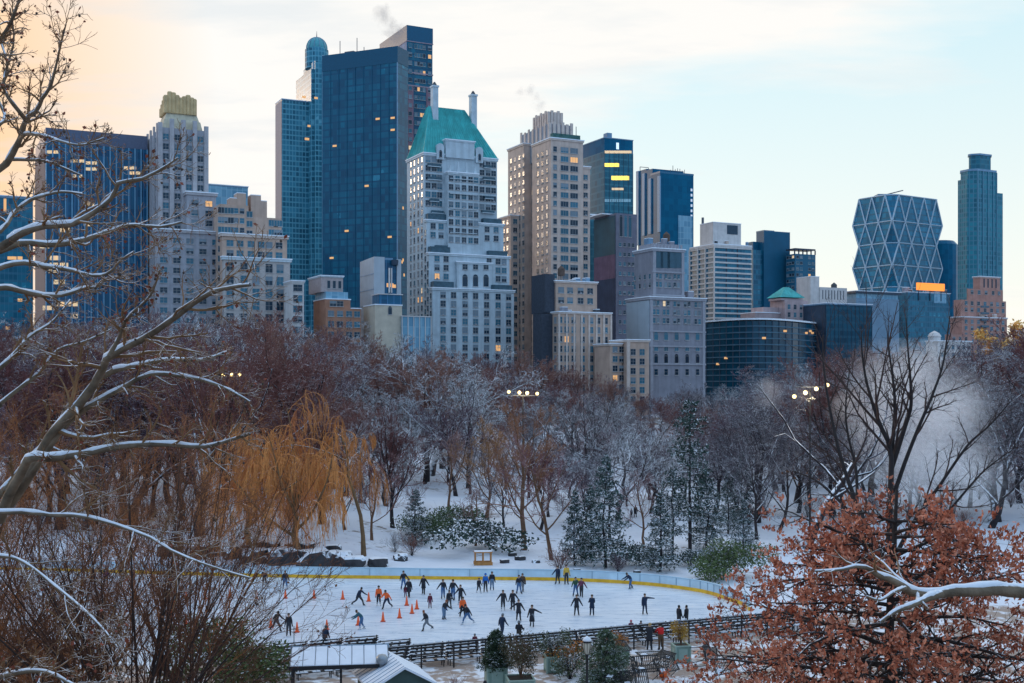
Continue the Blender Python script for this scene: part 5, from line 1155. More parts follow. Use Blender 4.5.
trs = [trace(p, a, c, r0 * .62 if r0 > 9 else r0 * .78, r1, 22, .25, i) for i, (p, a, c, r0, r1) in enumerate(LIMBS)]
P, r = stack(trs)
tk = trace([(T0 - 30, 900), (T0 - 25, 760), (T0 - 5, 600), (T0, 450), (T0, 300), (T0 + 5, 150), (T0 + 20, 0), (T0 + 40, -160)], 26, 23.5, 26, 10, 22, 0, 3); tk[0][0, 2] = gz(tk[0][0, 0], tk[0][0, 1]) - .4
rg = np.random.default_rng(55)
l1 = grow(P, r, 15, .32, 1, .115, .75, .12, .16, 7, rg, 0, .3, .6, .9, rmin=.007); l2 = grow(*l1, 6, .15, 1, .55, .7, .1, .17, 5, rg, rmin=.006); l3 = grow(*l2, 5, .15, 1, .6, .7, .05, .18, 4, rg, rmin=.0055)
pt = thing('plane_tree', 'big plane tree reaching in from the left with snow on its bare boughs', T_, (0, 0, 0))
link('trunk', quads_mesh('trunk', levels_mesh([(tk[0][None], tk[1][None]), (P, r)], (12, 9)), [bk_plane]), pt)
link('crown', quads_mesh('crown', levels_mesh([l1, l2, l3], (5, 4, 3)), [bk_plane_tw]), pt)
sel = np.arange(len(P)); sp_, sr_ = snow_on(P[:, 4:], r[:, 4:], .72, .78); s1, sr1 = snow_on(*l1, .6, .75)
sr_ = sr_ * (1 + .25 * rg.normal(0, 1, sr_.shape)).clip(.5, 1.4)
link('snow', quads_mesh('snow', levels_mesh([(sp_, sr_), (s1[::3], sr1[::3])], (8, 4)), [m_snowb]), pt)
e = l3[0][rg.random(len(l3[0])) < .10][:, -1]; V, Q = leaf_arrays(e, rg.uniform(.05, .10, len(e)), rg, .8)
link('dry_leaves', quads_mesh('dry_leaves', [(V, Q, 0)], [mat('leaves_dry_red', (.22, .055, .03), .8, .4, 3)], False), pt)
mb = MB(); e2 = l2[0][rg.random(len(l2[0])) < .14][:, -1]
for q in e2: mb.ball((q[0], q[1], q[2] - .06), .024, mat('seed_ball_brown', (.07, .05, .04), .9, .2), 5)
tagk(mb.build('seed_balls', pt), 'stuff')
# right-hand snowy bough
RL = [([(1190, 560), (1100, 590), (1024, 592), (997, 589), (972, 591), (950, 591), (931, 595), (912, 592), (902, 586), (890, 579), (879, 576), (871, 570), (858, 566), (839, 570), (815, 571)], 19, 17.5, 8, 1.0), ([(940, 594), (928, 598), (912, 605), (896, 611), (880, 622)], 18, 17.2, 4.5, 1.5), ([(905, 588), (894, 592), (880, 600), (866, 596)], 17.8, 17, 2.4, .8)]
P, r = stack([trace(p, a, c, r0, r1, 24, .1, i) for i, (p, a, c, r0, r1) in enumerate(RL)])
tk = trace([(1215, 1000), (1205, 800), (1195, 600), (1190, 480), (1200, 300), (1215, 100)], 19.3, 19, 20, 9, 24, 0, 2); tk[0][0, 2] = gz(tk[0][0, 0], tk[0][0, 1]) - .4
rg = np.random.default_rng(56); l1 = grow(P, r, 5, .35, 1, .14, .8, .1, .16, 5, rg, rmin=.006); l2 = grow(*l1, 3, .2, 1, .5, .7, .1, .16, 4, rg, rmin=.005)
up_ = grow(tk[0][None], tk[1][None], 9, .55, 1, .45, .8, .5, .15, 7, rg); up2 = grow(*up_, 6, .2, 1, .5, .7, .1, .15, 5, rg)
k_ = (up_[0][..., 0] / up_[0][..., 1]).min(1) > .47; up_ = (up_[0][k_], up_[1][k_]); up2 = grow(*up_, 6, .2, 1, .4, .7, .1, .15, 5, rg); k_ = (up2[0][..., 0] / up2[0][..., 1]).min(1) > .45; up2 = (up2[0][k_], up2[1][k_])
rt = thing('overhanging_tree', 'tree outside the right edge holding one thick snowy bough across the oak', T_, (0, 0, 0))
link('trunk', quads_mesh('trunk', levels_mesh([(tk[0][None], tk[1][None]), (P, r), up_], (12, 10, 6)), [bk_plane]), rt)
link('crown', quads_mesh('crown', levels_mesh([l1, l2, up2], (5, 4, 3)), [bk_plane_tw]), rt)
sp_, sr_ = snow_on(P[:, 2:], r[:, 2:], .66, .74); s1, sr1 = snow_on(*l1); sr_ = sr_ * (1 + .2 * rg.normal(0, 1, sr_.shape)).clip(.6, 1.35)
link('snow', quads_mesh('snow', levels_mesh([(sp_, sr_), (s1, sr1)], (8, 4)), [m_snowb]), rt)
# bare multi-stemmed trees left
def multi_stem(px, d, c, amin, amax, Lh, seed, label, tw, leafy):
    rg = np.random.default_rng(seed); base = at(px, 720, d); base.z = gz(base.x, base.y) - .3
    s = np.linspace(0, 1, 9); st = np.zeros((c, 9, 3)); ang = np.linspace(amin, amax, c) + rg.normal(0, .06, c); Ls = rg.uniform(.78, 1.05, c) * Lh * (1 - .22 * np.abs(ang))
    dep = rg.normal(0, .22, c); ww = rg.normal(0, .05, (c, 1)) * np.sin(s * 6 + rg.random((c, 1)) * 6)
    st[..., 0] = base.x + rg.normal(0, .45, (c, 1)) + (np.sin(ang) * Ls)[:, None] * s ** 1.15 + ww * 3; st[..., 1] = base.y + (dep * Ls)[:, None] * s + rg.normal(0, .3, (c, 1)); st[..., 2] = base.z + (np.cos(ang) * Ls)[:, None] * s - (np.abs(ang) * 1.2)[:, None] * s ** 2
    sr = rg.uniform(.04, .085, (c, 1)) * (1 - .80 * s)
    l1 = grow(st, sr, 10, .22, 1, .30, .5, .25, .1, 6, rg, rmin=.011); l2 = grow(*l1, 7, .2, 1, .5, .55, .15, .12, 4, rg, rmin=.009); l3 = grow(*l2, 4, .2, 1, .6, .55, .05, .12, 3, rg, rmin=.0085)
    ms = thing('multi_stem_tree', label, T_, (0, 0, 0))
    link('trunk', quads_mesh('trunk', levels_mesh([(st, sr)], (6,)), [bark('bark_multi_stem', (.045, .03, .026), .10)]), ms); link('crown', quads_mesh('crown', levels_mesh([l1, l2, l3], (4, 3, 3)), [tw]), ms)
    e = l3[0][rg.random(len(l3[0])) < leafy][:, -1]; V, Q = leaf_arrays(e, rg.uniform(.09, .17, len(e)), rg, .7); link('dry_leaves', quads_mesh('dry_leaves', [(V, Q, 0)], [lf_rust], False), ms)
tw_warm = bark('twigs_thicket_warm', (.33, .13, .05), .05); tw_dk = bark('twigs_multi_stem', (.13, .055, .032), .03)
multi_stem(138, 50, 34, -.78, .72, 14.2, 57, 'dark multi-stemmed bare tree fanning out over the left of the rink', tw_dk, .05)
multi_stem(58, 60, 22, -.6, .55, 18.5, 61, 'taller red-brown multi-stemmed thicket tree behind the dark fanning one, towards the left edge', tw_warm, .10)
multi_stem(180, 68, 17, -.45, .5, 19.5, 62, 'red-brown multi-stemmed thicket tree between the dark fanning one and the orange willow', tw_warm, .06)
multi_stem(-60, 55, 24, -.4, .6, 17.5, 63, 'red-brown multi-stemmed thicket tree cut by the left edge', tw_warm, .10)
# copper-leaved oak
rg = np.random.default_rng(58); d = 42.0; bx = (893 - XC) * d / F; g0 = gz(bx, d); n = 9; z = np.linspace(0, 1, n)
tp = np.stack([bx + np.array([0, .03, .02, -.05, -.1, -.06, .02, .05, .1]), d + .15 * np.sin(z * 4), g0 - .3 + z * 10.6], 1)[None]; tr = (.25 * (1.1 - .9 * z))[None]
N = 62; t = .12 + .80 * (np.arange(N) + rg.random(N)) / N; az = np.arange(N) * 2.4 + rg.normal(0, .25, N); LL = (7.8 * (1 - t) ** .62 + 1.2) * rg.uniform(.8, 1.08, N)
s = np.linspace(0, 1, 8); B = np.zeros((N, 8, 3)); p0 = np.stack([np.interp(t, z, tp[0, :, q]) for q in range(3)], 1); rise = rg.uniform(-.05, .35, N)
wv = rg.normal(0, .06, (N, 8, 3)).cumsum(1) * s[None, :, None]
B[..., 0] = p0[:, 0:1] + (np.cos(az) * LL)[:, None] * s; B[..., 1] = p0[:, 1:2] + (np.sin(az) * LL)[:, None] * s; B[..., 2] = p0[:, 2:3] + LL[:, None] * (rise[:, None] * s - .12 * s ** 2); B += wv * 1.2
br = (.035 + .010 * LL)[:, None] * (1 - .8 * s)[None]
l2 = grow(B, br, 11, .16, 1, .34, .8, .15, .14, 5, rg, rmin=.010); l3 = grow(*l2, 6, .2, 1, .5, .7, .0, .14, 4, rg, rmin=.007)
ok = thing('copper_oak', 'oak still holding copper brown leaves at the lower right', T_, (0, 0, 0))
m_oakb = bark('bark_oak', (.045, .035, .032), .12)
link('trunk', quads_mesh('trunk', levels_mesh([(tp, tr), (B, br)], (10, 6)), [m_oakb]), ok); link('crown', quads_mesh('crown', levels_mesh([l2, l3], (4, 3)), [m_oakb]), ok)
keep = (rg.random(len(l3[0])) < .80) & (l3[0][:, -1, 2] < 15.3 + rg.normal(0, .8, len(l3[0])))
e = l3[0][keep]; f = rg.uniform(.6, 1.1, (len(e), 10, 1)); C = (e[:, 1][:, None] * (1 - f) + e[:, -1][:, None] * f + rg.normal(0, .085, (len(e), 10, 3))).reshape(-1, 3); C = C[rg.random(len(C)) < .92]
dn = np.tile(np.array([0, 0, -.55]), (len(C), 1)) + rg.normal(0, .5, (len(C), 3))
h = rg.random(len(C)) < .5
V1, Q1 = leaf_arrays(C[h], rg.uniform(.12, .25, h.sum()), rg, .5, 0, dn[h]); V2, Q2 = leaf_arrays(C[~h], rg.uniform(.12, .24, (~h).sum()), rg, .5, 0, dn[~h])
link('leaves', quads_mesh('leaves', [(V1, Q1, 0), (V2, Q2, 1)], [lf_oak, lf_oak2], False), ok)
# bare tree with upright stems in front of the steam
ST = [([(891, 640), (890, 560), (890, 501), (891, 452), (880, 425), (873, 405), (866, 380), (862, 352), (861, 326)], 62, 61, 4.6, .5), ([(890, 501), (892, 450), (895, 410), (893, 380), (889, 350), (888, 325)], 62, 63, 3, .5), ([(891, 470), (904, 430), (911, 405), (910, 375), (908, 350), (906, 318)], 62, 60, 3, .5), ([(892, 500), (905, 462), (920, 424), (932, 396), (943, 364), (948, 330), (950, 316)], 62, 64, 2.8, .5),
 ([(893, 560), (915, 520), (940, 485), (968, 445), (990, 425), (1010, 402)], 62, 60, 2.8, .5), ([(892, 600), (874, 545), (857, 505), (842, 462), (834, 430), (827, 393), (823, 360), (823, 335)], 62, 66, 3.6, .5), ([(857, 505), (856, 470), (847, 430), (846, 400), (850, 368)], 65, 67, 2.2, .5), ([(893, 580), (925, 540), (958, 500), (985, 470), (1012, 450)], 62, 58, 2.2, .5), ([(868, 530), (838, 500), (815, 480), (790, 470)], 63, 66, 1.8, .5)]
P, r = stack([trace(p, a, c, r0, r1, 18, .2, i) for i, (p, a, c, r0, r1) in enumerate(ST)]); r *= .85
P[0, 0, 2] = gz(P[0, 0, 0], P[0, 0, 1]) - .3; rg = np.random.default_rng(59)
l1 = grow(P, r, 11, .25, 1, .24, .6, .3, .1, 6, rg, rmin=.010); l2 = grow(*l1, 6, .2, 1, .5, .6, .15, .12, 4, rg, rmin=.008); l3 = grow(*l2, 3, .2, 1, .6, .6, .1, .12, 3, rg, rmin=.007)
bt = thing('bare_tree', 'tall bare tree with several upright dark stems in front of the white steam', T_, (0, 0, 0)); m_bb = bark('bark_black_stem', (.035, .028, .028), .12)
link('trunk', quads_mesh('trunk', levels_mesh([(P, r)], (7,)), [m_bb]), bt); link('crown', quads_mesh('crown', levels_mesh([l1, l2, l3], (4, 3, 3)), [bark('twigs_black_stem', (.06, .038, .034), .08)]), bt)
e = l3[0][rg.random(len(l3[0])) < .06][:, -1]; e = e[e[:, 2] < 15]; V, Q = leaf_arrays(e, rg.uniform(.12, .2, len(e)), rg, .7); link('dry_leaves', quads_mesh('dry_leaves', [(V, Q, 0)], [lf_rust], False), bt)
# dark trunk with pollarded limbs by the right floodlights
q = on_ground(802, 548); plant('twisted', 0, q, 20, 'tall dark tree with a straight black trunk beside the right floodlights', T_, None, 'bare_tree', .3, .9)
# bushes on the near bank
for (px, py, h, k, lab, nm) in ((236, 690, 4.6, ('yew', 0), 'feathery green yew at the lower left in front of the benches', 'evergreen_bush'), (28, 700, 4.2, ('rust', 0), 'rusty brown leafy shrub in the lower left corner', 'leafy_shrub'), (70, 705, 2.6, ('rust', 0), 'smaller rusty shrub right of the one in the lower left corner', 'leafy_shrub'), (-20, 640, 5.5, ('rust', 0), 'rusty brown shrub at the left edge above the corner shrub', 'leafy_shrub'), (180, 700, 2.4, ('brush', 1), 'reddish twiggy bush left of the feathery yew', 'twiggy_bush')):
    p = on_ground(px, py, 80); plant(*k, p, h, lab, B_, None, nm)
# ================================================================== people
DG = bpy.context.evaluated_depsgraph_get
def cloth(name, col): return mat('cloth_' + name, col, .85, .15, 6)
CL = dict(black=(.022, .023, .03), navy=(.018, .03, .06), jeans=(.06, .13, .26), pale_jeans=(.13, .20, .30), charcoal=(.035, .037, .045), teal=(.03, .10, .13), orange=(.80, .13, .03), maroon=(.12, .02, .035), blue=(.02, .13, .42), yellow=(.62, .38, .06), red=(.50, .015, .015), brown=(.10, .055, .03), tan=(.34, .24, .15), grey=(.16, .17, .19), white=(.6, .6, .6), pink=(.5, .12, .16), purple=(.10, .04, .12), green=(.04, .09, .05), plum=(.14, .04, .07))
MC = {k: cloth(k, v) for k, v in CL.items()}
m_skin = mat('skin', (.42, .25, .18), .6, .08, 8); HAIRC = dict(brown=(.06, .035, .02), black=(.012, .01, .01), blond=(.42, .28, .12), red=(.22, .06, .02), grey=(.25, .25, .26))
MH = {k: mat('hair_' + k, v, .7, .2, 10) for k, v in HAIRC.items()}
m_boot = mat('skate_boot', (.02, .02, .022), .5, .1); m_bootw = mat('skate_boot_white', (.55, .55, .56), .5, .1); m_blade = mat('skate_blade', (.5, .52, .55), .25, .05, metal=.9)
def skeleton(p):
    """joints of a 1.72 m figure facing -Y: p holds stride, lean, sway, arms (out, fwd, bend) left/right, knees, sit"""
    st, ln, kn, sit = p.get('stride', 0), p.get('lean', 0), p.get('knee', 0), p.get('sit', 0)
    hip = Vector((0, 0, .93 - .06 * kn - .47 * sit)); v = {'pelvis': (hip, .135)}
    spine = lambda h, x=0: hip + Vector((x, -math.sin(ln) * h + p.get('side', 0) * 0, math.cos(ln) * h)) + Vector((p.get('side', 0) * h, 0, 0))
    v['waist'] = (spine(.17), .125); v['chest'] = (spine(.36), .150); v['neck'] = (spine(.53), .062)
    look = Vector((p.get('look', 0) * .03, -.025 - .03 * max(0, ln), 0))
    v['skull'] = (spine(.63) + look * .5, .085); v['crown'] = (spine(.74) + look, .090); v['nose'] = (spine(.655) + look + Vector((p.get('look', 0) * .05, -.085, 0)), .022); v['chin'] = (spine(.59) + look + Vector((0, -.05, 0)), .045)
    E = [('pelvis', 'waist'), ('waist', 'chest'), ('chest', 'neck'), ('neck', 'skull'), ('skull', 'crown'), ('skull', 'nose'), ('skull', 'chin')]
    for s, sd in ((-1, 'l'), (1, 'r')):
        v['ear' + sd] = (spine(.66) + look * .5 + Vector((s * .085, .01, 0)), .022); E.append(('skull', 'ear' + sd))
        out, fwd, bend = p.get('arm' + sd, (.18, .05, .25))
        sh = spine(.47) + Vector((s * .175, 0, 0)); v['sh' + sd] = (sh, .072); E.append(('chest', 'sh' + sd))
        d1 = Vector((s * math.sin(out), -math.sin(fwd) * math.cos(out), -math.cos(out) * math.cos(fwd))); el = sh + d1 * .29
        o2, f2 = out * (1 - .25 * (bend > 1)), fwd + bend
        d2 = Vector((s * math.sin(o2), -math.sin(f2) * math.cos(o2), -math.cos(o2) * math.cos(f2))); wr = el + d2 * .25
        v['el' + sd] = (el, .052); v['wr' + sd] = (wr, .036); v['palm' + sd] = (wr + d2 * .085, .036)
        E += [('sh' + sd, 'el' + sd), ('el' + sd, 'wr' + sd), ('wr' + sd, 'palm' + sd)]
        side = d2.cross(Vector((0, -1, .01))).normalized(); side = side if side.length else Vector((0, 0, 1))
        for i in range(4):
            v['f%d' % i + sd] = (wr + d2 * (.165 + (0, .012, .006, -.012)[i]) + side * (i - 1.5) * .02 + Vector((0, -.02, 0)), .010); E.append(('palm' + sd, 'f%d' % i + sd))
        v['th' + sd] = (wr + d2 * .10 - side * .055 + Vector((0, -.02, 0)), .012); E.append(('palm' + sd, 'th' + sd))
        hj = hip + Vector((s * .095, 0, -.03)); ph = s * st
        wide = p.get('wide', .03)
        if sit:
            kj = hj + Vector((s * .04, -.40, .02)); an = kj + Vector((0, .02, -.38))
        else:
            kj = hj + Vector((s * wide * .5, -.30 * ph - .10 * kn, -.41 + .03 * abs(ph))); an = Vector((hj.x + s * wide * 1.3 + p.get('shift', 0), hj.y - .50 * ph + .22 * max(0, -ph), .10 + .10 * max(0, -ph) * p.get('lift', .7)))
        an_up = an; v['hj' + sd] = (hj, .105); v['kn' + sd] = (kj, .068); v['an' + sd] = (an_up, .048)
        v['toe' + sd] = (an + Vector((s * .02, -.15, -.045)), .042); v['heel' + sd] = (an + Vector((0, .05, -.05)), .042)
        E += [('pelvis', 'hj' + sd), ('hj' + sd, 'kn' + sd), ('kn' + sd, 'an' + sd), ('an' + sd, 'toe' + sd), ('an' + sd, 'heel' + sd)]
    return v, E
BODY_ZONE = dict(pelvis='legs', hj='legs', kn='legs', an='boot', toe='boot', heel='boot', waist='top', chest='top', sh='top', el='top', wr='top', neck='top', skull='skin', crown='skin', nose='skin', chin='skin', ear='skin', palm='hand', f='hand', th='hand')
def zone(n):
    for k in ('pelvis', 'waist', 'chest', 'neck', 'skull', 'crown', 'nose', 'chin', 'ear', 'palm', 'heel', 'toe', 'th', 'hj', 'kn', 'an', 'sh', 'el', 'wr'):
        if n.startswith(k): return BODY_ZONE[k]
    return 'hand'
POSE = {}
def body_mesh(key, p):
    if key in POSE: return POSE[key]
    v, E = skeleton(p); names = list(v); ix = {n: i for i, n in enumerate(names)}
    me = bpy.data.meshes.new('body_skeleton'); me.from_pydata([tuple(v[n][0]) for n in names], [(ix[a], ix[c]) for a, c in E], [])
    o = bpy.data.objects.new('body_skeleton', me); COL.objects.link(o)
    o.modifiers.new('s', 'SKIN'); sl = me.skin_vertices[0].data
    for i, n in enumerate(names):
        q = v[n][1] * (1.0 if zone(n) in ('skin', 'hand') else 1.42 if zone(n) == 'top' and n != 'neck' else 1.25); sl[i].radius = (q, q); sl[i].use_root = (n == 'pelvis')
    ss = o.modifiers.new('d', 'SUBSURF'); ss.levels = 1
    ev = o.evaluated_get(DG()); out = bpy.data.meshes.new_from_object(ev); bpy.data.objects.remove(o)
    pos = [(v[n][0], zone(n)) for n in names]; extra = []
    for a, c in E:
        for t in (.35, .65): extra.append((v[a][0].lerp(v[c][0], t), zone(a if t < .5 else c)))
    order = ['skin', 'top', 'legs', 'boot', 'hand']
    for a, c in E: 
        if a.startswith('kn') : extra += [(v[a][0].lerp(v[c][0], t), 'legs') for t in (.3, .5, .68)]
    mi = []
    for f in out.polygons:
        c = f.center; z = min(pos + extra, key=lambda q: (q[0] - c).length_squared)[1]; mi.append(order.index(z))
    zmin = min(w_.co.z for w_ in out.vertices)
    out['zmin'] = zmin
    POSE[key] = (out, mi, v); return POSE[key]
def person(loc, face, pose, label, top='black', legs='charcoal', hair='brown', hat=None, coat=None, scale=1.0, skates=True, group=None, gloves=None, extra=None, vest=None, skin_hands=False):
    key = repr(sorted(pose.items())); me0, mi, v = body_mesh(key, pose)
    me = me0.copy()
    for m in (m_skin, MC[top], MC[legs], m_boot if skates is not True or rnd.random() < .7 else m_bootw, MC[gloves or 'black'] if not skin_hands else m_skin): me.materials.append(m)
    me.polygons.foreach_set('material_index', mi); me.polygons.foreach_set('use_smooth', [True] * len(mi)); me.name = 'person'
    lift = -me0['zmin'] + (.055 if skates else 0)
    if pose.get('sit'): lift = -me0['zmin']
    o = link('person', me, None, (loc[0], loc[1], loc[2] + lift * scale), face, scale); tag(o, label, 'person', group)
    sk, cr, ne = v['skull'][0], v['crown'][0], v['neck'][0]
    mb = MB(); c = cr + Vector((0, .012, .0))
    if hat:
        mb.lathe([(.108, -.055), (.112, -.02), (.108, .03), (.085, .075), (.04, .10), (.005, .106)], MC[hat], (c.x, c.y, c.z), 10); mb.lathe([(.116, -.06), (.118, -.02), (.11, -.015)], MC[hat], (c.x, c.y, c.z), 10); mb.build('hat', o, True)
        mb = MB()
    prof = [(.05, -.16), (.088, -.10), (.104, -.03), (.106, .02), (.088, .068), (.04, .094), (.005, .1)] if not hat else [(.07, -.17), (.09, -.12), (.095, -.06), (.08, -.03)]
    mb.lathe(prof, MH[hair], (c.x, c.y + .022, c.z), 10, 1, .92); mb.build('hair', o, True)
    if coat:
        w0, hp = v['waist'][0], v['pelvis'][0]; mb = MB()
        n = 12; vs = []; L = coat if isinstance(coat, float) else .38
        for (q, rx, ry) in ((w0 + Vector((0, 0, .06)), .165, .125), (hp + Vector((0, 0, .05)), .185, .15), (hp + Vector((0, 0, -L * .5)), .205, .175), (hp + Vector((0, 0, -L)), .235, .20), (hp + Vector((0, 0, -L)), .20, .17)):
            vs += [(q.x + rx * math.cos(2 * math.pi * i / n), q.y + ry * math.sin(2 * math.pi * i / n), q.z) for i in range(n)]
        mb.add(vs, [(r_ * n + i, r_ * n + (i + 1) % n, (r_ + 1) * n + (i + 1) % n, (r_ + 1) * n + i) for r_ in range(4) for i in range(n)], MC[top]); mb.build('coat', o, True)
    if vest:
        mb = MB(); a, c2 = v['waist'][0], v['neck'][0]; n = 12; vs = []
        for (t, rx, ry) in ((.0, .165, .135), (.35, .185, .155), (.7, .195, .165), (.95, .13, .11)):
            q = a.lerp(c2, t); vs += [(q.x + rx * math.cos(2 * math.pi * i / n), q.y + ry * math.sin(2 * math.pi * i / n), q.z) for i in range(n)]
        mb.add(vs, [(r_ * n + i, r_ * n + (i + 1) % n, (r_ + 1) * n + (i + 1) % n, (r_ + 1) * n + i) for r_ in range(3) for i in range(n)], MC[vest]); mb.build('vest', o, True)
    if skates:
        for sd in 'lr':
            t_, h_ = v['toe' + sd][0], v['heel' + sd][0]; mb = MB(); zb = min(t_.z, h_.z)
            mb.box(t_.x - .008, t_.x + .008, t_.y - .07, h_.y + .05, zb - .095, zb - .045, m_blade); mb.box(t_.x - .012, t_.x + .012, h_.y - .02, h_.y + .02, zb - .05, zb - .02, m_blade); mb.box(t_.x - .012, t_.x + .012, t_.y - .02, t_.y + .02, zb - .05, zb - .02, m_blade); mb.build('skate_blade', o)
    if extra == 'bag':
        hp = v['pelvis'][0]; mb = MB(); mb.box(hp.x + .14, hp.x + .26, hp.y - .16, hp.y + .14, hp.z - .16, hp.z + .12, MC['blue'], taper=.015)
        b_ = mb.build('shoulder_bag', None); b_.location = o.location; b_.rotation_euler.z = face; b_.scale = o.scale; tag(b_, 'blue shoulder bag at the hip of the stooping skater in mid rink', 'bag')
    return o
def ice(px, py): p = on_ground(px, py); p.z = .032 if p.z < .3 else p.z; return p
STAND = {}; GL_ = dict(stride=.35, lean=.12, knee=.6, arml=(.3, .2, .4), armr=(.32, -.1, .4)); GR_ = dict(stride=-.35, lean=.14, knee=.6, arml=(.3, -.15, .4), armr=(.28, .2, .4))
PUSH = dict(stride=.85, lean=.42, knee=.9, arml=(.3, -.5, .2), armr=(.35, .7, .3), lift=1); PUSHR = dict(stride=-.85, lean=.34, knee=.8, arml=(.35, .6, .4), armr=(.4, -.5, .2), lift=1)
WIDE = dict(arml=(.5, .25, .5), armr=(.6, .1, .3), stride=.15, wide=.08); HOLDR = dict(armr=(.65, .1, .1), arml=(.25, .1, .3), stride=.2); HOLDL = dict(arml=(.65, .1, .1), armr=(.25, .1, .3), stride=-.2); BENT = dict(lean=.62, knee=1, stride=.3, arml=(.15, .8, .3), armr=(.15, .7, .4)); TALK = dict(arml=(.15, .3, 1.5), armr=(.15, .35, 1.4)); POINTR = dict(armr=(1.45, .1, .0), arml=(.2, .1, .3), wide=.06)
RAIL = dict(lean=.3, arml=(.25, .7, .8), armr=(.25, .7, .8)); SIT = dict(sit=1, lean=.15, arml=(.2, .4, .8), armr=(.2, .4, .8))
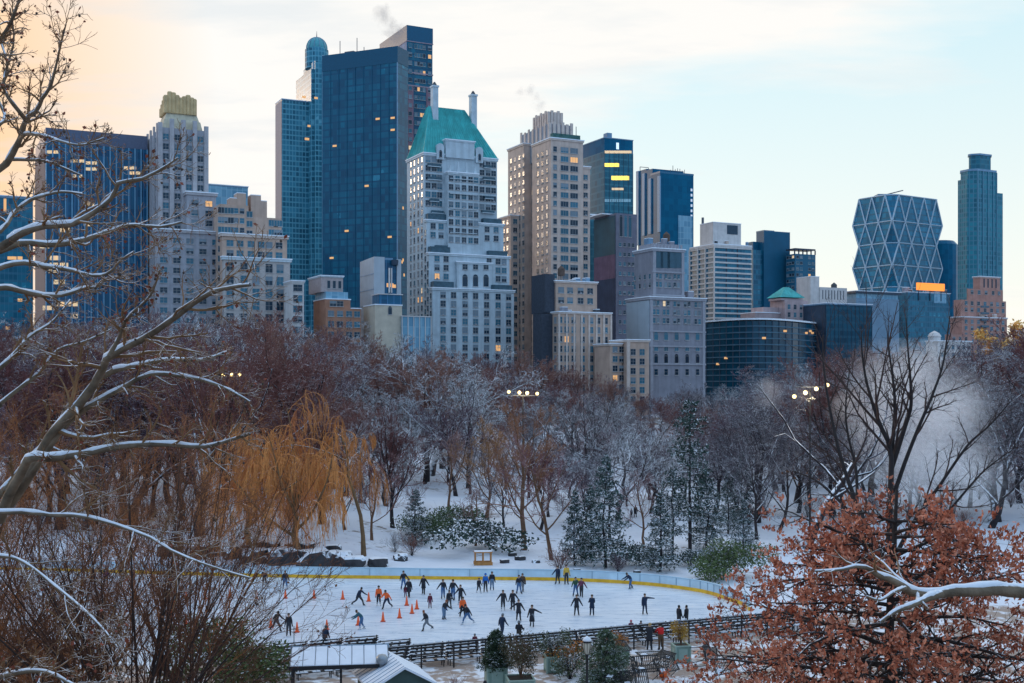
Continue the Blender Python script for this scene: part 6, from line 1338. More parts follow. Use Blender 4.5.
PE = [  # px, py(feet), facing, pose, label, kwargs
 (285, 589, .4, GL_, 'skater in black jacket and blue jeans near the boards behind the left row of cones', dict(legs='jeans')),
 (264.5, 587, 0, GR_, 'dark-clad skater half hidden by bare twigs at the left end of the clear ice', dict()),
 (358.5, 606.5, 1.2, PUSH, 'dark skater leaning forward just left of the two orange-jacketed guards', dict(top='navy', hair='black')),
 (378.7, 606.5, .2, STAND, 'rink guard standing upright in an orange jacket and black trousers', dict(legs='black', vest='orange', top='orange', hair='black')),
 (387, 609.5, -.5, PUSHR, 'rink guard stepping in an orange jacket beside the upright guard', dict(legs='navy', vest='orange', top='orange', hair='black')),
 (403.5, 590, .5, WIDE, 'skater in dark jacket and jeans with arms spread near the back boards', dict(legs='jeans')),
 (409, 598, -.4, GL_, 'skater in a dark long coat just in front of the one with spread arms', dict(coat=.4)),
 (405.5, 598, .3, STAND, 'small child in maroon held by the skater in the dark long coat', dict(top='maroon', legs='plum', scale=.62)),
 (362, 630.5, -1.4, BENT, 'skater in teal jacket and jeans bending beside a cone at the left front', dict(top='teal', legs='jeans')),
 (288.7, 637, .1, STAND, 'skater in black jacket with a yellow waist band at the left front', dict(legs='charcoal', vest=None, top='black')),
 (276, 632, .8, PUSH, 'dark skater leaning behind the twigs left of the yellow-banded skater', dict(hair='black')),
 (325, 650, 2.8, dict(lean=.2), 'person in a teal knit hat seen from behind at the left benches', dict(hat='teal', skates=False, top='navy')),
 (423.5, 595, -.3, HOLDR, 'skater in black coat with a tan bag strap near the back boards', dict(coat=.35, vest=None)),
 (430, 609, .1, STAND, 'little child in maroon standing alone in mid rink', dict(top='maroon', legs='plum', scale=.74, hat='maroon')),
 (443, 599.5, .2, HOLDL, 'woman in dark top and jeans holding hands with a taller man in black', dict(legs='jeans')),
 (453, 601, -.2, HOLDR, 'taller man in black jacket holding hands with the woman in jeans', dict(legs='jeans', hair='black', scale=1.06)),
 (449, 608.5, .4, GL_, 'shorter skater in black between the hand-holding pair and the stooping skater', dict(scale=.9, hair='black')),
 (443.6, 620.5, 1.0, dict(lean=.4, knee=.7, arml=(.25, .5, .5), armr=(.25, .4, .6)), 'stooping skater in dark jacket carrying a blue bag in mid rink', dict(legs='pale_jeans', extra='bag', hair='red')),
 (460.5, 605.5, -.3, WIDE, 'skater in black with both arms out behind the orange jacket in mid rink', dict()),
 (462.5, 618, .4, GL_, 'skater in an orange jacket close behind one in black and blue jeans', dict(vest='orange', top='orange', legs='black')),
 (467.6, 625.6, -.8, PUSHR, 'skater in black jacket and bright blue jeans passing the orange jacket', dict(legs='jeans', hair='black')),
 (427, 631.5, -1.0, PUSH, 'red-haired skater in dark top striding alone at the front of the rink', dict(hair='red', legs='grey')),
 (478.7, 593.5, .6, GL_, 'small dark skater left of the one in a bright blue jacket', dict(scale=.82)),
 (485.5, 592.8, .2, STAND, 'skater in a bright blue jacket by the back boards', dict(top='blue', hat='blue', legs='charcoal')),
 (492, 591, 0, STAND, 'skater in black top and pale jeans right of the bright blue jacket', dict(legs='pale_jeans')),
 (519, 594.8, .5, WIDE, 'skater in black with jeans below the boards in mid rink, arms apart', dict(legs='jeans')),
 (523, 592.5, -.6, GL_, 'skater in dark jacket partly hidden behind the arms-apart skater in jeans', dict(top='brown', legs='grey')),
 (503, 611.5, .1, HOLDL, 'man in black, the left of the pair holding hands in the centre of the ice', dict(armr=None) if False else dict()),
 (512.8, 611.6, -.1, HOLDR, 'woman in black, the right of the pair holding hands in the centre of the ice', dict(coat=.2)),
 (518.6, 621.5, .2, dict(arml=(1.0, .1, 0), armr=(.5, .1, .2), stride=.2), 'woman in a black dress coat reaching for a man in a long coat', dict(coat=.3, legs='charcoal')),
 (532, 628, -.2, dict(armr=(1.15, .1, 0), arml=(.25, .1, .3), stride=.15), 'man in a long black coat holding out his arm to the woman on his left', dict(coat=.5, legs='grey')),
 (502, 637, 2.6, GL_, 'slim skater in navy seen from behind at the front of the rink', dict(top='navy', legs='navy', hat='grey')),
 (474.8, 652, .3, STAND, 'child whose head just shows above the railing at the front of the rink', dict(scale=.75, hat='grey', top='maroon', skates=False)),
 (519, 645.5, 3.0, dict(arml=(.2, .5, 1), armr=(.2, .5, 1)), 'person in a black puffer jacket and grey beanie watching from the benches', dict(hat='grey', skates=False, scale=1.04)),
 (557.6, 584.8, -.6, HOLDL, 'dark-clad person at the back boards left of the yellow jacket', dict(top='navy')),
 (566.4, 585.4, .2, STAND, 'person in a yellow jacket standing at the back boards', dict(top='yellow', legs='charcoal', scale=1.1)),
 (575.6, 597, .3, WIDE, 'skater in green jacket and jeans with arms out right of centre', dict(top='green', legs='jeans')),
 (581.4, 598, -.4, HOLDR, 'skater in dark red sleeves beside the green jacket', dict(top='plum', legs='charcoal')),
 (576.6, 616.2, .1, dict(arml=(.5, .1, .1), armr=(.5, .1, .1), wide=.06), 'skater in a short black coat facing the camera right of centre', dict(coat=.25)),
 (592, 616.5, -.2, TALK, 'man in a long dark coat with hands raised beside the short black coat', dict(top='navy', coat=.3, legs='navy')),
 (631, 589.4, -1.3, BENT, 'person in navy jacket and jeans bending over at the right boards', dict(top='navy', legs='jeans')),
 (644.8, 615.5, .2, POINTR, 'skater with one arm stretched out sideways alone at the right', dict(top='navy', legs='navy')),
 (679, 627, 2.2, STAND, 'left one of the dark-haired couple standing beyond the right railing', dict(top='black', hair='black', skates=False)),
 (686.5, 627, -2.2, STAND, 'right one of the dark-haired couple standing beyond the right railing', dict(top='black', hair='black', skates=False)),
 (631, 639, .2, STAND, 'child in a pink hat peeking over the railing', dict(hat='pink', top='plum', scale=.82, skates=False)),
 (641, 638, -.4, STAND, 'child in a dark hat peeking over the railing right of the pink hat', dict(hat='charcoal', scale=.76, skates=False)),
 (649.5, 641.5, 2.9, RAIL, 'blond person in black leaning on the railing above the stacked tables', dict(hair='blond', skates=False, scale=1.14, coat=.3)),
 (661, 640.5, 3.4, RAIL, 'person in a bright red jacket leaning on the railing beside the blond one', dict(top='red', hair='black', skates=False, legs='brown', scale=1.12)),
 (93, 587, .2, STAND, 'person in dark red behind the left twigs by the boards', dict(top='maroon')),
 (106, 587, .4, GL_, 'purple-clad skater behind the left twigs by the boards', dict(top='purple')),
 (133, 585.5, -.2, GR_, 'navy-clad skater behind the left twigs near the back boards', dict(top='navy', legs='navy')),
 (626.5, 506.6, 1, STAND, 'walker in dark red coat on the snowy slope above the spruces', dict(top='maroon', skates=False)),
 (631.4, 518, .4, STAND, 'child in grey walking beside an adult on the snowy slope', dict(top='grey', scale=.75, skates=False)),
 (635.5, 517.5, .3, STAND, 'adult in dark coat walking beside a child on the snowy slope', dict(coat=.4, skates=False)),
 (751.5, 461, .3, STAND, 'left one of two far walkers at the right of the snowfield', dict(skates=False)),
 (756.5, 461, -.3, STAND, 'right one of two far walkers at the right of the snowfield', dict(skates=False, top='brown')),
 (717.8, 490, .8, STAND, 'far walker in black right of the tall loose pine', dict(skates=False)),
 (713, 540, .2, STAND, 'person in black standing by a post among the evergreens', dict(skates=False)),
 (485, 724, .2, STAND, 'person in a black hat just entering the picture at the bottom edge', dict(hat='black', skates=False)),
]
for px, py, fc, ps, lab, kw in PE:
    if 'leaning on the railing' in lab: p = at(px, 650, 88.2); p.z = .02
    elif 'bottom edge' in lab: p = at(485, 680, 72.0); p.z = .02
    elif kw.get('skates') is False and py > 600: p = on_ground(px, py); p.z = .02
    else: p = ice(px, py)
    person(p, fc, ps, lab, **kw)

# ================================================================== rink props
kids_index()
cone = thing('traffic_cone', 'x', 'traffic cone', (0, 0, 0), 0, 'orange cones set out on the ice')
m_cone = mat('cone_orange', (.85, .12, .03), .5, .1)
mb = MB(); mb.lathe([(.16, .05), (.145, .10), (.04, .80), (.025, .82)], m_cone, (0, 0, 0), 12); mb.build('cone_body', cone, True)
mb = MB(); mb.prism([(-.2, -.2), (.2, -.2), (.2, .2), (-.2, .2)], 0, .05, mat('cone_base', (.5, .08, .03), .6, .1)); mb.build('base', cone)
kids_index()
CONES = [(256.6, 599.7, 'half hidden by twigs at the far left end of the back row'), (285.4, 598.8, 'in the back row below the black-jacketed skater by the boards'), (314, 598.8, 'third from the left in the back row'), (342.7, 599.8, 'left of the skater leaning forward in the back row'), (368.7, 601.8, 'touching the elbow of the upright orange guard'), (358.2, 626, 'partly behind the bending teal skater'), (383, 622, 'between the bending teal skater and the guards'), (399.5, 618.8, 'next right of the one below the guards'),
 (406.7, 606.2, 'at the feet of the skater in the dark long coat'), (412, 614.2, 'middle one of the three close together in mid rink'), (416.8, 609.6, 'right one of the three close together in mid rink'), (326.8, 630.5, 'alone on open ice at the left front'), (297, 633.2, 'beside the yellow-banded skater'), (271, 628.5, 'beside the dark skater leaning behind the twigs'), (242, 631, 'behind twigs at the left front by the yew'), (205, 599.5, 'behind the fan of bare stems in the back row'), (186, 601.5, 'second behind the fan of bare stems in the back row'), (174, 609.5, 'behind the bare stems in the middle of the left ice'), (186, 624.5, 'left of the pair low behind the bare stems'), (197, 628, 'right of the pair low behind the bare stems'), (171, 617, 'leftmost one behind the bare stems'), (230, 597.8, 'right of the bare stems in the back row'), (217, 629.5, 'low behind the twigs above the feathery yew')]
for i, (px, py, lab) in enumerate(CONES):
    p = ice(px, py); o = cone if i == 0 else copy_tree(cone)
    o.location = p; o['label'] = 'orange cone ' + lab
# benches between railing and ice
m_bench = mat('bench_black', (.018, .019, .022), .5, .2, 3); m_bsnow = mat('bench_snow', (.70, .74, .81), .8, .08, 3)
bench = thing('bench', 'x', 'bench', (0, 0, 0), 0, 'black slatted benches in rows behind the railing')
LB = 2.5
mb = MB()
for k in range(4): mb.box(-LB / 2, LB / 2, -.22 + .12 * k, -.13 + .12 * k, .43, .47, m_bench)
mb.build('seat', bench)
mb = MB()
for k in range(3): mb.box(-LB / 2, LB / 2, .27 + .03 * k, .30 + .03 * k, .55 + .13 * k, .63 + .13 * k, m_bench)
mb.build('backrest', bench)
for x in (-LB / 2 + .15, LB / 2 - .15):
    mb = MB(); mb.box(x - .03, x + .03, -.2, -.15, 0, .43, m_bench); mb.box(x - .03, x + .03, .2, .25, 0, .55, m_bench); mb.box(x - .03, x + .03, -.2, .25, .40, .43, m_bench); mb.box(x - .03, x + .03, .25, .32, .5, .95, m_bench); mb.build('leg', bench)
mb = MB()
n = 9
for k in range(n):
    x = -LB / 2 + LB * k / n
    if k in (3, 6): continue
    mb.box(x, x + LB / n * .95, -.2, .12 + .05 * (k % 3), .472, .52 + .012 * (k % 2), m_bsnow, taper=.03)
for k in range(4): mb.box(-LB / 2 + .6 * k, -LB / 2 + .6 * k + .42, .26, .37, .94, .99, m_bsnow, taper=.02)
mb.build('snow', bench)
kids_index(); first = True
fa = math.atan2(88.3 - 82.1, 8.8 + 5.5); fu, fv = (math.cos(fa), math.sin(fa)), (-math.sin(fa), math.cos(fa))
def fence_pt(s, o): return (-5.5 + fu[0] * s + fv[0] * o, 82.1 + fu[1] * s + fv[1] * o)
ROWN = ('first', 'second', 'third', 'fourth', 'fifth', 'sixth', 'seventh', 'eighth')
def secname(px): return 'below the metal roof' if px < 390 else 'left of the topiary planters' if px < 480 else 'behind the topiary planters' if px < 560 else 'behind the lamp and snowy evergreen' if px < 625 else 'behind the stacked tables' if px < 690 else 'behind the copper oak leaves'
for row in range(8):
    for k in range(-8, 14):
        s = k * 2.66 + row * .4; x, y = fence_pt(s, .75 + row * 1.02)
        if x > 24 or x < -19 or row > 3 and s > -.5: continue
        o = bench if first else copy_tree(bench); first = False
        o.location = (x, y, .02 + .0 * row); o.rotation_euler.z = fa + math.pi * (row % 2) * 0 + rnd.uniform(-.02, .02)
        o['label'] = 'snowy black bench in the %s row from the railing, %s' % (ROWN[row], secname(XC + x / y * F)); o['group'] = 'black benches %s, %s row' % (secname(XC + x / y * F), ROWN[row])
# railing
fence = thing('railing', 'long dark metal railing with cable infill between terrace and benches', 'railing', (-5.5, 82.1, 0), fa)
mb = MB(); mb.box(-3.2, 30, -.08, .08, 1.70, 1.82, m_bench); mb.build('top_rail', fence); mb = MB(); mb.box(-3.2, 30, -.02, .02, 1.50, 1.54, m_bench); mb.build('rail', fence)
for s in [-3.1 + 2.36 * i for i in range(15)]:
    mb = MB(); mb.box(s - .045, s + .045, -.045, .045, 0, 1.72, m_bench); mb.build('post', fence)
for j in range(3):
    mb = MB(); mb.box(-3.2, 30, -.008, .008, .3 + .4 * j, .316 + .4 * j, m_bench); mb.build('cable', fence)
mb = MB(); mb.box(-3.1, 29.9, -.02, .02, 1.821, 1.83, m_bsnow); mb.build('snow', fence)
# timber booth on the far bank
p = on_ground(483, 565); bo = thing('wooden_booth', 'small open orange timber booth frame on the snowy bank above the boards', 'booth', p, .1)
m_tim = mat('timber_orange', (.45, .20, .06), .7, .2, 3)
for x in (-.85, .0, .85):
    for y in (-.5, .5): mb = MB(); mb.box(x - .06, x + .06, y - .06, y + .06, 0, 1.35, m_tim); mb.build('post', bo)
mb = MB(); mb.box(-1, 1, -.6, .6, 1.35, 1.45, m_tim); mb.box(-1, 1, -.6, -.5, .0, .35, m_tim); mb.box(-1, 1, .5, .6, .0, .35, m_tim); mb.build('frame', bo); mb = MB(); mb.box(-.95, .95, -.55, .55, 1.452, 1.50, m_snowb); mb.build('snow', bo)
# dark boxes by the right boards
for px, py, lab in ((637, 575, 'small dark equipment box on the snow behind the bending person'), (577, 573, 'small dark equipment box on the snow above the yellow jacket'), (696, 583, 'small dark equipment box near the right end of the boards')):
    p = on_ground(px, py); t = thing('equipment_box', lab, 'box', p, .3); mb = MB(); mb.box(-.35, .35, -.25, .25, 0, .42, m_bench, taper=.03); mb.build('case', t); mb = MB(); mb.box(-.3, .3, -.2, .2, .423, .47, m_bsnow, taper=.04); mb.build('snow', t)
# rocks left behind the rink
rg = np.random.default_rng(77); m_rock = mat('rock_dark', (.055, .052, .055), .9, .35, 1.2, snow=.68, snow_scale=1.0, bump=.6)
for i, (px, py, wpx) in enumerate([(256, 561, 26), (284, 562, 30), (312, 564, 30), (338, 563, 26), (300, 553, 24), (268, 551, 22), (330, 554, 20), (352, 566, 22), (378, 566, 18), (236, 556, 24), (400, 560, 14), (205, 556, 26), (170, 554, 22), (504, 563, 8), (520, 560, 9), (536, 563, 7), (512, 556, 7)]):
    p = on_ground(px, py); s = wpx * 1.45 * p.y / F / 2; bm = bmesh.new(); bmesh.ops.create_icosphere(bm, subdivisions=3, radius=1)
    fr = rg.normal(0, 1, (5, 3)) * 1.3; ph = rg.random(5) * 6
    for v in bm.verts:
        k = 1 + sum(.13 * math.sin(v.co.dot(Vector(f)) * 1.7 + a) for f, a in zip(fr, ph)); q = v.co * k
        cut = [max(-.75, min(.75, q.x)), max(-.8, min(.8, q.y)), max(-.6, min(.62, q.z))]; v.co = (cut[0] * s, cut[1] * s * .8, cut[2] * s * .75 + s * .15)
    me = bpy.data.meshes.new('rock'); bm.to_mesh(me); bm.free(); me.materials.append(m_rock)
    where = 'under the larger orange willow' if px < 330 else 'at the foot of the slender weeping tree' if px < 410 else 'on the bank right of the wooden booth'
    if px < 245: where = 'behind the left twigs beyond the boards'
    tag(link('rock', me, None, p, rnd.random() * .6), 'dark snow-dusted rock ' + where, 'rock', 'rocks ' + where)
# ================================================================== near terrace
def G0(px, d): return Vector(((px - XC) * d / F, d, .02))
m_grn = mat('planter_green', (.22, .31, .26), .7, .12, 1.5, streak=.2); m_grn2 = mat('planter_green_trim', (.30, .39, .33), .7, .1, 1.5); m_soil = mat('soil', (.04, .03, .025), .9, .3)
def planter(px, d, s, h, lab, rz=.15):
    t = thing('planter_box', lab, 'planter', G0(px, d), rz); mb = MB(); mb.box(-s / 2, s / 2, -s / 2, s / 2, .06, h, m_grn, taper=-.03); mb.build('box', t)
    mb = MB(); o = s / 2 + .06
    for (a, c, e, f) in ((-o, o, -o, -o + .1), (-o, o, o - .1, o), (-o, -o + .1, -o + .1, o - .1), (o - .1, o, -o + .1, o - .1)): mb.box(a, c, e, f, h, h + .08, m_grn2)
    for x in (-1, 1):
        for y in (-1, 1): mb.box(x * s / 2 - .05, x * s / 2 + .05, y * s / 2 - .05, y * s / 2 + .05, 0, h - .003, m_grn2)
    mb.build('rim', t)
    mb = MB(); mb.box(-s * .3, s * .3, -s / 2 - .045, -s / 2 - .02, .22, h - .16, m_grn2); mb.box(-s / 2 - .045, -s / 2 - .02, -s * .3, s * .3, .22, h - .16, m_grn2); mb.build('panel', t)
    mb = MB(); mb.box(-s / 2 + .05, s / 2 - .05, -s / 2 + .05, s / 2 - .05, h - .05, h + .02, m_soil); mb.build('soil', t); return t
planter(496, 77.5, 1.25, 1.25, 'tall square green planter holding the cone-shaped topiary'); planter(520, 75.8, 1.6, .95, 'wide green planter holding the reddish bush, lowest in the picture'); planter(553, 81.5, 1.0, 1.05, 'pale green planter behind the lamp post left side'); planter(620, 84, 1.0, 1.15, 'pale green planter half hidden by stacked tables'); planter(681, 84.5, 1.05, 1.15, 'pale green planter holding the golden shrub')
LIB['cone_top', 0] = (*conifer_meshes(501, 2.2, 1.7, 1.3, 0, mat('leaves_topiary', (.035, .06, .03), .8, .4, 4, snow=.16), .0), 2.2)
LIB['redbush', 0] = (*bush_meshes(502, 1.2, 2.5, 2600, .13, mat('leaves_reddish_green', (.075, .06, .032), .8, .5, 5, snow=.15), bk_brown, 7), 2.5)
LIB['goldbush', 0] = (*bush_meshes(503, .85, 1.7, 1600, .12, lf_gold, bk_brown, 6), 1.7); LIB['orangebush', 0] = (*bush_meshes(504, .7, 1.1, 900, .11, mat('leaves_orange', (.40, .15, .03), .8, .4, 4), bk_brown, 4), 1.1)
LIB['snowbush', 0] = (*bush_meshes(505, 1.0, 1.6, 1600, .12, mat('leaves_snowy', (.08, .095, .05), .8, .4, 4, snow=.22), bk_dark, 6), 1.6); LIB['xmas', 0] = (*conifer_meshes(506, 4.4, 4.2, 1.3, .5, mat('needles_frosted', (.085, .125, .07), .8, .45, 3, snow=.16, snow_scale=3), .03), 4.4)
q = G0(496, 77.5); q.z = 1.25; plant('cone_top', 0, q, 2.35, 'dark cone-shaped topiary in the tall square planter', 'shrub', None, 'topiary')
q = G0(521, 75.8); q.z = .95; plant('redbush', 0, q, 2.9, 'reddish green loose bush in the wide planter', 'shrub', None, 'potted_bush', None, .8)
q = G0(553, 81.5); q.z = 1.05; plant('snowbush', 0, q, 1.7, 'snowy grey-green bush in the pale planter left of the lamp', 'shrub', None, 'potted_bush')
q = G0(562, 82.5); q.z = .02; plant('orangebush', 0, q, 2.2, 'small orange bush above the snowy grey-green potted bush', 'shrub', None, 'orange_bush')
q = G0(618, 84); q.z = 1.15; plant('orangebush', 0, q, 1.3, 'small orange bush in the planter half hidden by stacked tables', 'shrub', None, 'potted_bush')
q = G0(681, 84.5); q.z = 1.15; plant('goldbush', 0, q, 1.75, 'bright golden shrub in the pale planter by the railing', 'shrub', None, 'golden_shrub', None, .62)
q = G0(606, 77.5); plant('xmas', 0, q, 3.6, 'frosted evergreen sprawling right behind the lamp post', T_, None, 'frosted_evergreen', None, 1.1)
q = G0(570, 79.5); plant('snowbush', 0, q, 2.0, 'snowy shrub left of the lamp post foot', 'shrub', None, 'snowy_shrub')
# lamp post
lp = thing('street_lamp', 'black lamp post with a glass lantern and a snow-capped top on the terrace', 'street lamp', G0(587, 74)); lp.location.z = 0
mb = MB(); mb.lathe([(.20, 0), (.20, .25), (.13, .35), (.11, .8), (.075, 1.0), (.065, 2.75), (.11, 2.8), (.11, 2.86), (.05, 2.92)], m_bench, (0, 0, 0), 12); mb.build('post', lp, True)
mb = MB(); mb.lathe([(.13, 2.92), (.24, 3.35), (.25, 3.62)], mat('lantern_glass', (.55, .50, .40), .3, .1), (0, 0, 0), 8); mb.build('lantern', lp)
mb = MB()
for i in range(8): a = i * math.pi / 4; mb.tube([(.14 * math.cos(a), .14 * math.sin(a), 2.92), (.255 * math.cos(a), .255 * math.sin(a), 3.36), (.265 * math.cos(a), .265 * math.sin(a), 3.63)], .014, m_bench, 4)
mb.build('lantern_frame', lp); mb = MB(); mb.lathe([(.28, 3.62), (.26, 3.72), (.15, 3.84), (.05, 3.9), (.03, 4.02), (.005, 4.05)], m_bench, (0, 0, 0), 10); mb.build('cap', lp); mb = MB(); mb.lathe([(.27, 3.725), (.285, 3.78), (.2, 3.9), (.06, 4.0), (.01, 4.04)], m_snowb, (0, 0, 0), 10); mb.build('snow', lp, True)
# stacked cafe tables
def cafe_table(px, d, z, rx, rz, lab, s=1.3):
    t = thing('cafe_table', lab, 'table', G0(px, d), rz, None); t.location.z = z; t.rotation_euler = (rx, 0, rz); t.scale = (s,) * 3
    mb = MB(); w_, l_ = .42, .75
    for (a, c, e, f) in ((-l_, l_, -w_, -w_ + .04), (-l_, l_, w_ - .04, w_), (-l_, -l_ + .04, -w_ + .04, w_ - .04), (l_ - .04, l_, -w_ + .04, w_ - .04)): mb.box(a, c, e, f, .70, .74, m_bench)
    for i in range(13): x = -l_ + .1 + (2 * l_ - .2) * i / 12; mb.box(x - .02, x + .02, -w_ + .04, w_ - .04, .712, .728, m_bench)
    mb.build('tabletop', t)
    for x in (-l_ + .1, l_ - .1):
        for y in (-w_ + .06, w_ - .06): mb = MB(); mb.tube([(x, y, .70), (x * 1.05, y * 1.1, 0)], .02, m_bench, 6); mb.build('leg', t)
    mb = MB(); mb.box(-l_ + .15, -l_ + .45, -w_ + .05, -.1, .742, .775, m_bsnow, taper=.04); mb.build('snow', t); return t
for a in ((640, 81, .55, 1.25, .3, 'black metal table tipped on edge, left of the orange-bagged stack'), (651, 82.5, .1, 0, .2, 'black metal table standing upright under the leaning pair'), (653, 82.5, .86, 3.14, .1, 'black metal table turned upside down on another below the blond person'), (663, 82.3, .1, .2, 1.2, 'black metal table on its feet below the red jacket'), (694, 84, .75, 1.35, 1.2, 'black metal table on edge between golden shrub and oak leaves'), (699, 83, .7, 1.45, 1.0, 'second black metal table on edge touching the oak leaves'), (648, 78.5, .1, .0, .3, 'low black metal table with snow at the front of the stacks'), (612, 80.5, 1.2, .5, .5, 'black metal table tilted on top of the heap right of the lamp'), (618, 79, .6, 1.0, .8, 'black metal table leaning steeply in the heap right of the lamp'), (606, 80, .9, .25, -.2, 'black metal table behind the frosted evergreen'), (628, 77, .5, 1.2, .4, 'black metal table tipped over at the bottom edge right of the evergreen'), (621, 76.5, .1, .2, -.4, 'black metal table on its feet at the bottom edge right of the evergreen'), (658, 80, .4, .9, .7, 'black metal table leaning against the middle of the stacks'), (716, 80, .5, 1.1, .6, 'black metal table half lost under the oak leaves')):
    cafe_table(a[0], a[1], a[2] + .02, a[3], a[4], a[5])
bg_ = thing('orange_bag', 'crumpled orange bag among the stacked black tables', 'bag', G0(663, 80)); mb = MB(); mb.lathe([(.02, 0), (.24, .03), (.28, .25), (.18, .5), (.06, .6), (.09, .7)], MC['orange'], (0, 0, .0), 9); mb.build('sack', bg_, True); mb = MB(); mb.tube([(-.06, 0, .66), (0, 0, .85), (.06, 0, .66)], .015, MC['orange'], 5); mb.build('handle', bg_)
# hut with two snowy roofs
m_hut = mat('hut_green', (.05, .085, .08), .7, .15); m_rsnow = mat('roof_snow_grooved', (.70, .75, .83), .8, .06, 1.2)
sh = thing('rink_shelter', 'long low metal-roofed shelter under ribbed snow at the lower left', 'shelter', G0(341, 73.5), .13); zr_ = 3.0
mb = MB(); mb.add([(-3.05, -1.1, zr_ - .45), (2.9, -1.1, zr_ - .45), (2.9, 1.0, zr_ + .25), (-3.05, 1.0, zr_ + .25), (-3.05, -1.1, zr_ - .57), (2.9, -1.1, zr_ - .57), (2.9, 1.0, zr_ + .13), (-3.05, 1.0, zr_ + .13)], [(0, 1, 2, 3), (7, 6, 5, 4), (0, 4, 5, 1), (1, 5, 6, 2), (2, 6, 7, 3), (3, 7, 4, 0)], mat('roof_metal', (.12, .15, .18), .5, .1)); mb.build('roof', sh)
for i in range(8):
    x0 = -3.0 + i * .735; mb = MB(); mb.add([(x0, -1.06, zr_ - .435), (x0 + .70, -1.06, zr_ - .435), (x0 + .70, .98, zr_ + .245), (x0, .98, zr_ + .245), (x0 + .03, -1.03, zr_ - .38), (x0 + .67, -1.03, zr_ - .38), (x0 + .67, .95, zr_ + .30), (x0 + .03, .95, zr_ + .30)], [(3, 2, 1, 0), (4, 5, 6, 7), (0, 1, 5, 4), (1, 2, 6, 5), (2, 3, 7, 6), (3, 0, 4, 7)], m_rsnow); mb.build('snow_panel', sh)
mb = MB(); mb.box(-3.1, 2.95, -1.16, -1.1, zr_ - .66, zr_ - .42, m_bench); mb.build('fascia', sh); mb = MB(); mb.box(-3.1, 2.95, 1.0, 1.08, zr_ + .1, zr_ + .34, mat('ridge_rail', (.25, .36, .46), .5, .1)); mb.build('ridge_rail', sh)
for x in (-2.9, 0, 2.8):
    for y in (-1.0, .9): mb = MB(); mb.box(x - .06, x + .06, y - .06, y + .06, 0, zr_ - .55 + (.66 if y > 0 else 0), m_bench); mb.build('post', sh)
hu = thing('ticket_hut', 'small dark green hut with a snowy gabled roof and a round metal vent', 'hut', G0(394.5, 73.0), .34); wl = 1.8; ln_ = 2.2; ze_ = 1.75; zp = 2.75
mb = MB(); mb.box(-wl, wl, -ln_, ln_, 0, ze_, m_hut); mb.add([(-wl, -ln_, ze_), (wl, -ln_, ze_), (0, -ln_, zp - .1), (-wl, ln_, ze_), (wl, ln_, ze_), (0, ln_, zp - .1)], [(0, 1, 2), (5, 4, 3), (0, 2, 5, 3), (2, 1, 4, 5)], m_hut); mb.build('wall', hu)
for s in (-1, 1):
    e = wl + .3; zz = ze_ - .17; mb = MB(); y0, y1 = -ln_ - .35, ln_ + .3
    mb.add([(s * e, y0, zz), (0, y0, zp), (0, y1, zp), (s * e, y1, zz), (s * e, y0, zz + .14), (0, y0, zp + .15), (0, y1, zp + .15), (s * e, y1, zz + .14)], [(0, 1, 2, 3), (7, 6, 5, 4), (0, 4, 5, 1), (1, 5, 6, 2), (2, 6, 7, 3), (3, 7, 4, 0)] if s > 0 else [(3, 2, 1, 0), (4, 5, 6, 7), (1, 5, 4, 0), (2, 6, 5, 1), (3, 7, 6, 2), (0, 4, 7, 3)], m_rsnow); mb.build('roof_snow', hu)
    for i in range(9 if s < 0 else 0):
        y = y0 + .2 + (y1 - y0 - .4) * i / 8; mb = MB(); mb.tube([(s * e, y, zz + .145), (0, y, zp + .155)], .025, m_steel, 4); mb.build('roof_seam', hu)
mb = MB(); mb.box(-.5, .5, -ln_ - .03, -ln_ - .003, .7, 1.5, m_wd); mb.build('window', hu)
mb = MB(); mb.lathe([(.14, zp - .6), (.14, zp - .02), (.28, zp + .03), (.37, zp + .2), (.36, zp + .38), (.24, zp + .54), (.05, zp + .6)], mat('vent_zinc', (.28, .31, .34), .4, .1, 2, metal=.5), (-.8, -.1, -.15), 12); mb.build('roof_vent', hu, True)
# slim flag pole left of the shelter
t = thing('thin_pole', 'thin pale pole standing in front of the shelter left end', 'pole', G0(294, 80)); mb = MB(); mb.tube([(0, 0, 0), (0, 0, 3.4)], .03, m_antenna, 6); mb.build('shaft', t); mb = MB(); mb.lathe([(.08, 0), (.08, .04), (.03, .06)], m_antenna, (0, 0, 0), 8); mb.build('base', t)
# brush in front of the terrace
for px, d, h, k, lab in ((690, 74, 1.6, ('brush', 0), 'mauve twiggy bush at the bottom edge left of the oak'), (455, 76, 1.2, ('brush', 1), 'low reddish twig bush at the bottom edge right of the hut')):
    plant(*k, G0(px, d), h, lab, B_, None, 'twiggy_bush')
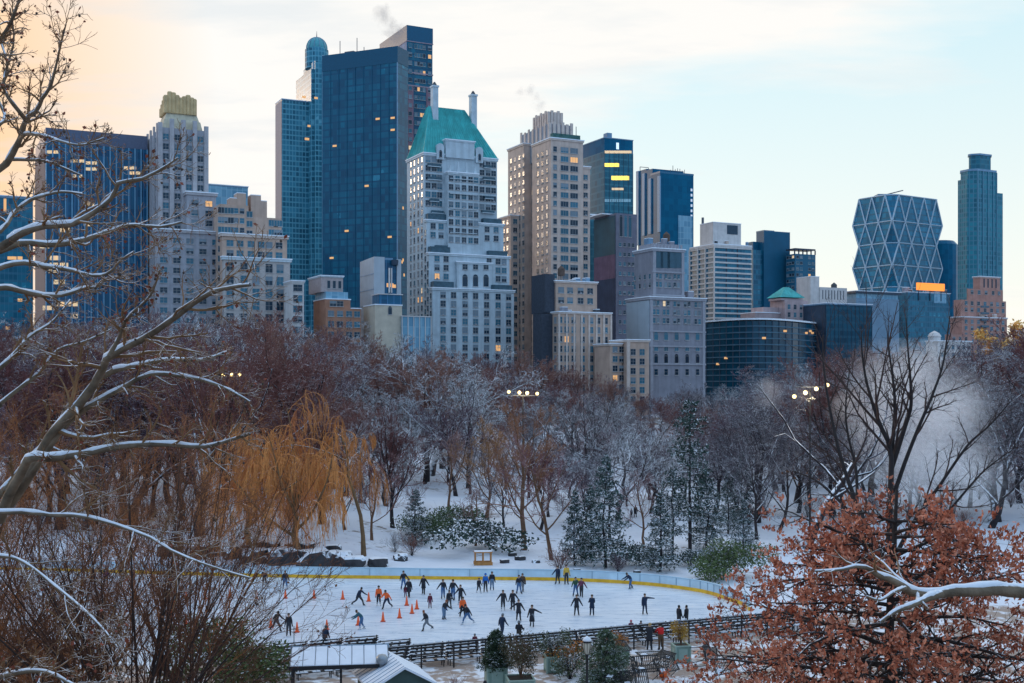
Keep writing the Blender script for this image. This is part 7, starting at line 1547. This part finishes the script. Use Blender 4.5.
# ================================================================== floodlights
m_fl = glow('floodlight_lamp', (1, .74, .32), 2.6)
for px, py, d, n_, dx, lab, tilt in ((228, 375, 165, 4, 8.2, 'left floodlight mast with four lit lamps above the orange willow', 0), (523, 393, 168, 4, 9.0, 'middle floodlight mast with four lit lamps above the brown tree', .06), (810, 391, 138, 4, 11.0, 'right floodlight mast with four lit lamps in front of the steam', -.35)):
    p = at(px, py, d); g_ = gz(p.x, p.y); t = thing('floodlight_mast', lab, 'floodlight', (p.x, p.y, g_)); hh = p.z - g_
    mb = MB(); mb.lathe([(.13, -.3), (.07, hh - .2), (.07, hh + .2)], m_bench, (0, 0, 0), 8); mb.build('mast', t); w_ = dx * d / F
    mb = MB(); mb.tube([(-w_ * 1.6, 0, -w_ * 1.6 * -tilt * -1 + hh - .25), (w_ * 1.6, 0, -w_ * 1.6 * tilt + hh - .25 if False else hh - .25 + w_ * 1.6 * -tilt)], .06, m_antenna, 6); mb.build('crossbar', t)
    for i in range(n_):
        x = (i - 1.5) * w_ * (1 if px != 523 else (1.05, .8, .95, 1.05)[i]); z_ = hh - x * tilt
        mb = MB(); mb.lathe([(.10, -.15), (.24, .0), (.27, .25), (.24, .27)], m_antenna, (0, 0, 0), 12); hd = mb.build('lamp_head', t); hd.location = (x, -.1, z_); hd.rotation_euler = (R(82), 0, 0)
        mb = MB(); mb.lathe([(.235, .262), (.22, .30), (.02, .33)], m_fl, (0, 0, 0), 12); mb.build('lamp_glass', hd)
    l_ = bpy.data.lights.new('floodlight', 'SPOT'); l_.energy = 900; l_.color = (1, .80, .48); l_.spot_size = R(120); l_.shadow_soft_size = .6; lo = bpy.data.objects.new('floodlight_beam', l_); COL.objects.link(lo); lo.parent = t; lo.location = (0, -1.6, hh - .2); lo.rotation_euler = (R(62), 0, 0)
# ================================================================== steam
def steam(name, label, blobs, dens, col, nscale, thr, seed):
    m = bpy.data.materials.new(name); m.use_nodes = True; nt = m.node_tree; nt.nodes.remove(nt.nodes['Principled BSDF']); out = nt.nodes['Material Output']
    pv = nt.nodes.new('ShaderNodeVolumePrincipled'); pv.inputs['Color'].default_value = (*col, 1); pv.inputs['Anisotropy'].default_value = .1
    tc = nt.nodes.new('ShaderNodeTexCoord'); tot = None
    n_ = noise(nt, tc.outputs['Object'], nscale, 6, .68)
    c0 = Vector(blobs[0][0]); vs = []
    for c, r_ in blobs:
        d_ = nt.nodes.new('ShaderNodeVectorMath'); d_.operation = 'DISTANCE'; nt.links.new(tc.outputs['Object'], d_.inputs[0]); d_.inputs[1].default_value = Vector(c) - c0
        q = math_node(nt, 'MULTIPLY_ADD', d_.outputs['Value'], -1 / r_, 1.0)
        tot = q if tot is None else math_node(nt, 'SMOOTH_MAX', tot, q, .25)
    k = math_node(nt, 'ADD', tot, math_node(nt, 'MULTIPLY_ADD', n_, 4.2, -2.1 - thr))
    k = math_node(nt, 'MULTIPLY', ramp(nt, k, 0, 1.0), dens)
    nt.links.new(k, pv.inputs['Density']); nt.links.new(pv.outputs[0], out.inputs['Volume'])
    bm = bmesh.new()
    lo_ = [min(c[i] - r_ for c, r_ in blobs) - c0[i] for i in range(3)]; hi_ = [max(c[i] + r_ for c, r_ in blobs) - c0[i] for i in range(3)]
    mb = MB(); mb.box(lo_[0], hi_[0], lo_[1], hi_[1], lo_[2], hi_[2], m); o = mb.build(name); o.location = c0; o['label'] = label; o['category'] = 'steam'; o['kind'] = 'stuff'; return o
def pb(px, py, d, rpx): return (tuple(at(px, py, d)), rpx * d / F)
steam('steam', 'white steam cloud drifting behind the bare trees at the right', [pb(898, 392, 142, 48), pb(936, 418, 142, 50), pb(882, 428, 143, 40), pb(915, 372, 141, 34), pb(955, 408, 141, 34), pb(925, 458, 142, 54), pb(962, 472, 143, 40)], .20, (1.0, .97, .96), 2.4, .02, 1)
steam('steam', 'thin steam drifting left of the right floodlights', [pb(846, 398, 146, 30), pb(808, 384, 146, 34), pb(774, 388, 147, 30)], .24, (1.0, .94, .90), .05, .45, 4)
steam('smoke', 'dark grey smoke puff above the tallest dark tower', [pb(398, 33, 690, 10), pb(391, 27, 690, 11), pb(385, 20, 690, 11), pb(381, 12, 690, 9)], .11, (.42, .40, .42), .12, .10, 2)
steam('smoke', 'thin pale smoke wisp above the tan hotel tower', [pb(541, 105, 470, 7), pb(536, 98, 470, 8), pb(530, 92, 470, 8), pb(520, 92, 470, 6)], .10, (.55, .53, .54), .22, .12, 3)
# ================================================================== sky, sun, camera
HAZE = 0
SUN_AZ, SUN_EL = R(-48), R(9)            # low winter sun out of frame on the left
w = bpy.data.worlds.new('World'); SC.world = w; w.use_nodes = True
nt = w.node_tree; bg = nt.nodes['Background']
sky = nt.nodes.new('ShaderNodeTexSky'); sky.sky_type = 'NISHITA'; sky.sun_disc = False
sky.sun_elevation = SUN_EL; sky.sun_rotation = SUN_AZ; sky.altitude = 20; sky.air_density = 1.2; sky.dust_density = 2.0; sky.ozone_density = 2.0
tc = nt.nodes.new('ShaderNodeTexCoord'); dirv = tc.outputs['Generated']
sp = nt.nodes.new('ShaderNodeSeparateXYZ'); nt.links.new(dirv, sp.inputs[0])
up = math_node(nt, 'MAXIMUM', sp.outputs['Z'], 0.0)
sdir = (math.sin(SUN_AZ) * math.cos(SUN_EL), math.cos(SUN_AZ) * math.cos(SUN_EL), math.sin(SUN_EL))
dt = nt.nodes.new('ShaderNodeVectorMath'); dt.operation = 'DOT_PRODUCT'; nt.links.new(dirv, dt.inputs[0]); dt.inputs[1].default_value = sdir
# high veil of cloud, lit warm towards the sun; clear pale blue to the north-west, deep blue behind the camera
pl = nt.nodes.new('ShaderNodeVectorMath'); pl.operation = 'DIVIDE'
den = nt.nodes.new('ShaderNodeCombineXYZ'); dz = math_node(nt, 'ADD', up, .12)
for i in range(3): nt.links.new(dz, den.inputs[i])
nt.links.new(dirv, pl.inputs[0]); nt.links.new(den.outputs[0], pl.inputs[1])
mp = nt.nodes.new('ShaderNodeMapping'); mp.inputs['Rotation'].default_value = (0, 0, R(24)); mp.inputs['Scale'].default_value = (.55, 1.15, 1); nt.links.new(pl.outputs[0], mp.inputs['Vector'])
n1 = noise(nt, mp.outputs[0], 1.05, 6, .55); n2 = noise(nt, mp.outputs[0], 2.6, 5, .6)
sm = lambda s, a, b: ramp(nt, s, a, b)
front = sm(sp.outputs['Y'], -.35, .75)
warm = sm(dt.outputs['Value'], .83, .92)
leftn = sm(math_node(nt, 'ADD', math_node(nt, 'MULTIPLY_ADD', up, -2.0, .46), sp.outputs['X']), .14, -.12)
base_f = mix_col(nt, sm(up, .36, .75), mix_col(nt, sm(up, .0, .30), (.93, .88, .80), (.56, .765, .83)), (.74, .88, 1.06))
base = mix_col(nt, front, mix_col(nt, sm(up, 0, .8), (.37, .61, .95), (.50, .76, 1.12)), base_f)
nsk = nt.nodes.new('ShaderNodeMix'); nsk.data_type = 'RGBA'; nsk.blend_type = 'ADD'; nsk.inputs[0].default_value = .03
nt.links.new(base, nsk.inputs[6]); nt.links.new(sky.outputs[0], nsk.inputs[7])
cl = math_node(nt, 'ADD', math_node(nt, 'MULTIPLY', n1, 1.5), math_node(nt, 'MULTIPLY', leftn, .40))
cl = math_node(nt, 'MULTIPLY', math_node(nt, 'MAXIMUM', sm(cl, .82, 1.04), math_node(nt, 'MULTIPLY', warm, .85)), front)
ccol = mix_col(nt, warm, (.96, .925, .885), (1.02, .62, .31))
ccol = mix_col(nt, math_node(nt, 'MULTIPLY', sm(n2, .46, .64), .55), ccol, (.70, .75, .79))
nt.links.new(mix_col(nt, math_node(nt, 'MULTIPLY', cl, .92), nsk.outputs[2], ccol), bg.inputs['Color'])
bg.inputs['Strength'].default_value = 1.0
sun = bpy.data.lights.new('sun', 'SUN'); sun.energy = .75; sun.angle = R(10); sun.color = (1, .74, .52)
so = bpy.data.objects.new('sun', sun); COL.objects.link(so)
so.rotation_euler = (-Vector(sdir)).to_track_quat('-Z', 'Y').to_euler()
hz = bpy.data.materials.new('haze_air'); hz.use_nodes = True; hn = hz.node_tree; hn.nodes.remove(hn.nodes['Principled BSDF'])
hv = hn.nodes.new('ShaderNodeVolumePrincipled'); hv.inputs['Color'].default_value = (.80, .88, 1, 1); hv.inputs['Density'].default_value = HAZE; hv.inputs['Anisotropy'].default_value = 0
hn.links.new(hv.outputs[0], hn.nodes['Material Output'].inputs['Volume'])
if HAZE:
    mb = MB(); mb.box(-660, 660, -62, 1050, -2, 275, hz); tagk(mb.build('haze'), 'stuff')
cam = bpy.data.cameras.new('camera'); co = bpy.data.objects.new('camera', cam); COL.objects.link(co)
co.location = (0, 0, H); co.rotation_euler = (R(90), 0, 0)
cam.sensor_width = 36; cam.lens = F / 1024 * 36; cam.shift_y = (YH - 341.5) / 1024; cam.clip_end = 20000; cam.clip_start = .3
SC.camera = co
SC.view_settings.view_transform = 'Standard'; SC.view_settings.look = 'None'; SC.view_settings.exposure = 0.1; SC.view_settings.gamma = 1
try: SC.cycles.max_bounces = 8; SC.cycles.transparent_max_bounces = 8; SC.cycles.volume_bounces = 8; SC.cycles.use_denoising = True
except Exception: pass
